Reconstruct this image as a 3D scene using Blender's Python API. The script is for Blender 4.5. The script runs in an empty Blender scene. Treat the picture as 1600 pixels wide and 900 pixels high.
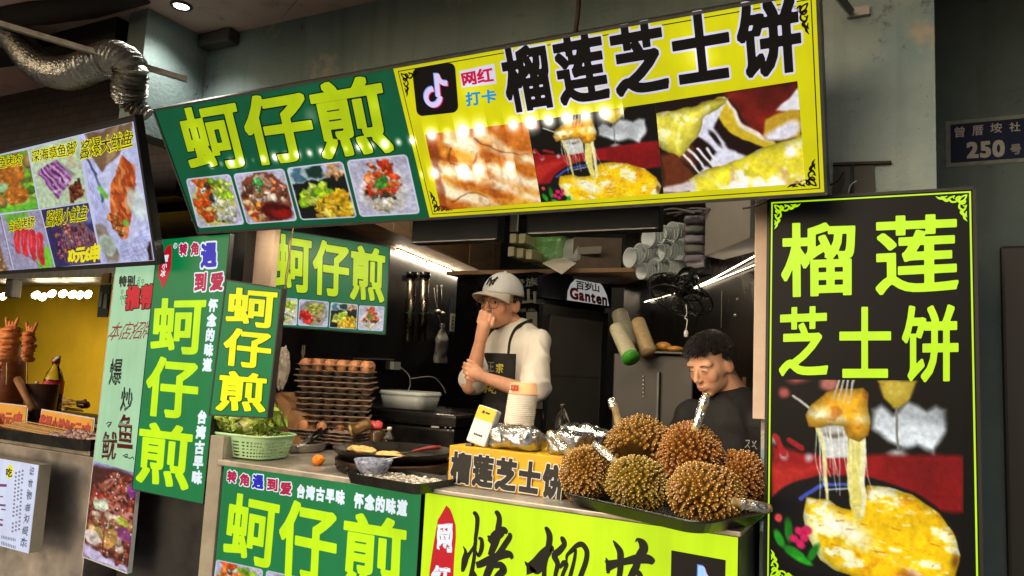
import bpy, bmesh, math, random
import numpy as np
from mathutils import Vector, Matrix, noise as mnoise

# ------------------------------------------------------------------ camera, world, light, exposure
sc = bpy.context.scene
COL = sc.collection
F_PX = 1155.0
RIGHT = Vector((0.89043687, 0.45249853, 0.0486545))
DOWN = Vector((-0.00590998, 0.11839573, -0.9929489))
FWD = Vector((-0.4550684, 0.88387077, 0.10809818))
CAM = Vector((0, 0, 1.38))
cam_d = bpy.data.cameras.new('camera')
cam_d.sensor_width = 36.0
cam_d.lens = F_PX / 1600 * 36
cam_d.clip_start = 0.05
cam_d.clip_end = 500
cam = bpy.data.objects.new('camera', cam_d)
COL.objects.link(cam)
cam.matrix_world = Matrix(((RIGHT.x, -DOWN.x, -FWD.x, CAM.x), (RIGHT.y, -DOWN.y, -FWD.y, CAM.y),
                           (RIGHT.z, -DOWN.z, -FWD.z, CAM.z), (0, 0, 0, 1)))
sc.camera = cam

world = bpy.data.worlds.new('World')
sc.world = world
world.use_nodes = True
wn = world.node_tree
sky = wn.nodes.new('ShaderNodeTexSky')
sky.sky_type = 'NISHITA'
sky.sun_disc = False
sky.sun_elevation = math.radians(16)
sky.sun_rotation = math.radians(200)
sky.air_density = .7
sky.dust_density = 5.0
sky.ozone_density = .4
wn.links.new(sky.outputs[0], wn.nodes['Background'].inputs[0])
wn.nodes['Background'].inputs[1].default_value = 0.145
sc.view_settings.view_transform = 'Standard'
sc.view_settings.look = 'None'
sc.view_settings.exposure = 0.0
sc.view_settings.gamma = 1.0
sc.cycles.use_denoising = True
sc.cycles.max_bounces = 6
sc.cycles.diffuse_bounces = 3
sc.cycles.glossy_bounces = 3
sc.cycles.transmission_bounces = 6
sc.cycles.transparent_max_bounces = 12
sc.cycles.sample_clamp_indirect = 4.0
sc.cycles.caustics_reflective = False
sc.cycles.caustics_refractive = False

# ------------------------------------------------------------------ small helpers
R = random.Random(7)

def ray(px, py):
    return RIGHT * (px - 800) + DOWN * (py - 450) + FWD * F_PX

def P(px, py, x=None, y=None, z=None):
    d = ray(px, py)
    if x is not None: t = (x - CAM.x) / d.x
    elif y is not None: t = (y - CAM.y) / d.y
    else: t = (z - CAM.z) / d.z
    return CAM + d * t

def lin(c):
    return tuple(((v / 255.0) / 12.92 if v / 255.0 <= .04045 else ((v / 255.0 + .055) / 1.055) ** 2.4) for v in c)

def tag(o, label=None, cat=None, group=None, kind=None):
    if label: o['label'] = label
    if cat: o['category'] = cat
    if group: o['group'] = group
    if kind: o['kind'] = kind
    return o

def thing(name, label, cat, loc=(0, 0, 0), group=None):
    o = bpy.data.objects.new(name, None)
    COL.objects.link(o)
    o.location = Vector(loc)
    o.empty_display_size = .05
    return tag(o, label, cat, group)

def wloc(o):
    v = Vector((0, 0, 0))
    while o is not None:
        v += o.location
        o = o.parent
    return v

def copy_tree(o, delta, parent=None, rz=0.0):
    c = o.copy()
    COL.objects.link(c)
    if parent is None:
        c.location = o.location + Vector(delta)
        if rz: c.rotation_euler.z += rz
    c.parent = parent
    for ch in list(o.children):
        copy_tree(ch, (0, 0, 0), c)
    return c

# ------------------------------------------------------------------ materials
MATS = {}

def nmat(name):
    m = bpy.data.materials.new(name)
    m.use_nodes = True
    return m, m.node_tree, m.node_tree.nodes['Principled BSDF']

def mat(name, col, rough=.5, metal=0.0, noise=0.0, nscale=20.0, bump=0.0, bscale=60.0, spec=.5, rvar=0.0, stretch=(1, 1, 1),
        trans=0.0, ior=1.45, alpha=1.0, emit=None, emit_s=0.0, sub=0.0, col2=None, coat=0.0):
    if name in MATS: return MATS[name]
    m, nt, b = nmat(name)
    L = nt.links
    c = lin(col)
    b.inputs['Base Color'].default_value = (*c, 1)
    b.inputs['Roughness'].default_value = rough
    b.inputs['Metallic'].default_value = metal
    b.inputs['Specular IOR Level'].default_value = spec
    b.inputs['Transmission Weight'].default_value = trans
    b.inputs['IOR'].default_value = ior
    b.inputs['Alpha'].default_value = alpha
    b.inputs['Coat Weight'].default_value = coat
    if sub:
        b.inputs['Subsurface Weight'].default_value = sub
        b.inputs['Subsurface Radius'].default_value = (.012, .005, .003)
        b.inputs['Subsurface Scale'].default_value = 1.0
    if emit:
        b.inputs['Emission Color'].default_value = (*lin(emit), 1)
        b.inputs['Emission Strength'].default_value = emit_s
    if noise or bump or rvar:
        tc = nt.nodes.new('ShaderNodeTexCoord')
        mp = nt.nodes.new('ShaderNodeMapping')
        mp.inputs['Scale'].default_value = stretch
        L.new(tc.outputs['Object'], mp.inputs['Vector'])
    if noise or rvar:
        n = nt.nodes.new('ShaderNodeTexNoise')
        n.inputs['Scale'].default_value = nscale
        n.inputs['Detail'].default_value = 6
        n.inputs['Roughness'].default_value = .65
        L.new(mp.outputs[0], n.inputs['Vector'])
        if noise:
            rp = nt.nodes.new('ShaderNodeValToRGB')
            d = lin(col2) if col2 else tuple(v * (1 - noise) for v in c)
            u = c if col2 else tuple(min(1, v * (1 + noise * .6)) for v in c)
            rp.color_ramp.elements[0].color = (*d, 1)
            rp.color_ramp.elements[1].color = (*u, 1)
            rp.color_ramp.elements[0].position = .32
            rp.color_ramp.elements[1].position = .68
            L.new(n.outputs[0], rp.inputs[0])
            L.new(rp.outputs[0], b.inputs['Base Color'])
        if rvar:
            mr = nt.nodes.new('ShaderNodeMapRange')
            mr.inputs['From Min'].default_value = .3
            mr.inputs['From Max'].default_value = .7
            mr.inputs['To Min'].default_value = max(.03, rough - rvar)
            mr.inputs['To Max'].default_value = min(1, rough + rvar)
            L.new(n.outputs[0], mr.inputs[0])
            L.new(mr.outputs[0], b.inputs['Roughness'])
    if bump:
        n2 = nt.nodes.new('ShaderNodeTexNoise')
        n2.inputs['Scale'].default_value = bscale
        n2.inputs['Detail'].default_value = 5
        L.new(mp.outputs[0], n2.inputs['Vector'])
        bp = nt.nodes.new('ShaderNodeBump')
        bp.inputs['Strength'].default_value = bump
        bp.inputs['Distance'].default_value = .01
        L.new(n2.outputs[0], bp.inputs['Height'])
        L.new(bp.outputs[0], b.inputs['Normal'])
    MATS[name] = m
    return m

def glow(name, col, strength=1.0, attr=False, leds=None, base=.14, rough=.35, panel=None, led_gain=1.0, unlit=False, spec=.3, streak=.28):
    """face of a backlit sign: printed colour that gives off light; leds = rows of lamps that show through it"""
    if name in MATS: return MATS[name]
    m, nt, b = nmat(name)
    L = nt.links
    b.inputs['Roughness'].default_value = rough
    b.inputs['Specular IOR Level'].default_value = spec
    if attr:
        a = nt.nodes.new('ShaderNodeAttribute')
        a.attribute_name = 'Col'
        cs = a.outputs['Color']
    else:
        rgb = nt.nodes.new('ShaderNodeRGB')
        rgb.outputs[0].default_value = (*lin(col), 1)
        cs = rgb.outputs[0]
    dk = nt.nodes.new('ShaderNodeVectorMath')
    dk.operation = 'SCALE'
    dk.inputs['Scale'].default_value = 1.0 if unlit else base
    L.new(cs, dk.inputs[0])
    L.new(dk.outputs[0], b.inputs['Base Color'])
    MATS[name] = m
    if unlit: return m
    L.new(cs, b.inputs['Emission Color'])
    def math_(op, x, y=None):
        nd = nt.nodes.new('ShaderNodeMath')
        nd.operation = op
        for i, v in enumerate((x, y)):
            if v is None: continue
            if isinstance(v, (int, float)): nd.inputs[i].default_value = v
            else: L.new(v, nd.inputs[i])
        return nd.outputs[0]
    # lamps behind the face are uneven; vertical bands paint fold shading into the glow
    geo = nt.nodes.new('ShaderNodeNewGeometry')
    nz = nt.nodes.new('ShaderNodeTexNoise')
    nz.inputs['Scale'].default_value = 5.0
    nz.inputs['Detail'].default_value = 5.0
    L.new(geo.outputs['Position'], nz.inputs['Vector'])
    mpz = nt.nodes.new('ShaderNodeMapping'); mpz.inputs['Scale'].default_value = (26, 26, 1.6)
    L.new(geo.outputs['Position'], mpz.inputs[0])
    nz2 = nt.nodes.new('ShaderNodeTexNoise'); nz2.inputs['Scale'].default_value = 1.0; nz2.inputs['Detail'].default_value = 2.0
    L.new(mpz.outputs[0], nz2.inputs['Vector'])
    band = math_('ADD', math_('MULTIPLY', nz2.outputs[0], streak), 1 - streak / 2)
    s = math_('MULTIPLY', math_('MULTIPLY', math_('ADD', math_('MULTIPLY', nz.outputs[0], .5), .75), band), strength)
    if leds:
        o, ex, ey = panel.o, panel.ex, panel.ey
        sub = nt.nodes.new('ShaderNodeVectorMath'); sub.operation = 'SUBTRACT'
        L.new(geo.outputs['Position'], sub.inputs[0]); sub.inputs[1].default_value = o
        def dot(v):
            nd = nt.nodes.new('ShaderNodeVectorMath'); nd.operation = 'DOT_PRODUCT'
            L.new(sub.outputs[0], nd.inputs[0]); nd.inputs[1].default_value = v
            return nd.outputs['Value']
        S, T = dot(ex), dot(ey)
        for (s0, s1, t0, pitch, rad, gain) in leds:
            # distance to the nearest lamp of the row
            q = math_('DIVIDE', math_('SUBTRACT', S, s0), pitch)
            fr = math_('MULTIPLY', math_('SUBTRACT', math_('FRACT', q), .5), pitch)
            dt = math_('SUBTRACT', T, t0)
            r2 = math_('ADD', math_('MULTIPLY', fr, fr), math_('MULTIPLY', dt, dt))
            g1 = math_('EXPONENT', math_('MULTIPLY', r2, -1.0 / (rad * rad)))
            g2 = math_('MULTIPLY', math_('EXPONENT', math_('MULTIPLY', r2, -1.0 / (9 * rad * rad))), .16)
            g = math_('ADD', g1, g2)
            inside = math_('MULTIPLY', math_('GREATER_THAN', S, s0), math_('LESS_THAN', S, s1))
            wn_ = nt.nodes.new('ShaderNodeTexWhiteNoise'); wn_.noise_dimensions = '1D'
            L.new(math_('FLOOR', q), wn_.inputs['W'])
            amp = math_('ADD', math_('POWER', wn_.outputs['Value'], 1.4), .12)
            g = math_('MULTIPLY', math_('MULTIPLY', g, inside), math_('MULTIPLY', amp, gain * led_gain))
            s = math_('ADD', s, g)
    if leds:
        gsum = math_('SUBTRACT', s, strength * .75)
        wf = math_('MINIMUM', math_('MULTIPLY', math_('MAXIMUM', math_('SUBTRACT', gsum, strength * .5), 0.0), .28), .8)
        mx = nt.nodes.new('ShaderNodeMix'); mx.data_type = 'RGBA'
        L.new(wf, mx.inputs[0]); L.new(cs, mx.inputs[6]); mx.inputs[7].default_value = (1, .98, .8, 1)
        L.new(mx.outputs[2], b.inputs['Emission Color'])
    L.new(s, b.inputs['Emission Strength'])
    return m

# ------------------------------------------------------------------ mesh collector
class MB:
    def __init__(s):
        s.v = []; s.f = []; s.mi = []; s.sm = []
    def add(s, vs, fs, mi=0, smooth=False):
        n = len(s.v)
        s.v += [Vector(v) for v in vs]
        for f in fs:
            s.f.append([i + n for i in f]); s.mi.append(mi); s.sm.append(smooth)
        return s
    def box(s, c, d, rz=0.0, M=None, bev=0.0, mi=0):
        bm = bmesh.new()
        bmesh.ops.create_cube(bm, size=1.0)
        for v in bm.verts: v.co = Vector((v.co.x * d[0], v.co.y * d[1], v.co.z * d[2]))
        if bev:
            bmesh.ops.bevel(bm, geom=bm.edges[:], offset=bev, segments=2, affect='EDGES', profile=.6)
        if M is None: M = Matrix.Rotation(rz, 3, 'Z')
        bm.verts.index_update()
        s.add([M @ v.co + Vector(c) for v in bm.verts], [[v.index for v in f.verts] for f in bm.faces], mi)
        bm.free()
        return s
    def hexa(s, p, mi=0):   # eight corners: bottom 4 ccw, top 4 ccw
        return s.add(p, [(0, 3, 2, 1), (4, 5, 6, 7), (0, 1, 5, 4), (1, 2, 6, 5), (2, 3, 7, 6), (3, 0, 4, 7)], mi)
    def tube(s, pts, rad, seg=10, cap=True, mi=0, smooth=True, flat=1.0):
        pts = [Vector(p) for p in pts]
        n = len(pts)
        rs = rad if isinstance(rad, (list, tuple)) else [rad] * n
        up = None; vs = []; fs = []
        for i, p in enumerate(pts):
            t = (pts[min(i + 1, n - 1)] - pts[max(i - 1, 0)])
            t = t.normalized() if t.length > 1e-9 else Vector((0, 0, 1))
            if up is None:
                up = Vector((0, 0, 1)) if abs(t.z) < .9 else Vector((1, 0, 0))
            a = t.cross(up)
            if a.length < 1e-6: a = t.cross(Vector((1, 0, .1)))
            a.normalize(); b_ = a.cross(t).normalized(); up = b_
            for k in range(seg):
                th = 2 * math.pi * k / seg
                vs.append(p + (a * math.cos(th) + b_ * math.sin(th) * flat) * rs[i])
        for i in range(n - 1):
            for k in range(seg):
                k2 = (k + 1) % seg
                fs.append((i * seg + k, i * seg + k2, (i + 1) * seg + k2, (i + 1) * seg + k))
        if cap:
            fs.append(tuple(range(seg - 1, -1, -1))); fs.append(tuple((n - 1) * seg + k for k in range(seg)))
        return s.add(vs, fs, mi, smooth)
    def lathe(s, c, prof, seg=32, M=None, mi=0, smooth=True, closed=False, arc=None):
        c = Vector(c); vs = []; fs = []
        M = M or Matrix.Identity(3)
        for (r, z) in prof:
            for k in range(seg):
                th = 2 * math.pi * k / seg
                vs.append(c + M @ Vector((r * math.cos(th), r * math.sin(th), z)))
        for i in range(len(prof) - 1):
            for k in range(seg):
                k2 = (k + 1) % seg
                fs.append((i * seg + k, i * seg + k2, (i + 1) * seg + k2, (i + 1) * seg + k))
        if prof[0][0] > 1e-5: fs.append(tuple(range(seg - 1, -1, -1)))
        if prof[-1][0] > 1e-5 and not closed: fs.append(tuple((len(prof) - 1) * seg + k for k in range(seg)))
        return s.add(vs, fs, mi, smooth)
    def ball(s, c, r, M=None, u=20, w=12, mi=0, fn=None):
        c = Vector(c); M = M or Matrix.Identity(3); vs = []; fs = []
        r = (r, r, r) if isinstance(r, (int, float)) else r
        for j in range(w + 1):
            ph = math.pi * j / w
            for i in range(u):
                th = 2 * math.pi * i / u
                q = Vector((math.sin(ph) * math.cos(th), math.sin(ph) * math.sin(th), math.cos(ph)))
                k = fn(q) if fn else 1.0
                vs.append(c + M @ Vector((q.x * r[0] * k, q.y * r[1] * k, q.z * r[2] * k)))
        for j in range(w):
            for i in range(u):
                i2 = (i + 1) % u
                fs.append((j * u + i, (j + 1) * u + i, (j + 1) * u + i2, j * u + i2))
        return s.add(vs, fs, mi, True)
    def caps(s, a, b, ra, rb, seg=14, mi=0):   # tapered capsule, closed
        a = Vector(a); b = Vector(b)
        d = (b - a).normalized() if (b - a).length > 1e-9 else Vector((0, 0, 1))
        pts = []; rs = []
        for k in range(6):
            th = math.pi / 2 * k / 5
            pts.append(a - d * ra * math.cos(th)); rs.append(max(1e-4, ra * math.sin(th)))
        for k in range(6):
            th = math.pi / 2 * k / 5
            pts.append(b + d * rb * math.sin(th)); rs.append(max(1e-4, rb * math.cos(th)))
        return s.tube(pts, rs, seg, True, mi)
    def build(s, name, mats, parent=None, weld=False):
        off = wloc(parent) if parent is not None else Vector((0, 0, 0))
        me = bpy.data.meshes.new(name)
        me.from_pydata([v - off for v in s.v], [], s.f)
        if not isinstance(mats, (list, tuple)): mats = [mats]
        for m in mats: me.materials.append(m)
        me.polygons.foreach_set('material_index', s.mi)
        me.polygons.foreach_set('use_smooth', s.sm)
        me.update()
        o = bpy.data.objects.new(name, me)
        COL.objects.link(o)
        o.parent = parent
        return o

def single(mb, name, mats, label, cat, group=None, base=None):
    """a thing that is one mesh; its origin goes to the base point"""
    if base is None:
        xs = [v for v in mb.v]
        base = Vector((sum(v.x for v in xs) / len(xs), sum(v.y for v in xs) / len(xs), min(v.z for v in xs)))
    base = Vector(base)
    mb.v = [v - base for v in mb.v]
    o = mb.build(name, mats)
    o.location = base
    return tag(o, label, cat, group)

def smooth_pts(pts, k=8):
    """Catmull-Rom through points of any dimension"""
    pts = [np.array(p, float) for p in pts]
    q = [pts[0] * 2 - pts[1]] + pts + [pts[-1] * 2 - pts[-2]]
    out = []
    for i in range(1, len(q) - 2):
        p0, p1, p2, p3 = q[i - 1:i + 3]
        for j in range(k):
            t = j / k
            out.append(.5 * (2 * p1 + (p2 - p0) * t + (2 * p0 - 5 * p1 + 4 * p2 - p3) * t * t + (3 * p1 - p0 - 3 * p2 + p3) * t ** 3))
    out.append(pts[-1])
    return out

# ------------------------------------------------------------------ flat panels: local metric frame on a real plane
class Panel:
    def __init__(s, o, ex, ey):
        s.o = Vector(o); s.ex = Vector(ex).normalized()
        ey = Vector(ey); s.ey = (ey - s.ex * ey.dot(s.ex)).normalized()
        s.n = s.ex.cross(s.ey).normalized()
    def L(s, px, py):
        d = ray(px, py)
        t = (s.o - CAM).dot(s.n) / d.dot(s.n)
        q = CAM + d * t - s.o
        return np.array((q.dot(s.ex), q.dot(s.ey)))
    def W(s, p, h=0.0):
        return s.o + s.ex * float(p[0]) + s.ey * float(p[1]) + s.n * h
    def Q(s, quad):            # four picture corners TL TR BR BL -> local
        return [s.L(*q) for q in quad]

def bil(Q, u, v):              # u right, v down
    return (Q[0] * (1 - u) + Q[1] * u) * (1 - v) + (Q[3] * (1 - u) + Q[2] * u) * v

def sub_(quad, sx, sy, ox=0.0, oy=0.0):
    return [(ox + x / sx, oy + y / sy) for x, y in quad]

def slab(mb, panel, pts, h0, h1, mi=0):
    """prism: local outline pts between heights h0 and h1"""
    n = len(pts)
    a = sum(pts[i][0] * pts[(i + 1) % n][1] - pts[(i + 1) % n][0] * pts[i][1] for i in range(n))
    if a < 0: pts = pts[::-1]
    vs = [panel.W(p, h0) for p in pts] + [panel.W(p, h1) for p in pts]
    fs = [tuple(range(n - 1, -1, -1)), tuple(range(n, 2 * n))] + [(i, (i + 1) % n, n + (i + 1) % n, n + i) for i in range(n)]
    mb.add(vs, fs, mi)
    return mb

def flat(mb, panel, pts, h, mi=0):
    n = len(pts)
    a = sum(pts[i][0] * pts[(i + 1) % n][1] - pts[(i + 1) % n][0] * pts[i][1] for i in range(n))
    if a < 0: pts = pts[::-1]
    mb.add([panel.W(p, h) for p in pts], [tuple(range(n))], mi)
    return mb

def flat_grid(mb, panel, Q, h, nu=8, nv=8, mi=0):
    vs = []; fs = []
    for j in range(nv + 1):
        for i in range(nu + 1):
            vs.append(panel.W(bil(Q, i / nu, j / nv), h))
    for j in range(nv):
        for i in range(nu):
            a = j * (nu + 1) + i
            fs.append((a, a + nu + 1, a + nu + 2, a + 1))
    mb.add(vs, fs, mi)
    return mb

def ribbon(mb, panel, pts, h, k=8, mi=0):
    """brush stroke: (s, t, width) in local metres"""
    q = smooth_pts(pts, k)
    vs = []; fs = []
    for i, p in enumerate(q):
        d = q[min(i + 1, len(q) - 1)][:2] - q[max(i - 1, 0)][:2]
        L_ = math.hypot(*d) or 1.0
        nrm = np.array((-d[1], d[0])) / L_
        w = max(p[2], 1e-5) / 2
        vs += [panel.W(p[:2] + nrm * w, h), panel.W(p[:2] - nrm * w, h)]
    for i in range(len(q) - 1):
        fs.append((2 * i, 2 * i + 1, 2 * i + 3, 2 * i + 2))
    mb.add(vs, fs, mi)
    return mb

# ------------------------------------------------------------------ lettering
_seg = {}

def glyph_segments(ch):
    if ch in _seg: return _seg[ch]
    cu = bpy.data.curves.new('glyph', 'FONT')
    cu.body = ch; cu.fill_mode = 'NONE'; cu.resolution_u = 3
    o = bpy.data.objects.new('glyph', cu)
    COL.objects.link(o)
    dg = bpy.context.evaluated_depsgraph_get()
    dg.update()
    me = bpy.data.meshes.new_from_object(o.evaluated_get(dg), depsgraph=dg)
    v = np.array([p.co[:2] for p in me.vertices]); e = np.array([tuple(d.vertices) for d in me.edges])
    bpy.data.objects.remove(o); bpy.data.curves.remove(cu); bpy.data.meshes.remove(me)
    _seg[ch] = (v[e[:, 0]], v[e[:, 1]])
    return _seg[ch]

_sdf = {}

def glyph_sdf(ch, n):
    if (ch, n) in _sdf: return _sdf[(ch, n)]
    A, B = glyph_segments(ch)
    lo = np.minimum(A.min(0), B.min(0)); hi = np.maximum(A.max(0), B.max(0))
    m = .13
    lo = lo - m; hi = hi + m
    step = (hi - lo).max() / n
    nx, ny = int((hi[0] - lo[0]) / step) + 2, int((hi[1] - lo[1]) / step) + 2
    gx = (lo[0] + np.arange(nx) * step).astype(np.float32); gy = (lo[1] + np.arange(ny) * step).astype(np.float32)
    X, Y = np.meshgrid(gx, gy)
    d2 = np.full(X.shape, 9.0, np.float32); ins = np.zeros(X.shape, bool)
    for a, b in zip(A.astype(np.float32), B.astype(np.float32)):
        e = b - a; L2 = float(e @ e)
        if L2 < 1e-12: continue
        t = np.clip(((X - a[0]) * e[0] + (Y - a[1]) * e[1]) / L2, 0, 1)
        d2 = np.minimum(d2, (X - a[0] - t * e[0]) ** 2 + (Y - a[1] - t * e[1]) ** 2)
        if a[1] != b[1]:
            row = (a[1] > gy) != (b[1] > gy)
            xi = a[0] + (gy - a[1]) / (b[1] - a[1]) * e[0]
            ins[row] ^= (gx[None, :] < xi[row][:, None])
    d = np.sqrt(d2); d[ins] *= -1
    _sdf[(ch, n)] = (gx, gy, d, step)
    return _sdf[(ch, n)]

_gm = {}

def glyph_mesh(ch, bold=.035, grow=0.0, n=72):
    """filled outline of one character, thickened squarely by bold and roundly by grow (em)"""
    key = (ch, bold, grow, n)
    if key in _gm: return _gm[key]
    gx, gy, d, st = glyph_sdf(ch, n)
    r = int(round(bold * .7 / st))
    if r > 0:
        pd = np.pad(d, r, mode='edge')
        a = np.min([pd[:, k:k + d.shape[1]] for k in range(2 * r + 1)], 0)
        d2 = np.min([a[k:k + d.shape[0], :] for k in range(2 * r + 1)], 0)
    else: d2 = d
    d2 = d2 - (bold - r * st) - grow
    d2[0, :] = d2[-1, :] = 1; d2[:, 0] = d2[:, -1] = 1
    vs = []; fs = []; vid = {}
    ins = d2 < 0
    ny, nx = d2.shape
    def cv(j, i):
        k = (j, i)
        if k not in vid:
            vid[k] = len(vs); vs.append((gx[i], gy[j]))
        return vid[k]
    def ev(j, i, j2, i2):
        if (j2, i2) < (j, i): j, i, j2, i2 = j2, i2, j, i
        k = (j, i, j2, i2)
        if k not in vid:
            a, b = d2[j, i], d2[j2, i2]; t = a / (a - b)
            vid[k] = len(vs); vs.append((gx[i] + (gx[i2] - gx[i]) * t, gy[j] + (gy[j2] - gy[j]) * t))
        return vid[k]
    cnt = ins[:-1, :-1].astype(int) + ins[1:, :-1] + ins[:-1, 1:] + ins[1:, 1:]
    for j in range(ny - 1):
        i = 0
        row = cnt[j]
        while i < nx - 1:
            c = row[i]
            if c == 0: i += 1; continue
            if c == 4:
                i0 = i
                while i < nx - 1 and row[i] == 4: i += 1
                fs.append((cv(j, i0), cv(j, i), cv(j + 1, i), cv(j + 1, i0)))
                continue
            q = [(j, i), (j, i + 1), (j + 1, i + 1), (j + 1, i)]
            poly = []
            for k in range(4):
                a, b = q[k], q[(k + 1) % 4]
                if ins[a]: poly.append(cv(*a))
                if ins[a] != ins[b]: poly.append(ev(*a, *b))
            if len(poly) >= 3: fs.append(tuple(poly))
            i += 1
    vs = np.array(vs) if vs else np.zeros((0, 2))
    A, B = glyph_segments(ch)
    ink = (np.minimum(A.min(0), B.min(0)), np.maximum(A.max(0), B.max(0)))
    _gm[key] = (vs, fs, ink)
    return _gm[key]

def text(mb, panel, s, quad, h, bold=.035, grow=0.0, n=72, vert=False, px=True, gap=.04, warp=None, mi=0, em=False):
    """set s so that its ink fills quad (picture corners or local ones) on the panel"""
    Q = panel.Q(quad) if px else [np.array(q, float) for q in quad]
    chars = [c for c in s]
    cur = 0.0; items = []
    for c in chars:
        if c == ' ':
            cur += .5; continue
        vs, fs, (lo, hi) = glyph_mesh(c, bold, grow, n)
        b = bold
        if vert:
            hgt = (hi[1] - lo[1]) + 2 * b
            items.append((vs - np.array(((lo[0] + hi[0]) / 2, hi[1] + b)), fs, cur)); cur += hgt + gap
        else:
            w = (hi[0] - lo[0]) + 2 * b
            if em:
                items.append((vs - np.array((-.5 * 0, 0)), fs, cur)); cur += .92
            else:
                items.append((vs - np.array((lo[0] - b, 0)), fs, cur)); cur += w + gap
    allv = []
    for vs, fs, c in items:
        allv.append(vs + (np.array((0, -c)) if vert else np.array((c, 0))))
    g = grow
    cat = np.concatenate(allv)
    lo = cat.min(0) + g; hi = cat.max(0) - g
    for (vs, fs, c), v in zip(items, allv):
        u = (v[:, 0] - lo[0]) / (hi[0] - lo[0]); w = 1 - (v[:, 1] - lo[1]) / (hi[1] - lo[1])
        if warp: u, w = warp(u, w)
        pts = [panel.W((Q[0] * (1 - a) + Q[1] * a) * (1 - b) + (Q[3] * (1 - a) + Q[2] * a) * b, h) for a, b in zip(u, w)]
        mb.add(pts, fs, mi)
    return mb

def brushy(seed, amp=.03, shear=0.0):
    def f(u, w):
        du = np.array([mnoise.noise(Vector((a * 5 + seed, b * 5, 1.7))) for a, b in zip(u, w)])
        dw = np.array([mnoise.noise(Vector((a * 5, b * 5 + seed, 9.1))) for a, b in zip(u, w)])
        return u + du * amp + shear * (.5 - w), w + dw * amp
    return f

# ------------------------------------------------------------------ printed pictures: painted on a fine grid of vertices
def _vn(h, w, fx, fy, seed):
    r = np.random.RandomState(seed)
    g = r.rand(int(fy) + 3, int(fx) + 3)
    x = np.linspace(0, fx, w); y = np.linspace(0, fy, h)
    xi = x.astype(int); yi = y.astype(int)
    tx = x - xi; ty = y - yi
    tx = tx * tx * (3 - 2 * tx); ty = ty * ty * (3 - 2 * ty)
    a = g[np.ix_(yi, xi)]; b = g[np.ix_(yi, xi + 1)]; c = g[np.ix_(yi + 1, xi)]; d = g[np.ix_(yi + 1, xi + 1)]
    return (a * (1 - tx) + b * tx) * (1 - ty)[:, None] + (c * (1 - tx) + d * tx) * ty[:, None]

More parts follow.
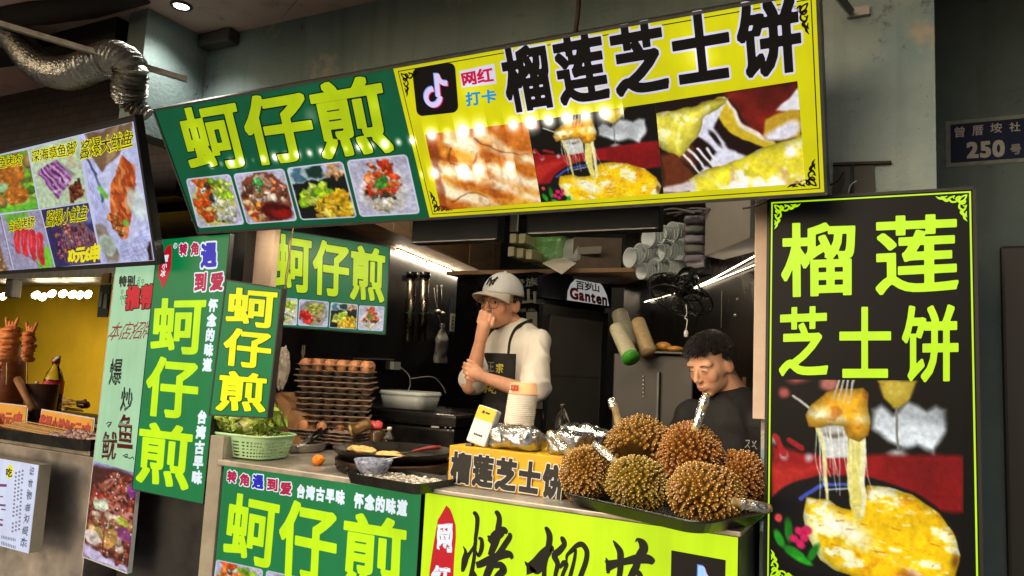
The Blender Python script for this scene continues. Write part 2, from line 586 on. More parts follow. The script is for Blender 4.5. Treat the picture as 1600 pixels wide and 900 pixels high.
class Pic:
    def __init__(s, w, h, col):
        s.w, s.h = w, h
        s.a = w / h
        s.x, s.y = np.meshgrid(np.linspace(0, s.a, w), np.linspace(0, 1, h))
        s.c = np.ones((h, w, 3)) * np.array(col, float)
        s.sd = 1
    def bevel(s, pts, m, w=.16, lo=.62, hi=1.12):
        """rounded look of a morsel as the printed photo shows it"""
        d = s.poly(pts, w)
        s.shade(m, lo + (hi - lo) * np.clip((d - .5) * 2, 0, 1) ** .6)
    def noise(s, f, octv=4, sx=1.0, sy=1.0):
        o = 0; k = .5; t = 0
        for i in range(octv):
            s.sd += 1
            o = o + k * _vn(s.h, s.w, max(1, f * s.a * sx * 2 ** i), max(1, f * sy * 2 ** i), s.sd); t += k; k *= .55
        return o / t
    def put(s, m, col, k=1.0):
        m = np.clip(m, 0, 1)[..., None] * k
        s.c = s.c * (1 - m) + np.array(col, float) * m
        return s
    def shade(s, m, f):
        s.c = s.c * (1 + (np.asarray(f) - 1) * np.clip(m, 0, 1))[..., None]
        return s
    def ell(s, cx, cy, rx, ry, ang=0.0, soft=.03, wob=0.0, wf=4):
        X = s.x - cx * s.a; Y = s.y - cy
        c, d = math.cos(ang), math.sin(ang)
        u = (X * c + Y * d) / rx; v = (-X * d + Y * c) / ry
        r = np.sqrt(u * u + v * v)
        if wob: r = r + (s.noise(wf, 3) - .5) * wob * 2
        k = soft / min(rx, ry)
        return np.clip((1 - r) / k + .5, 0, 1)
    def poly(s, pts, soft=.008, wob=0.0, wf=6):
        p = np.array([(a * s.a, b) for a, b in pts])
        d2 = np.full(s.x.shape, 9.0); ins = np.zeros(s.x.shape, bool)
        for a, b in zip(p, np.roll(p, -1, 0)):
            e = b - a; L2 = e @ e
            if L2 < 1e-12: continue
            t = np.clip(((s.x - a[0]) * e[0] + (s.y - a[1]) * e[1]) / L2, 0, 1)
            d2 = np.minimum(d2, (s.x - a[0] - t * e[0]) ** 2 + (s.y - a[1] - t * e[1]) ** 2)
            if a[1] != b[1]:
                ins ^= ((a[1] > s.y) != (b[1] > s.y)) & (s.x < a[0] + (s.y - a[1]) / (b[1] - a[1]) * e[0])
        d = np.sqrt(d2); d[ins] *= -1
        if wob: d = d + (s.noise(wf, 3) - .5) * wob
        return np.clip(-d / soft + .5, 0, 1)
    def line(s, pts, w0, w1=None, soft=.006):
        w1 = w0 if w1 is None else w1
        p = [np.array((q[0] * s.a, q[1])) for q in smooth_pts(pts, 5)] if len(pts) > 2 else [np.array((a * s.a, b)) for a, b in pts]
        m = np.zeros(s.x.shape)
        for i in range(len(p) - 1):
            a, b = p[i], p[i + 1]; e = b - a; L2 = e @ e + 1e-12
            t = np.clip(((s.x - a[0]) * e[0] + (s.y - a[1]) * e[1]) / L2, 0, 1)
            d = np.sqrt((s.x - a[0] - t * e[0]) ** 2 + (s.y - a[1] - t * e[1]) ** 2)
            w = w0 + (w1 - w0) * (i + t) / max(1, len(p) - 1)
            m = np.maximum(m, np.clip((w / 2 - d) / soft + .5, 0, 1))
        return m
    def blobs(s, region, n, r0, r1, pal, seed=0, el=.6, hi=.35, dark=.55):
        """n morsels scattered where region > .5, each with a darker rim and a glint"""
        rr = np.random.RandomState(seed)
        jj, ii = np.nonzero(region > .5)
        if len(jj) == 0: return s
        for k in range(n):
            q = rr.randint(len(jj)); cy = s.y[jj[q], 0]; cx = s.x[0, ii[q]]
            r = rr.uniform(r0, r1); e = rr.uniform(el, 1); a = rr.uniform(0, math.pi)
            col = np.array(pal[rr.randint(len(pal))], float) * rr.uniform(.75, 1.15)
            i0 = np.searchsorted(s.x[0], cx - r * 1.4); i1 = np.searchsorted(s.x[0], cx + r * 1.4) + 1
            j0 = np.searchsorted(s.y[:, 0], cy - r * 1.4); j1 = np.searchsorted(s.y[:, 0], cy + r * 1.4) + 1
            X = s.x[j0:j1, i0:i1] - cx; Y = s.y[j0:j1, i0:i1] - cy
            if X.size == 0: continue
            c, d = math.cos(a), math.sin(a)
            u = (X * c + Y * d) / r; v = (-X * d + Y * c) / (r * e)
            rad = np.sqrt(u * u + v * v)
            m = np.clip((1 - rad) * 4, 0, 1)[..., None]
            sh = np.clip(1.15 - dark * rad ** 2 - .25 * (Y / r), .3, 1.35)[..., None]
            w = s.c[j0:j1, i0:i1]
            w = w * (1 - m) + np.clip(col * sh, 0, 255) * m
            g = np.clip(1 - np.sqrt((u + .25) ** 2 + (v + .3) ** 2) / .35, 0, 1)[..., None] * hi
            s.c[j0:j1, i0:i1] = w * (1 - g) + 255 * g
        return s
    def warp(s, f, amp):
        dx = (s.noise(f, 3) - .5) * 2 * amp * s.h; dy = (s.noise(f, 3) - .5) * 2 * amp * s.h
        jj, ii = np.meshgrid(np.arange(s.h), np.arange(s.w), indexing='ij')
        y = np.clip(jj + dy, 0, s.h - 1.001); x = np.clip(ii + dx, 0, s.w - 1.001)
        y0 = y.astype(int); x0 = x.astype(int); ty = (y - y0)[..., None]; tx = (x - x0)[..., None]
        c = s.c
        s.c = (c[y0, x0] * (1 - tx) + c[y0, x0 + 1] * tx) * (1 - ty) + (c[y0 + 1, x0] * (1 - tx) + c[y0 + 1, x0 + 1] * tx) * ty
        return s
    def grain(s, f, amt):
        s.c = np.clip(s.c * (1 + (s.noise(f, 3)[..., None] - .5) * 2 * amt), 0, 255)
        return s
    def frame(s, w, col, rad, outer):
        """white border with rounded corners; outside the corners the panel colour"""
        X = np.abs(s.x - s.a / 2) - (s.a / 2 - rad); Y = np.abs(s.y - .5) - (.5 - rad)
        d = np.sqrt(np.maximum(X, 0) ** 2 + np.maximum(Y, 0) ** 2) + np.minimum(np.maximum(X, Y), 0) - rad
        s.put(np.clip((d + w) / .012 + .5, 0, 1), col)
        s.put(np.clip((d + .006) / .012 + .5, 0, 1), outer)
        return s

def print_mesh(name, pic, panel, quad, h, material, parent, px=True):
    Q = panel.Q(quad) if px else [np.array(q, float) for q in quad]
    w, hh = pic.w, pic.h
    off = wloc(parent)
    u = np.linspace(0, 1, w)[None, :, None]; v = np.linspace(0, 1, hh)[:, None, None]
    q = [np.array(a)[None, None, :] for a in Q]
    st = (q[0] * (1 - u) + q[1] * u) * (1 - v) + (q[3] * (1 - u) + q[2] * u) * v
    o_ = np.array(panel.o + panel.n * h - off)
    co = o_ + st[..., 0:1] * np.array(panel.ex) + st[..., 1:2] * np.array(panel.ey)
    me = bpy.data.meshes.new(name)
    idx = np.arange(w * hh).reshape(hh, w)
    f = np.stack([idx[:-1, :-1], idx[1:, :-1], idx[1:, 1:], idx[:-1, 1:]], -1).reshape(-1, 4)
    me.vertices.add(w * hh); me.vertices.foreach_set('co', co.reshape(-1))
    me.loops.add(f.size); me.loops.foreach_set('vertex_index', f.reshape(-1))
    me.polygons.add(len(f)); me.polygons.foreach_set('loop_start', np.arange(len(f)) * 4)
    me.update(calc_edges=True)
    at = me.color_attributes.new('Col', 'FLOAT_COLOR', 'POINT')
    c = np.clip(pic.c, 0, 255) / 255.0
    c = np.where(c <= .04045, c / 12.92, ((c + .055) / 1.055) ** 2.4)
    at.data.foreach_set('color', np.concatenate([c, np.ones((hh, w, 1))], -1).reshape(-1))
    me.materials.append(material)
    o = bpy.data.objects.new(name, me)
    COL.objects.link(o)
    o.parent = parent
    return o
# ------------------------------------------------------------------ painted pictures on the signs
YEL = [(240, 200, 40), (230, 180, 30), (250, 225, 110), (215, 150, 30)]

def pie_picture(w, h, v1=1.0):
    """a hand's fork lifting stringy cheese from a golden round pie"""
    p = Pic(w, h, (10, 9, 8)); A = p.a
    V = lambda v: v / v1
    p.put(p.poly([(0, V(.36)), (.28, V(.4)), (.6, V(.37)), (1, V(.36)), (1, V(.62)), (.0, V(.7))], .03), (150, 18, 22))
    p.put(p.noise(5, 4) * p.poly([(.6, V(.37)), (1, V(.36)), (1, V(.62)), (.6, V(.6))], .05), (90, 10, 14), .8)
    p.put(p.poly([(.0, V(.47)), (.3, V(.45)), (.16, V(.53)), (.0, V(.68))], .05), (215, 60, 45), .55)
    for q, c in (((.07, V(.07), .03 / v1, .03 / v1), (190, 90, 80)), ((.15, V(.0), .05, .02), (170, 80, 70)), ((.32, V(.02), .05, .04), (200, 120, 100)),
                 ((.02, V(.33), .02, .02), (210, 210, 210)), ((.07, V(.41), .02, .02), (190, 190, 190)), ((.21, V(.41), .02, .02), (200, 200, 200))):
        p.put(p.ell(*q, soft=.03), c, .9)
    p.put(p.line([(.02, V(.31)), (.07, V(.4))], .03), (170, 25, 30))
    p.put(p.line([(.1, V(.33)), (.17, V(.36))], .03), (150, 25, 30))
    p.put(p.line([(.12, V(.09)), (.21, V(.15))], .012), (190, 190, 170))
    # cloth and glass
    p.put(p.poly([(.55, V(.15)), (.6, V(.12)), (.66, V(.17)), (.73, V(.11)), (.82, V(.15)), (.87, V(.12)), (.92, V(.14)), (.92, V(.25)), (.86, V(.36)), (.78, V(.31)), (.7, V(.33)),
                  (.6, V(.28)), (.55, V(.25))], .03, .04), (214, 220, 222))
    p.shade(p.poly([(.55, V(.1)), (.95, V(.1)), (.95, V(.38)), (.55, V(.38))], .03), .45 + .95 * p.noise(4, 3, .7, 1.6))
    p.put(p.poly([(.58, V(0)), (.78, V(0)), (.74, V(.09)), (.69, V(.14)), (.66, V(.14)), (.61, V(.09))], .015), (178, 150, 40))
    p.put(p.ell(.675, V(.045), .06 / v1, .05 / v1, soft=.05), (215, 190, 80), .7)
    p.put(p.line([(.677, V(.14)), (.677, V(.34))], .012), (120, 120, 110))
    p.put(p.ell(.675, V(.36), .04, .015, soft=.02), (200, 200, 190), .8)
    # white cup
    p.put(p.poly([(.27, V(.25)), (.42, V(.23)), (.42, V(.4)), (.3, V(.41))], .012), (205, 205, 200))
    p.put(p.ell(.345, V(.27), .065, .03, soft=.02), (90, 80, 60))
    p.put(p.ell(.345, V(.262), .065, .02, soft=.02), (220, 220, 215), .8)
    # black pan
    p.put(p.ell(.47, V(.78), .5 / v1, .29 / v1, .05, .012), (13, 14, 16))
    p.put(p.line([(.17, V(.63)), (.28, V(.555)), (.42, V(.535)), (.5, V(.54))], .022, .012), (60, 80, 170))
    p.put(p.line([(.3, V(.575)), (.45, V(.55))], .008), (170, 180, 190))
    # pie
    PIE_ = [(.2, V(.62)), (.31, V(.62)), (.36, V(.65)), (.44, V(.655)), (.53, V(.53)), (.62, V(.53)), (.75, V(.56)), (.88, V(.63)), (.96, V(.73)), (.985, V(.82)), (.96, V(.92)), (.88, V(.985)),
                  (.7, V(1.02)), (.45, V(1.0)), (.28, V(.93)), (.2, V(.82)), (.18, V(.72))]
    pie = p.poly(PIE_, .006, .012)
    n1 = p.noise(9, 5); n2 = p.noise(5, 4); n3 = p.noise(20, 3)
    top = np.array((238, 190, 14.)) * np.ones_like(p.c) * (.84 + .34 * n1)[..., None]
    p.put(pie, top)
    p.put(pie * np.clip((n2 - .55) * 5, 0, 1) * np.clip((n3 - .42) * 5, 0, 1), (244, 240, 160), .8)
    p.put(pie * np.clip((p.noise(12, 5, .8, 1.7) - .585) * 9, 0, 1), (250, 250, 220), .9)
    p.put(pie * np.clip((p.noise(10, 4) - .64) * 9, 0, 1), (206, 130, 8), .6)
    p.put(pie * p.ell(.42, V(.76), .12 / v1, .05 / v1, .5, .06, .5), (250, 250, 225), .9)
    p.put(pie * p.poly([(.18, V(.7)), (.24, V(.75)), (.3, V(.92)), (.42, V(1.0)), (.3, V(1.0)), (.16, V(.85))], .02), (238, 238, 160), .9)
    p.put(pie * p.ell(.75, V(.97), .07, .035, .2, .04, .6), (150, 70, 20), .8)
    p.put(pie * p.ell(.96, V(.85), .015, .03, .1, .02, .6), (110, 60, 20), .8)
    p.bevel(PIE_, pie, .1, .68, 1.06)
    # cheese strands, column and lifted piece
    r = random.Random(3)
    p.put(p.line([(.47, V(.3)), (.455, V(.45)), (.46, V(.58)), (.48, V(.68))], .085 / v1, .05 / v1), (226, 214, 110))
    p.put(p.line([(.5, V(.3)), (.5, V(.5)), (.505, V(.62)), (.5, V(.68))], .03 / v1, .02 / v1), (246, 240, 180))
    for k in range(16):
        x = r.choice((r.uniform(.22, .34), r.uniform(.36, .53))); y0 = V(r.uniform(.24, .3)); y1 = V(r.uniform(.45, .63))
        p.put(p.line([(x, y0), (x + r.uniform(-.01, .03), (y0 + y1) / 2), (x + r.uniform(0, .06), y1)], .006, .003, .006), (240, 238, 215), .85)
    p.put(p.line([(.26, V(.25)), (.3, V(.42)), (.31, V(.62))], .025 / v1, .015 / v1), (236, 230, 160), .9)
    PC_ = [(.19, V(.19)), (.22, V(.13)), (.3, V(.07)), (.37, V(.045)), (.5, V(.045)), (.525, V(.07)), (.53, V(.14)), (.545, V(.21)), (.53, V(.28)), (.48, V(.32)), (.42, V(.3)), (.4, V(.24)),
                 (.33, V(.235)), (.27, V(.25)), (.21, V(.25))]
    pc = p.poly(PC_, .006, .014)
    p.put(pc, np.array((222, 160, 30.)) * np.ones_like(p.c) * (.75 + .5 * p.noise(8, 4))[..., None])
    p.put(pc * p.poly([(.2, V(.15)), (.54, V(.14)), (.55, V(.23)), (.2, V(.21))], .04, .05) * np.clip(p.noise(12, 4) * 3 - .9, 0, 1), (248, 246, 200))
    p.put(pc * np.clip((p.noise(12, 3) - .6) * 8, 0, 1), (180, 95, 20), .7)
    p.bevel(PC_, pc, .12, .6, 1.08)
    for k in range(4):
        p.put(p.line([(.375 + .027 * k, V(-.01)), (.345 + .026 * k, V(.105 + .006 * k))], .011 / v1, .006, .006), (205, 200, 180))
    # flower and leaves
    for q in ((.045, V(.85), .05, .025, 1.0), (.1, V(.8), .06, .022, 1.5), (.14, V(.92), .07, .028, .5), (.235, V(.9), .055, .02, -1.0), (.19, V(.95), .04, .016, .3)):
        m = p.ell(q[0], q[1], q[2] / v1, q[3] / v1, q[4], .012)
        p.put(m, (30, 150, 30)); p.shade(m, .6 + .8 * p.noise(8, 2))
    for q in ((.16, V(.8)), (.19, V(.83)), (.13, V(.84)), (.165, V(.865)), (.2, V(.79))):
        p.put(p.ell(*q, .025 / v1, .022 / v1, .4, .012, .3), (214, 30, 90))
    p.put(p.ell(.04, V(.745), .022, .022, 0, .01), (215, 70, 70))
    for k in range(60):
        x, y = r.uniform(.25, .95), r.uniform(.55, .98)
        p.put(pie * p.line([(x, V(y)), (x + r.uniform(.01, .05), V(y + r.uniform(-.008, .012)))], .007 / v1, .003, .006), r.choice([(252, 250, 225), (252, 250, 225), (214, 150, 10), (170, 90, 20)]), .8)
    return p.warp(12, .008).grain(50, .14)

def pieces_picture(w, h):
    p = Pic(w, h, (200, 110, 30))
    n = p.noise(4, 5)
    p.put(np.clip((n - .42) * 5, 0, 1), (236, 170, 60))
    p.put(np.clip((p.noise(6, 4) - .56) * 7, 0, 1), (160, 70, 20), .8)
    for q in ([(.2, .05), (.45, .2), (.6, .5), (1, .8)], [(.0, .42), (.3, .55), (.7, .75), (1, .98)], [(.55, .1), (.8, .35), (1, .5)], [(.05, .7), (.3, .85), (.6, 1)]):
        m = p.line(q, .2, .1, .08)
        p.put(m * np.clip(p.noise(5, 4) * 2.4 - .4, 0, 1), (255, 240, 205), .95)
    for q in ([(.25, .2), (.2, .4), (.4, .5)], [(.5, .12), (.7, .3), (.95, .4)], [(.15, .9), (.35, .8), (.5, .9)], [(.42, .4), (.5, .3)]):
        p.put(p.line(q, .022, .006, .02), (90, 45, 15), .8)
    p.put(p.poly([(.7, 0), (1, 0), (1, .4), (.85, .3)], .08), (200, 105, 35), .5)
    p.put(p.poly([(0, 0), (.1, 0), (.12, .3), (.06, .6), (.1, 1), (0, 1)], .05), (120, 45, 15), .7)
    return p.warp(4, .06).grain(25, .18)

def stretch_picture(w, h):
    p = Pic(w, h, (25, 8, 8))
    p.put(p.noise(3, 3) * p.poly([(.5, 0), (1, 0), (1, .5), (.7, .5)], .06), (190, 40, 25))
    p.put(p.poly([(0, .55), (.25, .5), (.25, 1), (0, 1)], .06), (110, 50, 25), .9)
    p.put(p.line([(.47, .1), (.55, .35), (.68, .5), (.8, .6)], .14, .09, .02), (210, 180, 40)); p.put(p.line([(.5, .05), (.6, .33), (.74, .5)], .03, .05, .02), (235, 225, 210))
    p.put(p.poly([(.78, .32), (.95, .25), (1, .3), (1, .55), (.85, .55), (.75, .48)], .03, .05), (190, 150, 40)); p.put(p.ell(.88, .47, .16, .09, -.3, .04, .3), (225, 222, 235))
    p.put(p.poly([(.85, .25), (1, .05), (1, .28)], .02), (230, 230, 235))
    p.put(p.poly([(.34, .16), (.5, .1), (.42, .35), (.5, .58), (.66, .72), (.5, .9), (.25, .9), (.34, .7), (.42, .6), (.3, .4)], .03, .03), (222, 222, 238))
    p.put(p.ell(.42, .46, .025, .1, -.5, .02), (20, 12, 8))
    for k, q in enumerate(((.2, .72), (.27, .68), (.34, .72), (.26, .82))):
        p.put(p.ell(*q, .022, .1, -.75, .02), (40, 25, 10), .9)
    for k in range(4):
        p.put(p.line([(.14 + k * .07, .52 + .01 * k), (.3 + k * .06, .84)], .03, .018, .012), (236, 236, 240))
    C_ = [(-.1, .12), (.2, .1), (.4, .06), (.55, .05), (.5, .1), (.35, .2), (.3, .4), (.22, .52), (.14, .62), (.04, .5), (-.1, .35)]
    c = p.poly(C_, .012, .05)
    p.put(c, np.array((216, 205, 70.)) * np.ones_like(p.c) * (.75 + .45 * p.noise(5, 4))[..., None]); p.put(c * np.clip(p.noise(9, 5) * 5 - 2.7, 0, 1), (245, 240, 180)); p.bevel(C_, c, .2, .6, 1.12)
    B_ = [(.2, .86), (.4, .76), (.7, .64), (1.1, .48), (1.1, 1.2), (.22, 1.2)]
    b = p.poly(B_, .012, .05)
    p.put(b, np.array((222, 208, 50.)) * np.ones_like(p.c) * (.75 + .5 * p.noise(6, 4))[..., None]); p.put(b * np.clip(p.noise(6, 4) * 5 - 2.5, 0, 1), (246, 244, 235)); p.put(b * np.clip(p.noise(8, 3) * 6 - 3.7, 0, 1), (190, 140, 130), .6); p.bevel(B_, b, .2, .66, 1.1)
    p.put(p.poly([(0, .95), (.25, .86), (.25, 1), (0, 1)], .03), (225, 215, 215), .9)
    return p.warp(5, .03).grain(30, .12)

def dish_picture(kind, w, h, edge):
    p = Pic(w, h, (176, 174, 196))
    if kind == 0:      # egg omelette with red sauce, greens and oysters
        d = p.ell(.5, .55, .46, .46, 0, .03, .1); p.put(d, (196, 190, 120))
        p.blobs(p.poly([(.2, .1), (.55, .0), (.5, .5), (.45, .95), (.1, .7)], .02), 40, .05, .12, [(214, 70, 10), (200, 90, 20), (225, 110, 30)], 1)
        p.blobs(p.poly([(.55, .1), (.95, .15), (.9, .45), (.6, .45)], .02), 40, .04, .1, [(150, 190, 30), (190, 205, 80), (110, 160, 20)], 2)
        p.blobs(p.poly([(.42, .4), (.92, .45), (.85, .95), (.5, .9)], .02), 55, .03, .08, [(200, 205, 190), (220, 220, 180), (150, 170, 90), (40, 45, 40), (190, 190, 200)], 3)
        p.blobs(p.ell(.36, .22, .1, .1), 8, .03, .07, [(200, 200, 190), (60, 50, 40)], 4)
    elif kind == 1:    # bowl of mushrooms over red broth
        p.put(p.ell(.52, .52, .48, .5, 0, .03), (120, 60, 40))
        p.blobs(p.poly([(.1, .3), (.5, .1), (.9, .3), (.85, .6), (.2, .6)], .02), 60, .04, .1, [(180, 160, 140), (140, 90, 60), (90, 50, 30), (210, 190, 170)], 5)
        p.blobs(p.poly([(.1, .55), (.4, .6), (.35, .98), (.15, .9)], .02), 30, .03, .09, [(220, 130, 30), (200, 60, 20), (230, 190, 130)], 6)
        p.put(p.ell(.68, .8, .3, .17, .2, .05, .3), (70, 8, 8)); p.put(p.ell(.75, .85, .2, .08, .2, .05, .4), (170, 20, 15), .7)
        p.blobs(p.ell(.42, .28, .13, .14), 16, .03, .07, [(40, 140, 50), (30, 110, 60), (90, 170, 90)], 7)
        p.blobs(p.ell(.75, .3, .2, .1), 10, .03, .06, [(210, 120, 60), (190, 70, 60)], 8)
    elif kind == 2:    # black pan with lettuce and a golden omelette
        p.put(p.poly([(0, .3), (1, .2), (1, 1), (0, 1)], .02), (20, 24, 22)); p.put(p.poly([(0, 0), (.6, 0), (.55, .25), (0, .35)], .02), (170, 190, 195)); p.put(p.poly([(.05, .1), (.2, .0), (.3, .28), (.1, .3)], .03), (70, 110, 130))
        p.put(p.poly([(.3, .05), (.6, .02), (.6, .2), (.35, .25)], .04), (20, 50, 40))
        p.blobs(p.ell(.8, .13, .17, .12), 26, .03, .06, [(220, 175, 120), (200, 140, 90)], 9)
        p.put(p.ell(.5, .7, .5, .42, 0, .02), (15, 18, 16))
        p.blobs(p.poly([(.12, .6), (.3, .4), (.55, .3), (.62, .5), (.4, .7), (.15, .75)], .02), 80, .04, .11, [(150, 190, 20), (190, 215, 60), (110, 160, 15), (215, 225, 110)], 10)
        p.blobs(p.poly([(.5, .6), (.75, .5), (.95, .6), (.97, .95), (.3, .98), (.4, .75)], .02), 90, .04, .1, [(214, 180, 20), (196, 150, 15), (225, 200, 70), (170, 130, 20)], 11, dark=.4)
    elif kind == 3:    # orange prawns on a pale plate
        p.put(p.ell(.5, .55, .42, .4, 0, .05), (200, 198, 206)); p.put(p.ell(.5, .7, .36, .25, 0, .05), (180, 175, 170))
        p.blobs(p.poly([(.35, .1), (.62, .05), (.8, .6), (.15, .62)], .02), 60, .04, .1, [(210, 60, 15), (225, 110, 40), (190, 40, 10), (235, 160, 110)], 12, el=.35)
        p.blobs(p.poly([(.2, .58), (.75, .6), (.65, .72), (.25, .7)], .02), 24, .03, .06, [(70, 50, 35), (100, 80, 60), (40, 30, 25)], 13)
        p.blobs(p.ell(.48, .4, .1, .13), 14, .03, .06, [(60, 150, 40), (40, 120, 40)], 14)
        p.blobs(p.ell(.45, .8, .2, .12), 18, .03, .07, [(200, 190, 180), (190, 180, 140)], 15)
    else:              # porcelain bowl, red broth, greens and a spoon
        p.put(p.ell(.5, .5, .5, .5, 0, .03), (120, 122, 150)); p.put(p.ell(.5, .52, .43, .44, 0, .03), (150, 140, 110))
        p.blobs(p.poly([(.05, .4), (.3, .45), (.5, .7), (.5, .95), (.2, .9), (.05, .7)], .02), 40, .05, .12, [(196, 20, 15), (215, 40, 20), (170, 10, 10)], 16)
        p.blobs(p.poly([(.25, .15), (.8, .15), (.75, .5), (.4, .5)], .02), 60, .03, .08, [(160, 165, 60), (190, 180, 90), (120, 130, 40)], 17)
        p.blobs(p.ell(.62, .7, .16, .12), 14, .04, .08, [(120, 80, 50), (170, 140, 100)], 18)
        p.put(p.line([(.98, .2), (.85, .5), (.85, .65)], .04, .09, .02), (165, 165, 160))
    p.warp(6, .07).warp(16, .03).grain(20, .22).grain(9, .15)
    return p.frame(.028, (205, 208, 230), .075, edge)

def stirfry_picture(w, h):
    p = Pic(w, h, (150, 150, 205))
    p.put(p.ell(.5, .62, .8, .6, 0, .04), (70, 30, 25))
    p.put(p.poly([(0, .85), (1, .95), (1, 1), (0, 1)], .04), (190, 180, 215))
    reg = p.poly([(.1, .25), (.4, .08), (.8, .05), (1, .2), (1, .8), (.85, .95), (.2, .85), (0, .7), (0, .4)], .02)
    p.blobs(reg, 260, .025, .06, [(120, 40, 30), (150, 60, 40), (80, 25, 25), (170, 90, 60), (60, 20, 20)], 21)
    for k in range(26):
        r = random.Random(k); x, y = r.uniform(.15, .9), r.uniform(.15, .6); a = r.uniform(-1.2, .6)
        p.put(p.line([(x, y), (x + .12 * math.cos(a), y - .06), (x + .25 * math.cos(a), y + .14 * math.sin(a))], .035, .012, .012), r.choice([(185, 100, 85), (205, 140, 120), (150, 70, 90), (170, 80, 60)]), .9)
    p.blobs(p.poly([(.05, .5), (.9, .5), (.85, .85), (.1, .8)], .02), 30, .05, .09, [(200, 160, 110), (170, 110, 60), (215, 190, 160), (120, 60, 40)], 22)
    for c, q in (((200, 205, 180), (.25, .42, .09, .07)), ((175, 185, 60), (.78, .52, .06, .04)), ((140, 60, 120), (.85, .64, .1, .06)), ((176, 130, 66), (.55, .72, .07, .1)), ((176, 150, 84), (.25, .75, .07, .08)),
                 ((215, 200, 190), (.12, .78, .09, .06)), ((130, 50, 130), (.95, .18, .06, .1)), ((190, 60, 40), (.15, .33, .08, .03))):
        m = p.ell(*q, .3, .012, .5, 7); p.put(m, c); p.shade(m, .4 + 1.1 * p.noise(14, 4))
    p.blobs(reg, 60, .006, .014, [(240, 235, 230)], 24)
    return p.warp(7, .03).warp(20, .012).grain(30, .25)

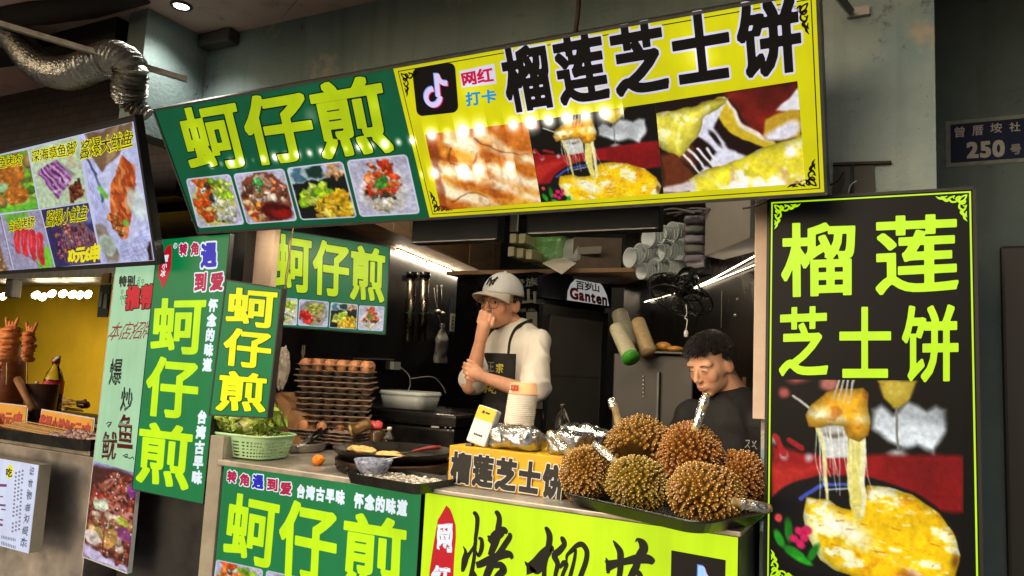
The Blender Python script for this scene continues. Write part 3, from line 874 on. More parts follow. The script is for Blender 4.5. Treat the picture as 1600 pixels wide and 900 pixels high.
def menu_cell(kind, w, h):
    if kind == 'squid':
        p = Pic(w, h, (176, 182, 225))
        p.put(p.poly([(.1, 0), (1, 0), (.95, .13), (.3, .3), (.15, .15)], .02), (110, 85, 60)); p.put(p.poly([(.5, .06), (.75, .0), (.6, .2), (.45, .25)], .02), (150, 120, 90))
        p.put(p.line([(.0, .1), (.2, .35), (.25, .5)], .03), (70, 80, 110))
        for k in range(7):
            p.put(p.line([(.0 + .05 * k, .36), (.12 + .05 * k, .62)], .004, soft=.006), (110, 115, 150), .6); p.put(p.line([(.5 + .07 * k, .84), (.62 + .07 * k, 1)], .004, soft=.006), (110, 115, 150), .6); p.put(p.line([(.45, .84 + .022 * k), (1, .75 + .03 * k)], .004, soft=.006), (110, 115, 150), .6)
        p.put(p.poly([(.0, .7), (.2, .72), (.4, .95), (.3, 1), (.1, 1)], .02), (120, 105, 80), .8)
        p.put(p.poly([(.2, .33), (.85, .16), (1, .4), (1, .72), (.6, .86), (.4, .75)], .02), (190, 194, 230))
        reg = p.poly([(.72, .22), (.92, .3), (.9, .45), (.75, .62), (.55, .82), (.42, .8), (.28, .66), (.35, .6), (.4, .45), (.55, .32)], .02)
        p.put(reg, (170, 75, 30))
        r = random.Random(5)
        for k in range(110):
            x, y = r.uniform(.25, .92), r.uniform(.2, .82); a = -2.2 + r.uniform(-.7, .7)
            m = p.line([(x, y), (x + .08 * math.cos(a), y - .05), (x + .13 * math.cos(a), y - .1)], .03, .012, .01) * (reg > .2)
            p.put(m, r.choice([(205, 110, 45), (180, 80, 30), (150, 55, 20), (220, 140, 80)]), .85)
        p.blobs(p.poly([(.25, .62), (.5, .6), (.5, .84), (.35, .78)], .02), 40, .015, .035, [(190, 110, 50), (150, 70, 25), (215, 150, 90)], 31)
        for q in ((.25, .45), (.22, .42), (.3, .48), (.6, .7)): p.put(p.ell(*q, .03, .018, .5, .015), (100, 180, 60))
        p.put(p.ell(.85, .58, .12, .09, 1.2, .03), (190, 205, 200), .8)
        p.put(p.ell(.18, .87, .085, .085, 0, .015), (165, 175, 165)); p.put(p.ell(.18, .87, .06, .06, 0, .03), (130, 145, 130), .7)
        p.put(p.poly([(.93, .9), (1, .86), (1, 1), (.9, 1)], .02), (40, 20, 20))
    elif kind == 'octopus':
        p = Pic(w, h, (176, 196, 165))
        reg = p.poly([(.1, .38), (.5, .28), (.82, .62), (.42, .88)], .02)
        for k in range(11):
            x = .12 + .04 * k; p.put(p.line([(x, .4 - .01 * k), (x + .3, .86 - .03 * k)], .06, .05, .02) * np.clip(reg + .4, 0, 1), [(110, 40, 110), (160, 110, 170), (80, 20, 80), (190, 150, 190)][k % 4], .95)
        p.put(reg * np.clip(p.noise(16, 3) * 6 - 3.4, 0, 1), (220, 190, 220), .8)
        c = p.poly([(.68, .74), (.9, .64), (.96, .9), (.66, .98)], .02); p.put(c, (95, 40, 25)); p.blobs(c, 22, .02, .05, [(140, 70, 40), (90, 35, 20), (60, 20, 15)], 33)
        for a in range(5): p.put(p.line([(.78, .36), (.7 + .06 * a, .42), (.64 + .09 * a, .4 + .02 * a)], .03, .01, .012), (185, 165, 135), .9)
        p.put(p.ell(.8, .3, .05, .07, .4, .02), (185, 165, 135), .9)
    elif kind == 'patty':
        p = Pic(w, h, (110, 150, 40))
        p.blobs(p.x >= 0, 60, .06, .14, [(120, 170, 40), (80, 130, 30), (160, 185, 90), (130, 110, 60)], 35, hi=.1)
        for q in ((.2, .4), (.6, .35), (.1, .75), (.62, .72), (-.05, .55)):
            m = p.ell(*q, .2, .2, .3, .03, .15); p.put(m, (165, 95, 30)); p.shade(m, .6 + .8 * p.noise(10, 4)); p.put(m * np.clip(p.noise(18, 3) * 6 - 3.6, 0, 1), (230, 170, 90), .7)
        p.put(p.ell(.36, .55, .09, .08, 0, .03), (150, 185, 140)); p.put(p.poly([(.2, .92), (1, .85), (1, 1), (.2, 1)], .03), (90, 190, 50), .8)
    elif kind == 'sausage':
        p = Pic(w, h, (150, 145, 175))
        p.put(p.poly([(.1, 0), (.7, 0), (.4, .25), (.15, .3)], .04, .1), (100, 160, 60)); p.put(p.poly([(.7, .72), (1, .6), (1, 1), (.6, 1)], .04, .1), (110, 190, 50))
        for k in range(6): p.put(p.line([(.55 + .09 * k, 0), (1, .35 - .06 * k)], .006), (90, 90, 110), .7)
        for k in range(4):
            x = .25 + .17 * k; m = p.line([(x + .08, .3 + .05 * k), (x + .0, .5 + .06 * k), (x - .02, .64 + .08 * k)], .17, .13, .02)
            p.put(m, (196, 45, 55)); p.shade(m, .75 + .5 * p.noise(8, 3))
            p.put(p.line([(x + .06, .32 + .05 * k), (x - .02, .5 + .06 * k)], .025, .015, .02), (240, 140, 140), .6)
        p.put(p.line([(.02, .5), (.75, 1.0)], .012), (90, 80, 80))
    elif kind == 'noodle':
        p = Pic(w, h, (120, 90, 60))
        p.put(p.poly([(.5, 0), (1, .1), (1, 1), (.8, 1)], .05), (150, 145, 175))
        p.blobs(p.poly([(0, 0), (.5, 0), (.8, 1), (0, 1)], .02), 70, .02, .05, [(200, 170, 110), (160, 120, 70), (90, 60, 40)], 37, el=.3)
    else:              # bundle of small skewered squid
        p = Pic(w, h, (50, 45, 90))
        p.put(p.ell(.9, .2, .2, .12, .3, .08), (120, 120, 190), .7)
        for k in range(22): p.put(p.line([(.35 + .02 * k, .25), (.4 + .03 * k, .6), (.35 + .03 * k, 1)], .01, .01, .008), (170, 140, 110), .7)
        reg = p.poly([(.3, .3), (.7, .25), (.98, .6), (.95, .95), (.15, .9), (.12, .6)], .02)
        p.blobs(reg, 170, .02, .055, [(120, 50, 90), (150, 80, 100), (90, 35, 70), (170, 110, 110), (70, 30, 50), (160, 90, 60)], 38, el=.35)
        for k in range(14): p.put(p.line([(.3 + .05 * k, .45), (.25 + .055 * k, .95)], .012, .012, .01), (190, 130, 110), .6)
    return p.warp(9, .03).grain(25, .2)
# ------------------------------------------------------------------ the place: ground, ceiling, walls, stall room
def plaster(name, c1, c2, stain=(40, 44, 40), bump=.35, st=.5, scale=1.0, peel=None):
    m, nt, b = nmat(name); L = nt.links
    geo = nt.nodes.new('ShaderNodeNewGeometry')
    def nz(s, d, r=.6):
        n = nt.nodes.new('ShaderNodeTexNoise'); n.inputs['Scale'].default_value = s * scale; n.inputs['Detail'].default_value = d; n.inputs['Roughness'].default_value = r
        L.new(geo.outputs['Position'], n.inputs['Vector']); return n.outputs[0]
    def ramp(x, p0, p1):
        r = nt.nodes.new('ShaderNodeMapRange'); r.inputs[1].default_value = p0; r.inputs[2].default_value = p1; L.new(x, r.inputs[0]); return r.outputs[0]
    def mix(f, a, c):
        x = nt.nodes.new('ShaderNodeMix'); x.data_type = 'RGBA'; L.new(f, x.inputs[0])
        if isinstance(a, tuple): x.inputs[6].default_value = (*lin(a), 1)
        else: L.new(a, x.inputs[6])
        x.inputs[7].default_value = (*lin(c), 1); return x.outputs[2]
    col = mix(ramp(nz(1.7, 5), .35, .65), c1, c2)
    if peel: col = mix(ramp(nz(3.3, 4, .7), .58, .64), col, peel)
    col = mix(ramp(nz(9, 6, .75), .62, .75), col, stain)
    mp = nt.nodes.new('ShaderNodeMapping'); mp.inputs['Scale'].default_value = (16, 16, .9); L.new(geo.outputs['Position'], mp.inputs[0])
    ns = nt.nodes.new('ShaderNodeTexNoise'); ns.inputs['Scale'].default_value = 1.0; ns.inputs['Detail'].default_value = 5; L.new(mp.outputs[0], ns.inputs['Vector'])
    dr = nt.nodes.new('ShaderNodeMath'); dr.operation = 'MULTIPLY'; L.new(ramp(ns.outputs[0], .56, .74), dr.inputs[0]); dr.inputs[1].default_value = .22
    col = mix(dr.outputs[0], col, stain)
    vo = nt.nodes.new('ShaderNodeTexVoronoi'); vo.feature = 'DISTANCE_TO_EDGE'; vo.inputs['Scale'].default_value = 2.3; L.new(geo.outputs['Position'], vo.inputs['Vector'])
    ck = nt.nodes.new('ShaderNodeMath'); ck.operation = 'MULTIPLY'; L.new(ramp(vo.outputs['Distance'], .006, .0), ck.inputs[0]); L.new(ramp(nz(2.1, 2), .62, .72), ck.inputs[1])
    col = mix(ck.outputs[0], col, stain)
    sp = ramp(nz(55, 3), .71, .76)
    col = mix(sp, col, stain)
    L.new(col, b.inputs['Base Color']); b.inputs['Roughness'].default_value = .8
    b.inputs['Specular IOR Level'].default_value = .25
    bp = nt.nodes.new('ShaderNodeBump'); bp.inputs['Strength'].default_value = bump; bp.inputs['Distance'].default_value = .012
    L.new(nz(70, 4), bp.inputs['Height']); L.new(bp.outputs[0], b.inputs['Normal'])
    MATS[name] = m
    return m

M_wall = plaster('plaster_wall_paint', (134, 152, 150), (108, 128, 130), peel=(150, 152, 142))
M_wall2 = plaster('plaster_pillar_paint', (172, 182, 176), (126, 150, 156), bump=.5, peel=(170, 164, 150))
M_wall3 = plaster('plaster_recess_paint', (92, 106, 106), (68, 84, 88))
M_ceil = plaster('ceiling_paint', (206, 178, 166), (184, 160, 150), bump=.1)
M_dark = mat('dark_panel', (26, 27, 28), .45, noise=.4, nscale=6, rvar=.15)
M_black = mat('black_paint', (14, 14, 15), .5)
M_blackgloss = mat('black_plastic', (12, 12, 13), .22, rvar=.1, nscale=9)
M_floor = mat('floor_tile', (150, 144, 136), .5, noise=.4, nscale=3)
M_asph = mat('asphalt', (60, 60, 60), .8, noise=.4, nscale=30, bump=.4)
M_steel = mat('brushed_steel', (176, 172, 166), .36, .8, rvar=.14, nscale=14, stretch=(1, 1, 12))
M_steel2 = mat('worn_steel', (168, 160, 148), .42, .55, noise=.3, nscale=10, rvar=.15)
M_grey = mat('grey_frame_metal', (86, 88, 86), .45, .6, noise=.3, nscale=20)
M_beige = mat('beige_board', (196, 172, 150), .6, noise=.12, nscale=14, bump=.1)
M_wood = mat('plywood', (176, 146, 112), .6, noise=.28, nscale=9, stretch=(1, 1, 7))
M_card = mat('cardboard', (150, 118, 88), .8, noise=.15, nscale=8, bump=.1)
M_white = mat('white_plastic', (205, 205, 200), .4, noise=.06, nscale=10)
M_paper = mat('white_paper', (214, 206, 192), .7, noise=.05, nscale=20)
M_cup = mat('paper_cup', (226, 219, 206), .6, noise=.05, nscale=30)
M_wire = mat('black_cable', (16, 16, 17), .5)
M_rope = mat('straw_rope', (150, 130, 96), .9, noise=.4, nscale=90)

def wallbox(name, x0, x1, y0, y1, z0, z1, m, kind='structure', label=None, cat=None):
    mb = MB().box(((x0 + x1) / 2, (y0 + y1) / 2, (z0 + z1) / 2), (x1 - x0, y1 - y0, z1 - z0))
    base = Vector(((x0 + x1) / 2, (y0 + y1) / 2, z0))
    mb.v = [v - base for v in mb.v]
    o = mb.build(name, m); o.location = base
    return tag(o, label, cat, None, kind)

g = MB().add([(-60, -60, 0), (60, -60, 0), (60, 60, 0), (-60, 60, 0)], [(0, 1, 2, 3)]).build('ground', M_asph); tag(g, kind='structure')
g = MB().add([(-8, -3.5, .004), (4, -3.5, .004), (4, 6, .004), (-8, 6, .004)], [(0, 1, 2, 3)]).build('floor', M_floor); tag(g, kind='structure')
wallbox('ceiling', -9, 4, .45, 7.0, 2.62, 2.78, M_ceil)
# front wall above the stall, pillar right of it, recessed wall with the number plate
wallbox('lintel_wall', -2.40, -.285, 1.93, 2.08, 1.885, 2.62, M_wall, 'thing', 'weathered grey plaster wall above the stall opening behind the tilted sign', 'wall')
wallbox('pillar_wall', -.285, .098, 1.93, 2.55, 0, 2.62, M_wall2, 'thing', 'stained pale plaster pillar behind the black vertical sign', 'wall')
wallbox('side_wall', -2.50, -2.40, 1.66, 2.08, 2.16, 2.62, M_wall, 'thing', 'pale green plaster return beside the silver duct', 'wall')
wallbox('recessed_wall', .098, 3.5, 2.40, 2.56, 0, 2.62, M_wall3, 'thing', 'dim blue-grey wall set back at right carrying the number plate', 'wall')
# room of the stall
XL = -2.36
wallbox('room_back_wall', -3.2, .2, 4.55, 4.65, 0, 2.5, M_dark)
wallbox('room_right_wall', -.285, -.18, 2.55, 4.55, 0, 2.5, M_dark)
wallbox('room_ceiling', -3.3, -.1, 2.08, 4.65, 2.42, 2.5, M_black)
w0, w1 = P(430, 500, y=2.12), P(612, 392, x=-2.4)
w2 = P(745, 443, z=w1.z)
dv = (w2 - w1); dv.z = 0; dv.normalize()
wa = Vector((w1.x, w1.y, 0)) - dv * 1.25; wb = Vector((w1.x, w1.y, 0)) + dv * 1.7
nv = Vector((-dv.y, dv.x, 0))      # away from the room
LW = Panel((wa.x, wa.y, 0), dv, (0, 0, 1))   # the room's left wall as a panel, ex running into the depth
if LW.n.x < 0: LW.n = -LW.n
mbw = MB().hexa([wa, wb, wb + nv * .1, wa + nv * .1, wa + Vector((0, 0, 2.5)), wb + Vector((0, 0, 2.5)), wb + nv * .1 + Vector((0, 0, 2.5)), wa + nv * .1 + Vector((0, 0, 2.5))])
o = mbw.build('room_left_wall', M_dark); tag(o, kind='structure')
# shiny dark panel, back right of the room
pa, pb = P(1000, 560, y=3.6), P(1186, 560, y=2.75)
sp = MB()
d_ = (pb - pa); d_.z = 0; d_.normalize(); n_ = Vector((-d_.y, d_.x, 0))
q0 = Vector((pa.x, pa.y, .0)) - d_ * .25; q1 = Vector((pb.x, pb.y, 0)) + d_ * .1
sp.hexa([q0, q1, q1 + n_ * .03, q0 + n_ * .03] + [v + Vector((0, 0, 2.3)) for v in (q0, q1, q1 + n_ * .03, q0 + n_ * .03)])
M_sheet = mat('dark_steel_sheet', (58, 54, 50), .3, .85, rvar=.12, nscale=5, stretch=(1, 1, .3))
RP = Panel(q0, d_, (0, 0, 1))
o = single(sp, 'steel_sheet', M_sheet, 'dark shiny steel sheet lining the back right of the stall', 'wall panel')

# light strips in the stall
def strip(name, a, b, label, half=.008, power=50.0, group=None, bend=None):
    a, b = Vector(a), Vector(b)
    t = thing(name, label, 'light', (a + b) / 2, group)
    pts = [a, b] if not bend else [a, *bend, b]
    if half > .007: MB().tube([p + Vector((0, 0, half * 1.25)) for p in pts], half * .8, 6, True).build('housing', M_white, t)
    MB().tube(pts, half, 8).build('tube', mat('strip_light_%d' % int(power * 10), (255, 240, 214), emit=(255, 236, 205), emit_s=power), t)
    return t
LWn = LW.n
off = LWn * .03
s1a, s1b = w1 + off, P(655, 409, z=w1.z) + off
s2a, s2b = P(662, 411, z=w1.z) + off, w2 + off
strip('strip_light', s1a, s1b, 'short near piece of white light strip along the dark left wall', group='light strips in the stall')
strip('strip_light', s2a, s2b, 'long light strip running behind the white cap of the standing man', group='light strips in the stall')
def RPp(px, py, h=.015):
    l = RP.L(px, py); return RP.W(l, h)
strip('strip_light', RPp(1012, 472), RPp(1186, 400), 'upper of two thin light strips on the steel sheet at right', .0018, 16.0, 'light strips in the stall', bend=[RPp(1085, 452), RPp(1120, 436)])
strip('strip_light', RPp(1090, 452), RPp(1186, 414), 'lower of two thin light strips on the steel sheet at right', .0013, 14.0, 'light strips in the stall')
# ceiling downlights of the arcade
def downlight(x, y, label, power):
    t = thing('ceiling_downlight', label, 'light', (x, y, 2.62), 'round downlights in the arcade ceiling')
    MB().lathe((x, y, 2.62), [(.036, 0), (.039, -.003), (.036, -.008), (.029, -.008), (.026, -.003), (.026, 0)], 28, closed=True).build('trim_ring', M_grey, t)
    MB().lathe((x, y, 2.617), [(.0, -.002), (.026, -.002)], 24).build('lamp_disc', mat('downlight_lamp', (255, 250, 240), emit=(255, 246, 230), emit_s=12.0), t)
    ld = bpy.data.lights.new('lamp', 'SPOT'); ld.energy = power; ld.spot_size = math.radians(120); ld.spot_blend = .6; ld.shadow_soft_size = .05; ld.color = (1, .93, .82)
    lo = bpy.data.objects.new('lamp', ld); COL.objects.link(lo); lo.parent = t; lo.location = (0, 0, -.03)
dl = P(283, 12, z=2.61)
downlight(dl.x, dl.y, 'lit round downlight in the pinkish ceiling above the duct', 14)
for k, x in enumerate((-1.15, -.25)):  # unseen downlights added to light the durians and pillar from the front
    downlight(x, .62, 'added downlight further along the arcade ceiling, out of view, lighting the durians', 85)
bx = P(349, 62, z=2.60)
single(MB().box((bx.x, bx.y, 2.59), (.17, .1, .05), bev=.006), 'ceiling_box', mat('grey_box', (78, 76, 70), .6), 'small grey box fixed to the ceiling by the wall corner', 'box')
# ------------------------------------------------------------------ sign builder
def sign_body(t, panel, Q, depth, m_frame, rim=.006, lip=.004, name='housing'):
    """box behind the face with a thin proud rim round it"""
    mb = MB()
    slab(mb, panel, [tuple(q) for q in Q], -depth, -.0015)
    o = mb.build(name, m_frame, t)
    rm = MB()
    q = [np.array(a) for a in Q]; c = sum(q) / 4
    n = 4
    for i in range(4):
        a, b = q[i], q[(i + 1) % 4]
        e = (b - a) / np.linalg.norm(b - a); nn = np.array((-e[1], e[0]))
        if nn @ (c - a) < 0: nn = -nn
        slab(rm, panel, [tuple(a - e * 0 - nn * rim * .3), tuple(b - nn * rim * .3), tuple(b + nn * rim * .7 - e * rim * .7), tuple(a + nn * rim * .7 + e * rim * .7)], -depth * .98, lip)
    rm.build('rim', m_frame, t)
    return o

def face(t, panel, Q, m, h=0.0, name='face', nu=1, nv=1):
    return flat_grid(MB(), panel, Q, h, nu, nv).build(name, m, t)

def letters(t, panel, items, m, name='lettering', **kw):
    for it in items:
        mb = MB()
        text(mb, panel, it[0], it[1], **kw)
        o = mb.build(name, m, t)
    return o

def scroll_corner(mb, panel, o, dx, dy, sz, h):
    """scrollwork: two mirrored tendrils growing out of one corner"""
    o = np.array(o, float); dx = np.array(dx, float); dy = np.array(dy, float)
    def T(p): return tuple(o + (dx * p[0] + dy * p[1]) * sz) + (p[2] * sz,)
    half = [[(.02, .02, .05), (.1, .2, .06), (.26, .27, .07), (.36, .16, .06), (.28, .07, .05), (.2, .15, .03)],
            [(.24, .05, .05), (.34, .24, .06), (.5, .26, .07), (.58, .14, .06), (.48, .07, .05), (.42, .15, .03)],
            [(.4, .04, .05), (.56, .1, .07), (.66, .2, .11), (.78, .12, .1), (.9, .1, .08), (1.02, .02, .01)],
            [(.64, .04, .03), (.74, .06, .05), (.86, .03, .02)]]
    for st in half:
        ribbon(mb, panel, [T(p) for p in st], h)
        ribbon(mb, panel, [T((p[1], p[0], p[2])) for p in st], h + .0001)

def frame_lines(mb, panel, Q, inset, w, h):
    q = [np.array(a) for a in Q]; c = sum(q) / 4
    ins = []
    for i in range(4):
        a = q[i]; e1 = q[(i + 1) % 4] - a; e2 = q[(i - 1) % 4] - a
        e1 /= np.linalg.norm(e1); e2 /= np.linalg.norm(e2)
        ins.append((a + (e1 + e2) * inset, a + (e1 + e2) * (inset + w)))
    for i in range(4):
        j = (i + 1) % 4
        flat(mb, panel, [tuple(ins[i][0]), tuple(ins[j][0]), tuple(ins[j][1]), tuple(ins[i][1])], h)
    return [a[1] for a in ins]

def note_logo(t, panel, Q, h, em, dark, rc=.14):
    """black tile with a white music note edged in cyan and red; Q local corners"""
    c = lambda u, v: bil(Q, u, v)
    sz = np.linalg.norm(Q[1] - Q[0])
    tile = MB()
    pts = []
    for (cx, cy, a0) in ((1 - rc, rc, -90), (1 - rc, 1 - rc, 0), (rc, 1 - rc, 90), (rc, rc, 180)):
        for k in range(7):
            a = math.radians(a0 + 15 * k); pts.append(tuple(c(cx + rc * math.cos(a), cy + rc * math.sin(a))))
    flat(tile, panel, pts, h)
    lg = tile.build('logo_tile', dark, t)
    def note(dx, dy, m, hh, name):
        mb = MB()
        def S(seq, w): ribbon(mb, panel, [tuple(c(u + dx, v + dy)) + (w * sz,) for u, v in seq], hh)
        ring = [(.44 + .165 * math.cos(math.radians(a)), .63 + .165 * math.sin(math.radians(a))) for a in range(-85, -385, -25)]
        ring = [(.46, .465)] + ring[1:]
        S(ring, .1)
        S([(.56, .17), (.56, .4), (.56, .64)], .1)
        S([(.575, .19), (.62, .3), (.7, .37), (.8, .39)], .1)
        mb.build(name, m, lg)
    note(-.022, -.018, em['cyan'], h + .0008, 'note_edge')
    note(.022, .018, em['red'], h + .0012, 'note_edge')
    note(0, 0, em['white'], h + .0016, 'note')
    return lg

def px_local(panel, pts):
    return [tuple(panel.L(*p)) for p in pts]

# ------------------------------------------------------------------ 1 the long tilted sign over the stall
bl = P(310, 365, y=1.75); tl = P(253, 163, x=bl.x)
br = P(1292, 303, y=1.75); tr = P(1278, -5, x=br.x)
up = ((tl - bl) + (tr - br)) / 2
TOP = Panel(bl, br - bl, up)
wid = (br - bl).dot(TOP.ex); hei = up.length
qs = 0.0
BQ = [np.array((0, hei)), np.array((wid, hei)), np.array((wid, 0)), np.array((0, 0))]
mid = TOP.L(672, 343)[0]; mid2 = TOP.L(622, 92)[0]
t = thing('roof_sign', 'long tilted lightbox sign, half green half yellow, hung over the stall opening', 'sign', bl)
Tq = lambda q: [np.array(a) for a in TOP.Q(q)]
row1 = TOP.L(640, 219)[1]; row2 = TOP.L(740, 267)[1]
g0 = TOP.L(373, 253); r1y = TOP.L(743, 209)
def s_at(px, py): return float(TOP.L(px, py)[0])
def t_at(px, py): return float(TOP.L(px, py)[1])
pit = (s_at(637, 220) - s_at(373, 253)) / 14
LEDS = [(s_at(330, 258) - pit / 2, s_at(650, 216), (t_at(373, 253) + t_at(637, 220)) / 2, pit, .009, 3.2),
        (s_at(664, 217), s_at(975, 178), (t_at(707, 212) + t_at(870, 180)) / 2, s_at(732, 209) - s_at(707, 212), .013, 4.5),
        (s_at(668, 272), s_at(805, 256), (t_at(695, 268) + t_at(768, 264)) / 2, s_at(744, 266) - s_at(720, 266), .013, 4.5),
        (s_at(270, 215), s_at(640, 150), t_at(330, 205), pit * 5.1, .03, .35),
        (s_at(655, 120), s_at(1260, 60), t_at(950, 108), pit * 6.3, .035, .4),
        (s_at(555, 287), s_at(660, 270), t_at(628, 276), pit * 2.1, .009, 1.2)]
sign_body(t, TOP, BQ, .075, M_grey, .007)
kw = dict(leds=LEDS, panel=TOP)
G_TOP = glow('sign_green_tilted', (8, 92, 58), .72, **kw)
Y_TOP = glow('sign_yellow_tilted', (208, 204, 12), .9, **kw)
L_TOP = glow('sign_lime_tilted', (176, 200, 14), .85, **kw)
P_TOP = glow('sign_print_tilted', (255, 255, 255), .85, attr=True, **kw)
K_TOP = glow('sign_black_ink', (9, 9, 12), 0, unlit=True, rough=.3)
W_TOP = glow('sign_pale_tilted', (208, 206, 228), .9, **kw)
OUT_TOP = glow('sign_dark_green_ink', (4, 30, 18), .4)
face(t, TOP, [np.array((0, hei)), np.array((mid, hei)), np.array((mid, 0)), np.array((0, 0))], G_TOP, name='green_face')
face(t, TOP, [np.array((mid, hei)), np.array((wid, hei)), np.array((wid, 0)), np.array((mid, 0))], Y_TOP, name='yellow_face')
q1 = [(273, 170.7), (593.3, 113.3), (617.3, 238.3), (300, 270)]
letters(t, TOP, [('蚵仔煎', q1)], OUT_TOP, 'lettering_outline', h=.0012, bold=.03, grow=.014, n=96)
letters(t, TOP, [('蚵仔煎', q1)], L_TOP, h=.002, bold=.027, n=96)
GE = (8, 92, 58)
for k, q in enumerate(([(150, 597), (360, 573), (430, 812), (210, 830)], [(372, 573), (612, 547), (677, 795), (438, 812)], [(622, 545), (888, 513), (957, 780), (690, 793)], [(903, 510), (1190, 480), (1253, 762), (968, 778)])):
    print_mesh('dish_picture', dish_picture(k, 84, 84, GE), TOP, sub_(q, 3, 3, 240, 80), .0012, P_TOP, t)
q2 = [(778, 78), (1248, -10), (1255, 111), (797, 178)]
letters(t, TOP, [('榴莲芝士饼', q2)], W_TOP, 'lettering_outline', h=.0012, bold=.034, grow=.03, n=96, gap=.12)
letters(t, TOP, [('榴莲芝士饼', q2)], K_TOP, h=.002, bold=.034, n=96, gap=.12)
note_logo(t, TOP, Tq([(644, 107), (711, 97), (717, 175), (652, 182)]), .0012, {'cyan': glow('logo_cyan', (120, 150, 235), .9), 'red': glow('logo_red', (214, 40, 110), .9), 'white': glow('logo_white', (215, 205, 245), .9)}, K_TOP)
qb = Tq([(718, 111), (772.5, 99), (776, 130.5), (722, 137)])
flat(MB(), TOP, [tuple(a) for a in qb], .001).build('caption_box', W_TOP, t)
letters(t, TOP, [('网红', [(720, 113.5), (769.7, 103.5), (772.5, 128), (724, 134)])], glow('sign_crimson', (200, 20, 70), .85), 'lettering', h=.002, bold=.035)
letters(t, TOP, [('打卡', [(727, 144), (775.6, 138), (776.4, 159.5), (729, 166.5)])], glow('sign_blue', (30, 140, 205), .9), 'lettering', h=.002, bold=.035)
print_mesh('food_picture', pieces_picture(130, 92), TOP, [(664.7, 210), (824, 190), (845.6, 316), (689, 328.7)], .0012, P_TOP, t)
PIE = pie_picture(240, 250)
pc = Pic(180, 122, (0, 0, 0)); pp = pie_picture(180, 135, 1.0); pc.c = pp.c[:122]
print_mesh('food_picture', pc, TOP, [(824, 190), (1024, 160.6), (1037, 302.6), (845.6, 316)], .0014, P_TOP, t)
print_mesh('food_picture', stretch_picture(180, 124), TOP, [(1024, 160.6), (1246, 126.4), (1258.7, 286), (1037, 302.6)], .0012, P_TOP, t)
mb = MB()
yq = [np.array((mid, hei)), np.array((wid, hei)), np.array((wid, 0)), np.array((mid, 0))]
inn = frame_lines(mb, TOP, yq, .013, .0022, .001)
for i, (sx, sy) in enumerate(((1, -1), (-1, -1), (-1, 1), (1, 1))):
    scroll_corner(mb, TOP, inn[i] + np.array((sx, sy)) * .004, (sx, 0), (0, sy), .062, .0012)
mb.build('border', K_TOP, t)
M_rod = mat('rusty_rod', (60, 52, 44), .7, .5, noise=.4, nscale=40)
hk = TOP.W((s_at(890, 40), hei), -.03)
MB().tube([hk, hk + Vector((0, .01, .05)), hk + Vector((0, .02, .16)), hk + Vector((.004, .1, .42))], .006, 8).build('hanger_rod', M_rod, t)
for sx in (.25, wid - .25):
    a = TOP.W((sx, .05), -.07)
    MB().box((a.x, (a.y + 1.93) / 2 + .01, a.z), (.03, abs(1.925 - a.y) + .0, .03)).build('wall_bracket', M_grey, t)

# ------------------------------------------------------------------ 2 black vertical sign at right
BS = Panel((0, 1.875, 0), (1, 0, 0), (0, 0, 1))
c0 = BS.L(1202, 313); c1 = BS.L(1523, 292); c2 = BS.L(1192, 900)
zt = (c0[1] + c1[1]) / 2; zb = c2[1] - .012
KQ = [np.array((c2[0] * .5 + c0[0] * .5, zt)), np.array((c1[0], zt)), np.array((c1[0], zb)), np.array((c2[0] * .5 + c0[0] * .5, zb))]
t = thing('upright_sign', 'black upright lightbox with lime characters and a cheese pie picture, right of the opening', 'sign', BS.W((sum(q[0] for q in KQ) / 4, zb)))
sign_body(t, BS, KQ, .05, M_black, .007)
face(t, BS, KQ, glow('sign_black_face', (11, 14, 14), .6, rough=.4, base=.1, spec=.12))
Limek = glow('sign_lime', (188, 236, 10), .98)
s3 = lambda q: sub_(q, 2.812, 2.812, 1180, 280)
s4 = lambda q: sub_(q, 2.812, 2.812, 1180, 580)
letters(t, BS, [('榴', s3([(113, 195), (440, 185), (440, 510), (116, 520)])), ('莲', s3([(525, 165), (893, 150), (893, 490), (530, 510)])),
                ('芝', s3([(108, 565), (322, 555), (320, 865), (105, 865)])), ('士', s3([(370, 562), (597, 560), (597, 873), (370, 873)])), ('饼', s3([(645, 557), (893, 550), (893, 890), (645, 893)]))],
        Limek, h=.002, bold=.02, n=110)
print_mesh('food_picture', PIE, BS, [(1207, 593), (1504.5, 595), (1506, 930), (1205, 884)], .001, glow('sign_print', (255, 255, 255), .98, attr=True, base=.05, spec=.12, rough=.4), t)
mb = MB()
inn = frame_lines(mb, BS, KQ, .0075, .0035, .002)
for i, (sx, sy) in enumerate(((1, -1), (-1, -1), (-1, 1), (1, 1))):
    scroll_corner(mb, BS, inn[i] + np.array((sx, sy)) * .003, (sx, 0), (0, sy), .06, .0024)
mb.build('border', Limek, t)
MB().box((c1[0] - .05, 1.9275, 1.2), (.03, .0, .8)) if False else None

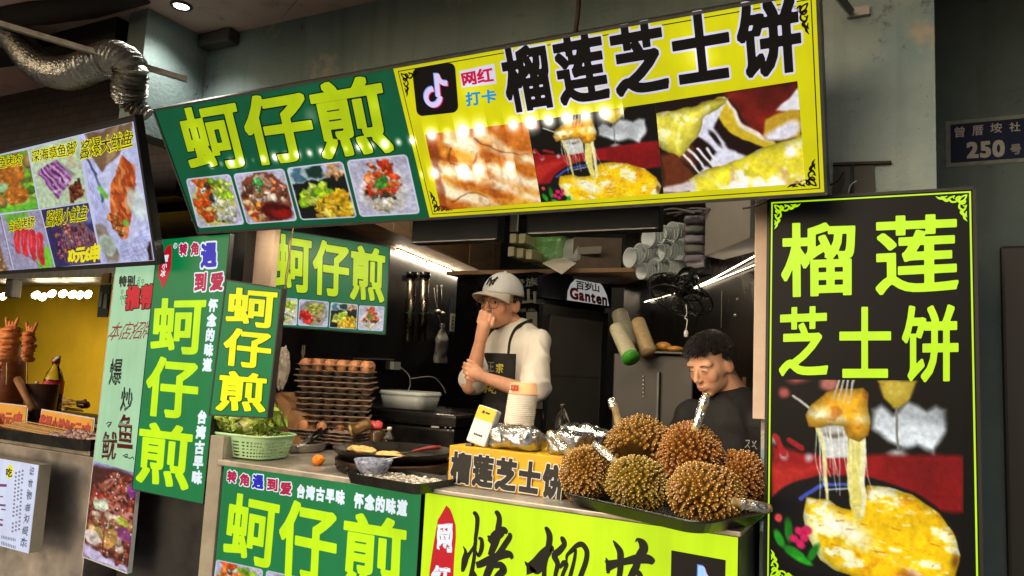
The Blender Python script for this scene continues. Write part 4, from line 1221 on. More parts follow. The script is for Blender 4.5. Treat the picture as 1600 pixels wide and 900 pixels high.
# ------------------------------------------------------------------ 3 tall green banner and pale banner on the left
def hang_banner(name, label, y, px_corners, m_face, m_edge):
    pn = Panel((0, y, 0), (1, 0, 0), (0, 0, 1))
    Q = pn.Q(px_corners)
    t = thing(name, label, 'banner', pn.W((Q[0] + Q[1] + Q[2] + Q[3]) / 4 * 0 + (Q[2] + Q[3]) / 2))
    sign_body(t, pn, Q, .018, m_edge, .003, .001)
    face(t, pn, Q, m_face)
    return t, pn, Q
GB = glow('banner_green', (12, 122, 66), .85)
LG = glow('banner_lime', (192, 236, 12), .95)
WH = glow('banner_white', (226, 240, 248), .9)
RD = glow('banner_red', (196, 16, 40), .85)
BL = glow('banner_blue', (28, 30, 190), .85)
PK = glow('banner_crimson', (180, 18, 70), .85)
INK = glow('banner_ink', (12, 14, 12), 0, unlit=True)
t, pn, Q = hang_banner('tall_banner', 'tall green lit banner with three big lime characters, left of the small green sign', 1.775, [(246.7, 373.8), (359.7, 364.7), (317.6, 788), (206.5, 764.7)], GB, M_black)
c6 = lambda q: sub_(q, 2.7286, 2.7286, 180, 350)
c7 = lambda q: sub_(q, 3.2125, 3.2125, 120, 620)
letters(t, pn, [('蚵', c6([(165, 318), (392, 312), (372, 560), (150, 548)])), ('仔', c6([(145, 562), (362, 578), (350, 840), (122, 815)])), ('煎', c7([(320, 122), (590, 150), (560, 475), (298, 425)]))], LG, h=.002, bold=.025, n=96)
def slogan(t, pn, items, **kw):
    for ch, q, m in items:
        letters(t, pn, [(ch, q)], WH, 'slogan_outline', h=.0016, bold=.05, grow=.07, n=48)
        letters(t, pn, [(ch, q)], m, 'slogan', h=.0026, bold=.05, n=48)
slogan(t, pn, [('转', c6([(275, 84), (312, 80), (309, 134), (276, 138)]), PK), ('角', c6([(325, 80), (360, 77), (357, 132), (324, 136)]), PK), ('遇', c6([(368, 82), (438, 78), (434, 184), (366, 188)]), BL),
               ('到', c6([(342, 208), (394, 206), (388, 286), (339, 288)]), PK), ('爱', c6([(410, 208), (466, 205), (460, 283), (405, 286)]), PK)])
letters(t, pn, [('怀念的味道', c6([(402, 318), (442, 318), (412, 630), (372, 628)])), ('台湾古早味', [(310, 641), (325, 641), (316, 757), (299.5, 756)])], WH, 'small_lettering', h=.002, bold=.06, n=48, vert=True, gap=.1)
fl = px_local(pn, c6([(240, 86), (243, 130), (239, 185), (222, 240), (203, 278), (196, 245), (184, 225), (186, 185), (205, 130), (222, 98)]))
flat(MB(), pn, fl, .0016).build('flame_mark', RD, t)
letters(t, pn, [('董小冰', c6([(212, 132), (233, 130), (214, 226), (193, 226)]))], WH, 'flame_lettering', h=.0024, bold=.03, n=40, vert=True)
rg = c6([(258, 93)])[0]
ringm = MB(); cc = pn.L(*rg)
ribbon(ringm, pn, [(cc[0] + .009 * math.cos(a), cc[1] + .009 * math.sin(a), .003) for a in np.linspace(0, 6.3, 14)], .0016, 2)
text(ringm, pn, 'R', [cc + np.array(v) for v in ((-.004, .005), (.004, .005), (.004, -.005), (-.004, -.005))], .0018, .02, n=24, px=False)
ringm.build('registered_mark', WH, t)

PG = glow('banner_pale_green', (164, 208, 168), .88)
t, pn, Q = hang_banner('pale_banner', 'pale green lit banner with brush characters and a stir-fry picture, leftmost banner', 1.80, [(181, 415), (246, 411), (199, 896.5), (129, 870)], PG, M_white)
cl = lambda q: sub_(q, 2.7308, 2.7308, 130, 410)
letters(t, pn, [('特别', cl([(155, 58), (224, 54), (221, 102), (153, 106)]))], INK, h=.0016, bold=.05, n=48)
letters(t, pn, [('推荐', cl([(188, 102), (312, 92), (302, 194), (180, 204)]))], INK, 'lettering_outline', h=.0012, bold=.06, grow=.05, n=48)
letters(t, pn, [('推荐', cl([(188, 102), (312, 92), (302, 194), (180, 204)]))], RD, h=.002, bold=.06, n=48)
letters(t, pn, [('本店招牌', cl([(122, 255), (310, 250), (300, 322), (112, 335)]))], glow('banner_dark_red', (150, 12, 14), .7), h=.0016, bold=.0, n=56, warp=brushy(3, .03, .12))
letters(t, pn, [('爆', cl([(118, 410), (172, 408), (162, 525), (112, 522)])), ('炒', cl([(166, 528), (216, 540), (208, 640), (160, 632)]))], INK, h=.0016, bold=.018, n=80, warp=brushy(11, .05, .06))
DR = glow('banner_brown_red', (92, 14, 12), .6)
letters(t, pn, [('鱿', cl([(84, 722), (150, 722), (140, 845), (80, 842)])), ('鱼', cl([(150, 645), (218, 650), (214, 798), (146, 790)]))], DR, h=.0016, bold=.02, n=80, warp=brushy(17, .05, .05))
mb = MB()
for pts in ([(170, 826), (190, 818), (186, 832), (176, 828)], [(182, 826), (200, 836), (214, 830), (216, 842)], [(100, 690), (110, 682), (120, 686), (108, 706)], [(104, 700), (118, 688), (124, 680)]):
    ribbon(mb, pn, [tuple(pn.L(*cl([p])[0])) + (.0035,) for p in pts], .0016, 6)
mb.build('flourish', INK, t)
mb = MB()
for cx, cy in ((240, 70), (255, 80), (235, 84), (168, 125), (165, 150), (178, 148)):
    c_ = pn.L(*cl([(cx, cy)])[0]); ribbon(mb, pn, [(c_[0] + .006 * math.cos(a), c_[1] + .006 * math.sin(a), .003) for a in np.linspace(0, 6.3, 9)], .0014, 2)
    ribbon(mb, pn, [(c_[0], c_[1] - .006, .002), (c_[0] + .004, c_[1] - .02, .002), (c_[0] + .012, c_[1] - .03, .002)], .0014, 4)
mb.build('sprig', glow('banner_leaf_green', (50, 150, 80), .7), t)
print_mesh('food_picture', stirfry_picture(96, 190), pn, [(147, 720), (216, 740), (199.6, 895), (129.6, 869)], .001, glow('banner_print', (255, 255, 255), .85, attr=True), t)

# ------------------------------------------------------------------ 4 small green hanging sign, inner green sign
def turned(a, b):
    a = Vector(a); b = Vector(b); e = b - a; e.z = 0
    return Panel(a, e, (0, 0, 1))
SM = turned(P(341, 550, y=1.55), P(430, 550, y=1.62))
t = thing('hanging_sign', 'small green upright lightbox with three stacked lime characters, hanging before the beige post', 'sign', SM.o - Vector((0, 0, .1)))
Q = SM.Q([(353, 437), (441, 450.8), (418, 653.4), (326.6, 648.7)])
sign_body(t, SM, Q, .04, mat('sign_edge_dark', (40, 40, 40), .5), .004, .002)
face(t, SM, Q, GB)
letters(t, SM, [('蚵', c6([(482, 268), (695, 285), (680, 450), (470, 425)])), ('仔', c6([(470, 440), (672, 458), (660, 625), (455, 600)])), ('煎', c6([(450, 622), (650, 640), (640, 805), (428, 795)]))], glow('small_sign_yellow', (236, 240, 8), .95), h=.002, bold=.029, n=84)
letters(t, SM, [('蚵', c6([(482, 268), (695, 285), (680, 450), (470, 425)])), ('仔', c6([(470, 440), (672, 458), (660, 625), (455, 600)])), ('煎', c6([(450, 622), (650, 640), (640, 805), (428, 795)]))], OUT_TOP, 'lettering_outline', h=.0012, bold=.029, grow=.014, n=84)

IN = turned(P(436, 450, y=2.12), P(606, 455, y=2.40))
t = thing('inner_sign', 'green lightbox with lime characters and four dish pictures, hung inside the stall at left', 'sign', IN.o - Vector((0, 0, .1)))
ci = lambda q: sub_(q, 4.0906, 4.0906, 400, 340)
Q = IN.Q([(430, 357), (609.5, 385.7), (602.4, 522.9), (423, 509.5)])
sign_body(t, IN, Q, .04, M_black, .004, .002)
GI = glow('inner_green', (14, 104, 66), .8)
face(t, IN, Q, GI)
qi = ci([(118, 92), (828, 205), (818, 548), (112, 462)])
letters(t, IN, [('蚵仔煎', qi)], OUT_TOP, 'lettering_outline', h=.0012, bold=.03, grow=.018, n=84)
letters(t, IN, [('蚵仔煎', qi)], glow('inner_lime', (180, 214, 14), .9), h=.002, bold=.03, n=84)
for k, q in zip((0, 4, 2, 3), ([(92, 508), (268, 517), (262, 690), (86, 682)], [(275, 520), (467, 537), (458, 702), (267, 690)], [(478, 540), (652, 555), (645, 715), (465, 705)], [(658, 560), (822, 568), (812, 728), (650, 718)])):
    print_mesh('dish_picture', dish_picture(k, 56, 56, (14, 104, 66)), IN, ci(q), .0012, glow('inner_print', (255, 255, 255), .85, attr=True), t)

# ------------------------------------------------------------------ 5 counters with lit fronts
GC = Panel((0, 1.76, 0), (1, 0, 0), (0, 0, 1))
cg = lambda q: sub_(q, 4.4444, 4.4444, 320, 700)
z_g = float(GC.L(500, 749)[1]); xg0 = float(GC.L(350.4, 725.9)[0]); xg1 = float(GC.L(658, 775)[0])
t = thing('oyster_counter', 'stall counter with a green lit front and steel top, carrying pan and lettuce', 'counter', ((xg0 + xg1) / 2, 2.0, 0))
ztop = z_g + .018
MB().box(((xg0 + xg1) / 2, 2.16, z_g / 2 - .01), (xg1 - xg0 - .01, .76, z_g - .02)).build('cabinet', M_dark, t)
ct = MB().box(((xg0 + xg1) / 2 - .02, 2.19, z_g + .007), (xg1 - xg0 + .03, .86, .02), bev=.004)
ct.build('steel_top', M_steel2, t)
Q = [np.array((xg0, z_g)), np.array((xg1, z_g)), np.array((xg1, .3)), np.array((xg0, .3))]
face(t, GC, Q, GB, .0, 'lit_front')
slab(MB(), GC, [tuple(q) for q in Q], -.02, -.001).build('front_box', M_grey, t)
qa, qb_ = ([(170, 300), (528, 372), (486, 852), (125, 752)], [(530, 345), (932, 420), (905, 972), (508, 880)])
letters(t, GC, [('蚵', cg(qa)), ('仔', cg(qb_)), ('煎', cg([(975, 435), (1408, 503), (1388, 1075), (935, 985)]))], LG, h=.002, bold=.025, n=96)
slogan(t, GC, [('转', cg([(162, 152), (228, 160), (224, 245), (156, 238)]), PK), ('角', cg([(248, 174), (315, 182), (310, 268), (244, 260)]), PK), ('遇', cg([(338, 180), (416, 190), (410, 288), (330, 276)]), BL),
               ('到', cg([(438, 206), (512, 215), (508, 302), (434, 292)]), PK), ('爱', cg([(530, 232), (608, 240), (602, 330), (524, 320)]), PK)])
letters(t, GC, [('台湾古早味', cg([(648, 248), (978, 292), (972, 398), (640, 345)])), ('怀念的味道', cg([(1043, 305), (1413, 362), (1405, 478), (1035, 415)]))], WH, 'small_lettering', h=.002, bold=.06, n=48, gap=.12)
for k in range(4):
    x0 = 80 + 348 * k; s_ = .215
    q = [(x0, 770 + s_ * (x0 - 80)), (x0 + 330, 770 + s_ * (x0 + 250)), (x0 + 300, 1075 + .26 * (x0 + 250)), (x0 - 38, 1075 + .26 * (x0 - 80))]
    print_mesh('dish_picture', dish_picture((0, 4, 2, 3)[k], 60, 60, (12, 122, 66)), GC, cg(q), .0012, MATS['banner_print'], t)

YC = Panel((0, 1.72, 0), (1, 0, 0), (0, 0, 1))
cy_ = lambda q: sub_(q, 2.857, 2.857, 640, 720)
cz = lambda q: sub_(q, 6.1538, 6.1538, 660, 770)
cw = lambda q: sub_(q, 5.3333, 5.3333, 900, 790)
z_y = (float(YC.L(669.7, 760.2)[1]) + float(YC.L(1156, 846)[1])) / 2
xy0 = float(YC.L(669.7, 760.2)[0]) - .01; xy1 = float(YC.L(1156.5, 846)[0])
t = thing('durian_counter', 'counter with a glowing yellow-green front and black brush characters, under the durians', 'counter', ((xy0 + xy1) / 2, 1.9, 0))
MB().box(((xy0 + xy1) / 2, 2.0, z_y / 2 - .002), (xy1 - xy0 - .002, .536, z_y - .004)).build('cabinet', M_grey, t)
MB().box(((xy0 + xy1) / 2, 1.99, z_y + .004), (xy1 - xy0 + .006, .56, .012), bev=.003).build('steel_top', M_steel2, t)
YG = glow('counter_yellow_green', (194, 232, 14), .98)
Q = [np.array((xy0 + .004, z_y - .004)), np.array((xy1 - .004, z_y - .004)), np.array((xy1 - .004, .3)), np.array((xy0 + .004, .3))]
face(t, YC, Q, YG, .004, 'lit_front')
slab(MB(), YC, [tuple(q) for q in Q], -.011, .0028).build('front_box', M_grey, t)
HB = .0056
def strokes(mb, conv, sets, pn, h):
    for i, st in enumerate(sets):
        pts = []
        for (x, y, w) in st:
            p0 = pn.L(*conv([(x, y)])[0]); p1 = pn.L(*conv([(x + w, y)])[0])
            pts.append((p0[0], p0[1], abs(p1[0] - p0[0])))
        ribbon(mb, pn, pts, h + .00004 * i, 8)
mb = MB()
strokes(mb, cz, [
    [(500, 205, 20), (515, 192, 34), (538, 240, 44), (535, 330, 40), (522, 430, 36), (516, 500, 34), (470, 570, 30), (420, 650, 50), (395, 750, 20)],
    [(402, 510, 8), (425, 560, 30), (420, 640, 64), (398, 740, 36), (396, 756, 6)],
    [(518, 480, 36), (510, 600, 36), (492, 720, 40), (470, 830, 44), (450, 930, 40)],
    [(548, 430, 20), (580, 450, 36), (580, 530, 44), (550, 600, 30), (520, 540, 10)],
    [(490, 740, 30), (520, 800, 40), (560, 880, 20)],
    [(705, 190, 20), (728, 190, 44), (750, 240, 50), (742, 330, 60), (735, 400, 70), (700, 500, 70), (660, 600, 50)],
    [(636, 410, 10), (670, 430, 60), (730, 400, 90), (790, 360, 70), (830, 380, 30)],
    [(650, 430, 50), (690, 470, 60), (720, 500, 50)],
    [(845, 380, 24), (850, 420, 50), (800, 500, 54), (750, 580, 60), (690, 660, 70), (640, 760, 70), (600, 880, 60)],
    [(528, 690, 50), (570, 680, 60), (680, 630, 70), (790, 590, 70), (850, 590, 60), (878, 630, 30)],
    [(700, 700, 40), (760, 690, 60), (790, 740, 70), (740, 790, 60), (700, 840, 50)],
    # second character
    [(1185, 345, 20), (1205, 345, 44), (1232, 410, 60), (1225, 500, 60), (1205, 580, 60), (1185, 700, 44), (1178, 850, 50)],
    [(994, 655, 8), (1030, 690, 50), (1100, 670, 90), (1180, 590, 100), (1240, 530, 70), (1262, 560, 30)],
    [(1060, 770, 110), (1040, 700, 50), (1110, 740, 70), (1180, 690, 40)],
    [(1335, 440, 20), (1355, 440, 50), (1375, 490, 50), (1330, 550, 60), (1280, 600, 60), (1310, 680, 50), (1290, 780, 40), (1280, 900, 40)],
    [(1330, 720, 20), (1370, 670, 50), (1395, 690, 40), (1360, 780, 36), (1330, 900, 40)],
    [(1395, 680, 16), (1400, 600, 30), (1440, 560, 36), (1480, 540, 30), (1470, 640, 34), (1430, 800, 40), (1400, 920, 40)],
    [(1420, 560, 20), (1500, 500, 46), (1550, 495, 50), (1590, 560, 50), (1580, 660, 50), (1530, 800, 50), (1490, 930, 46)],
], YC, HB)
strokes(mb, cw, [
    [(316, 285, 8), (340, 320, 34), (375, 380, 56), (378, 450, 56), (375, 540, 50), (350, 680, 40)],
    [(258, 430, 10), (270, 470, 30), (275, 540, 36), (262, 556, 6)],
    [(262, 500, 90), (330, 480, 64), (420, 460, 56), (520, 440, 76), (600, 440, 76), (648, 462, 56), (660, 470, 20)],
    [(503, 300, 8), (520, 278, 26), (560, 310, 70), (570, 360, 76), (530, 420, 60), (510, 500, 60), (480, 560, 60), (440, 660, 60)],
    [(480, 540, 30), (530, 560, 50), (560, 640, 50)],
], YC, HB + .001)
mb.build('brush_lettering', INK, t)
fl = px_local(YC, cz([(240, 118), (275, 150), (297, 200), (330, 310), (333, 420), (318, 600), (310, 760), (300, 1100), (240, 1300), (110, 1300), (70, 1000), (78, 760), (120, 480), (158, 260), (200, 190)]))
flat(MB(), YC, fl, .0056).build('flame_mark', RD, t)
letters(t, YC, [('网', cz([(160, 300), (305, 290), (292, 580), (152, 535)])), ('红', cz([(105, 690), (290, 690), (280, 960), (95, 940)]))], WH, 'flame_lettering', h=.0064, bold=.04, n=64, warp=brushy(5, .05))
lq = YC.Q(cw([(800, 368), (1252, 450), (1240, 960), (790, 860)]))
note_logo(t, YC, lq, .0056, {'cyan': MATS['logo_cyan'], 'red': MATS['logo_red'], 'white': glow('logo_pale', (170, 214, 250), .95)}, K_TOP, .012)
# small yellow box sign standing on the counter
BX = Panel((0, 1.80, 0), (1, 0, 0), (0, 0, 1))
cb = lambda q: sub_(q, 4.09, 4.09, 600, 540)
xb0 = float(BX.L(700.5, 720)[0]); xb1 = -.757; zb1 = (float(BX.L(702.7, 694.5)[1]) + float(BX.L(860, 714)[1])) / 2; zb0 = z_y + .0105
t = thing('box_sign', 'amber box sign with black characters standing on the counter behind the durian tray', 'sign', ((xb0 + xb1) / 2, 1.9, zb0))
MB().box(((xb0 + xb1) / 2, 1.95, (zb0 + zb1) / 2), (xb1 - xb0, .295, zb1 - zb0), bev=.002).build('case', mat('amber_board', (206, 158, 16), .45, noise=.1, nscale=8), t)
qx = [(707, 704), (887, 728), (881, 782), (704, 753)]
M_ink = mat('black_ink', (14, 13, 12), .5)
letters(t, BX, [('榴莲芝士饼', qx)], mat('pale_ink', (206, 204, 196), .5), 'lettering_outline', h=.0036, bold=.05, grow=.035, n=72, gap=.1)
letters(t, BX, [('榴莲芝士饼', qx)], M_ink, h=.0046, bold=.05, n=72, gap=.1)
TB = zb1      # top of the box sign

# ------------------------------------------------------------------ 6 lit menu board of the next stall
mbr = P(241, 406, y=1.70); mtr = P(208, 190, x=mbr.x)
mbl = P(0, 423, z=mbr.z)
MN = Panel(mbr, mbr - mbl, mtr - mbr)
cm = lambda q: sub_(q, 3.4625, 3.4625, 0, 180)
t = thing('menu_board', 'bright tilted menu board with six snack pictures over the next stall', 'sign', mbr)
Q = MN.Q(cm([(-160, 250), (722, 34), (836, 786), (-160, 852)]))
w_ = MN.L(241, 406)
MB_Q = [np.array(q) for q in Q]
sign_body(t, MN, [MB_Q[0] + np.array((0, .02)), MB_Q[1] + np.array((.014, .02)), MB_Q[2] + np.array((.014, -.015)), MB_Q[3] + np.array((0, -.015))], .03, M_black, .004, .001)
face(t, MN, MB_Q, glow('menu_white', (190, 196, 226), .85), .0005)
MP = glow('menu_print', (255, 255, 255), .88, attr=True)
MY = glow('menu_yellow', (232, 226, 20), .9)
cells = [('patty', [(-70, 232), (150, 188), (211, 508), (-70, 538)], 70, 84), ('octopus', [(156, 183), (420, 114), (475, 468), (219, 508)], 88, 100), ('squid', [(432, 108), (717, 36), (833, 784), (553, 801)], 120, 230),
         ('sausage', [(8, 540), (218, 512), (298, 822), (78, 838)], 84, 84), ('noodle', [(-70, 552), (4, 542), (72, 838), (-70, 848)], 40, 84), ('skewer', [(224, 512), (480, 474), (548, 799), (302, 822)], 90, 94)]
for k, q, a, b in cells:
    print_mesh('snack_picture', menu_cell(k, a, b), MN, cm(q), .0014, MP, t)
menu_txt = [('特色烤肉', cm([(-58, 235), (118, 210), (125, 268), (-45, 296)])), ('深海章鱼脚', cm([(168, 196), (412, 136), (416, 214), (180, 256)])), ('酱爆大鱿鱼', cm([(434, 140), (722, 80), (730, 168), (442, 240)])),
            ('台式烤肠', cm([(46, 570), (188, 545), (192, 608), (52, 628)])), ('酱爆小鱿鱼', cm([(252, 520), (480, 486), (478, 568), (254, 604)])), ('10元6串', cm([(372, 724), (540, 694), (544, 788), (378, 796)]))]
wz = brushy(21, .035, .05)
letters(t, MN, menu_txt, MY, 'lettering_outline', h=.0022, bold=.0, grow=.05, n=56, warp=wz)
letters(t, MN, menu_txt[:5], INK, h=.003, bold=.004, n=64, warp=wz)
# ------------------------------------------------------------------ things on the two counters
def loopbox(mb, pts0, z0, pts1, z1, t, close_bottom=True):
    """open tray: outline pts0 at z0 (floor) and pts1 at z1 (rim), wall thickness t"""
    n = len(pts0)
    c0 = sum((Vector(p) for p in pts0), Vector((0, 0))) / n
    def inn(ps, k): 
        out = []
        for p in ps:
            d = Vector(p) - c0; out.append(c0 + d * (1 - k / max(d.length, 1e-6)))
        return out
    rings = [[(p[0], p[1], z0) for p in pts0], [(p[0], p[1], z1) for p in pts1], [(p[0], p[1], z1) for p in inn(pts1, t)], [(p[0], p[1], z0 + t) for p in inn(pts0, t)]]
    vs = [v for r_ in rings for v in r_]
    fs = [tuple(range(n - 1, -1, -1)), tuple(3 * n + k for k in range(n))]
    for i in range(3):
        for k in range(n):
            k2 = (k + 1) % n
            fs.append((i * n + k, i * n + k2, (i + 1) * n + k2, (i + 1) * n + k))
    return mb.add(vs, fs, 0, False)

def rrect(cx, cy, w, d, r, rz=0.0, k=5):
    pts = []
    for (sx, sy, a0) in ((1, 1, 0), (-1, 1, 90), (-1, -1, 180), (1, -1, 270)):
        for i in range(k):
            a = math.radians(a0 + 90 * i / (k - 1))
            x = sx * (w / 2 - r) + r * math.cos(a); y = sy * (d / 2 - r) + r * math.sin(a)
            pts.append((cx + x * math.cos(rz) - y * math.sin(rz), cy + x * math.sin(rz) + y * math.cos(rz)))
    return pts

ZC = ztop          # steel top of the oyster counter
ZD = z_y + .0105   # steel top of the durian counter
M_trayd = mat('dark_tray_steel', (70, 70, 66), .3, .9, noise=.3, nscale=12, rvar=.12)
FLp, FRp = P(878, 770, z=1.082), P(1088, 817, z=1.082)
rz_t = math.atan2(FRp.y - FLp.y, FRp.x - FLp.x)
ex_t = Vector((math.cos(rz_t), math.sin(rz_t), 0)); ey_t = Vector((-math.sin(rz_t), math.cos(rz_t), 0))
wt = (FRp - FLp).length + .02
tc = FLp + ex_t * (wt / 2 - .01) + ey_t * .15
mb = MB()
loopbox(mb, rrect(tc.x, tc.y, wt - .045, .255, .04, rz_t), ZD + .001, rrect(tc.x, tc.y, wt, .30, .045, rz_t), 1.082, .003)
rimp = rrect(tc.x, tc.y, wt + .004, .304, .047, rz_t)
mb.tube([(p[0], p[1], 1.082) for p in rimp + rimp[:1]], .0035, 6, False)
single(mb, 'durian_tray', M_trayd, 'dark metal tray full of durians, overhanging the yellow counter', 'tray', base=(tc.x, tc.y, ZD))

HUSK = {}  # husk darkened as shade between spines; tan tips brightened as light catching them
for nm, a, b, c in (('brown', (52, 34, 4), (126, 88, 12), (226, 190, 120)), ('olive', (54, 44, 4), (122, 98, 12), (222, 196, 120)), ('rust', (56, 32, 4), (130, 80, 12), (224, 180, 110))):
    HUSK[nm] = [mat('durian_husk_' + nm, a, .8, spec=.1, noise=.35, nscale=40), mat('durian_spine_' + nm, b, .5, noise=.4, nscale=16, col2=tuple(int(v * k) for v, k in zip(b, (.86, .78, .9)))), mat('durian_tip_' + nm, c, .42)]
M_foil = mat('crinkled_foil', (190, 190, 188), .22, 1.0, bump=.5, bscale=120)
M_stem = mat('durian_stem', (150, 126, 80), .75, noise=.4, nscale=60, bump=.5)
def durian(label, px, py, y, rx, rz, ry, kind, s0, s1, tilt=0.0, seed=0, bare=None, n=560, dz=0.0, foil_tip=1.0):
    rr = random.Random(seed)
    c = P(px, py, y=y) + Vector((0, 0, dz))
    d = P(px, py, y=y) - CAM; dep = d.dot(FWD); m = dep / F_PX
    rx, rz, ry = rx * m, rz * m, ry * m
    t = thing('durian', label, 'durian', c - Vector((0, 0, rz)), 'durians heaped on the tray')
    M = Matrix.Rotation(math.radians(24), 3, 'Z') @ Matrix.Rotation(math.radians(tilt), 3, 'Y')
    def lump(q): return 1 + .13 * mnoise.noise(q * 1.7 + Vector((seed * 3.1, 0, 0))) + .05 * math.cos(5 * math.atan2(q.z, q.y) + seed) * (1 - q.x * q.x)
    sk = .945
    mb = MB().ball(c, (rx * sk, ry * sk, rz * sk), M, 28, 18, fn=lump)
    ga = math.pi * (3 - math.sqrt(5))
    for i in range(n):
        z = 1 - 2 * (i + .5) / n; r_ = math.sqrt(1 - z * z); th = i * ga + rr.uniform(-.09, .09); z = max(-1, min(1, z + rr.uniform(-.02, .02))); r_ = math.sqrt(1 - z * z)
        q = Vector((r_ * math.cos(th), r_ * math.sin(th), z))
        k = lump(q) * sk
        p = M @ Vector((q.x * rx * k, q.y * ry * k, q.z * rz * k))
        nn = (M @ Vector((q.x / rx, q.y / ry, q.z / rz))).normalized()
        if bare and nn.dot(bare[0]) > bare[1]: continue
        nn = (nn + Vector((rr.uniform(-.24, .24), rr.uniform(-.24, .24), rr.uniform(-.24, .24)))).normalized()
        a = nn.orthogonal().normalized(); b = nn.cross(a)
        L_ = rr.uniform(.0060, .0086); R_ = rr.uniform(.0060, .0078); L_ *= 1 + .35 * mnoise.noise(q * 3 + Vector((seed, 0, 0)))
        vs = []; ph = rr.uniform(0, 6)
        for h_, rr_ in ((-.001, R_), (L_ * .72, R_ * .25)):
            for j in range(5):
                an = ph + j * 2 * math.pi / 5
                vs.append(c + p + nn * h_ + (a * math.cos(an) + b * math.sin(an)) * rr_)
        vs.append(c + p + nn * L_)
        o0 = [(j, (j + 1) % 5, 5 + (j + 1) % 5, 5 + j) for j in range(5)]
        mb.add(vs, o0, 1)
        mb.add(vs[5:], [(j, (j + 1) % 5, 5) for j in range(5)], 2)
    mb.build('husk', HUSK[kind], t)
    # stem along the picture direction, foil round its end
    if s0:
        a = P(*s0, y=c.y - ry * .25); b = P(*s1, y=c.y - ry * .1 + (.02 if s1[0] > s0[0] else .0))
        pts = smooth_pts([a + (a - b) * .35, a, a + (b - a) * .5 + Vector((.002, 0, .002)), b], 4)
        st = MB().tube(pts, [.0105 - .002 * i / len(pts) + .0008 * rr.random() for i in range(len(pts))], 10).build('stem', M_stem, t)
        fb = a + (b - a) * (1 - foil_tip)
        fp = [fb + (b + (b - a) * .06 - fb) * (i / 9) for i in range(10)]
        fm = MB().tube(fp, [(.0112 + rr.uniform(-.0012, .0014)) * (1 if i < 8 else (.85 if i == 8 else .5)) for i in range(10)], 9)
        fm.sm = [False] * len(fm.sm)
        fm.v = [v + Vector((rr.uniform(-.0007, .0007), rr.uniform(-.0007, .0007), rr.uniform(-.0007, .0007))) for v in fm.v]
        fm.build('stem_foil', M_foil, st)
    return t
durian('rust durian standing behind the others at the right end of the tray', 1156, 752, 1.90, 41, 47, 42, 'rust', (1162, 722), (1168, 708), 5, 4, n=500)
durian('reclining durian high at the back with a long pale stem pointing up-left', 1003, 698, 1.90, 55, 46, 46, 'brown', (966, 660), (955, 624), 12, 5, bare=(Vector((.1, -.9, -.3)).normalized(), .9), foil_tip=.35)
durian('upright durian with a foil-wrapped stem rising in front of the seated man', 1079, 716, 1.85, 50, 56, 46, 'rust', (1087, 668), (1103, 618), -6, 6, n=620)
durian('roundest durian at the left end of the tray beside the amber box sign', 913, 739, 1.79, 40, 42, 40, 'brown', (884, 704), (858, 676), 8, 1)
durian('olive durian in the middle of the front row with its stem lying to the left', 997, 755, 1.78, 50, 42, 44, 'olive', (959, 720), (928, 694), 14, 2)
durian('largest durian at the front right, foil stem sticking out over the black sign', 1103, 770, 1.70, 61, 46, 50, 'brown', (1156, 786), (1203, 795), 8, 3, n=640)

# stack of upturned paper cups
zc = TB + .001
def cup_mesh(rb=.0395, rt=.0435, h=.036):
    return MB().lathe((0, 0, 0), [(rt + .0015, 0), (rt + .003, .0015), (rt + .0025, .004), (rt, .005), (rb, h), (rb - .003, h + .0005), (0, h - .002)], 30)
cb_ = P(808, 668, y=2.06)
first = None
for k in range(25):
    off = Vector((cb_.x + .0006 * k + R.uniform(-.0006, .0006), cb_.y, zc + .0057 * k))
    if first is None:
        first = cup_mesh().build('paper_cup', M_cup); tag(first, 'cream paper cup in the tall upturned stack beside the standing man', 'cup', 'upturned stack of paper cups')
        first.location = off
    else:
        c = first.copy(); COL.objects.link(c); c.location = off; c.rotation_euler.z = R.uniform(0, 6)
t = thing('printed_cup', 'top cup of the upturned stack, tan with red characters', 'cup', (cb_.x + .016, cb_.y, zc + .0057 * 25), 'upturned stack of paper cups')
cm_ = cup_mesh(); cm_.v = [v + t.location for v in cm_.v]
cm_.build('cup', mat('tan_cup', (206, 160, 112), .6, noise=.06), t)
CP = Panel(t.location + Vector((-.012, -.0405, .02)), (1, -.35, 0), (0, .15, 1))
letters(t, CP, [('加加加', [(-.014, .011), (.022, .011), (.022, -.009), (-.014, -.009)])], mat('red_ink', (150, 20, 14), .6), 'lettering', h=.0035, px=False, bold=.04, n=40)

# QR stand (code left out)
qb = P(745, 698, y=1.835)
Mq = Matrix.Rotation(math.radians(-2), 3, 'Z') @ Matrix.Rotation(math.radians(12), 3, 'Y') @ Matrix.Rotation(math.radians(-14), 3, 'X')
t = thing('payment_stand', 'white payment code stand with a yellow top band, leaning on the amber box sign', 'payment stand', (qb.x, qb.y, TB))
cq = Vector((qb.x + .011, qb.y + .015, TB + .056))
MB().box(cq, (.064, .03, .108), M=Mq, bev=.006).build('slab', M_white, t)
MB().box(cq + Mq @ Vector((0, -.0153, .033)), (.058, .0015, .036), M=Mq).build('yellow_band', mat('yellow_card', (224, 178, 18), .5), t)
mm = MB()
mm.box(cq + Mq @ Vector((-.008, -.0163, .037)), (.008, .001, .008), M=Mq); mm.box(cq + Mq @ Vector((.006, -.0163, .037)), (.014, .001, .005), M=Mq)
mm.build('printed_mark', M_ink, t)
mm = MB()
for k in range(5): mm.box(cq + Mq @ Vector((-.012 + .006 * k, -.0155, -.028)), (.0045, .001, .005), M=Mq)
mm.build('printed_line', M_ink, t)
MB().box((qb.x - .02, qb.y - .004, TB + .004), (.02, .02, .008), bev=.002).build('foot', M_grey, t)

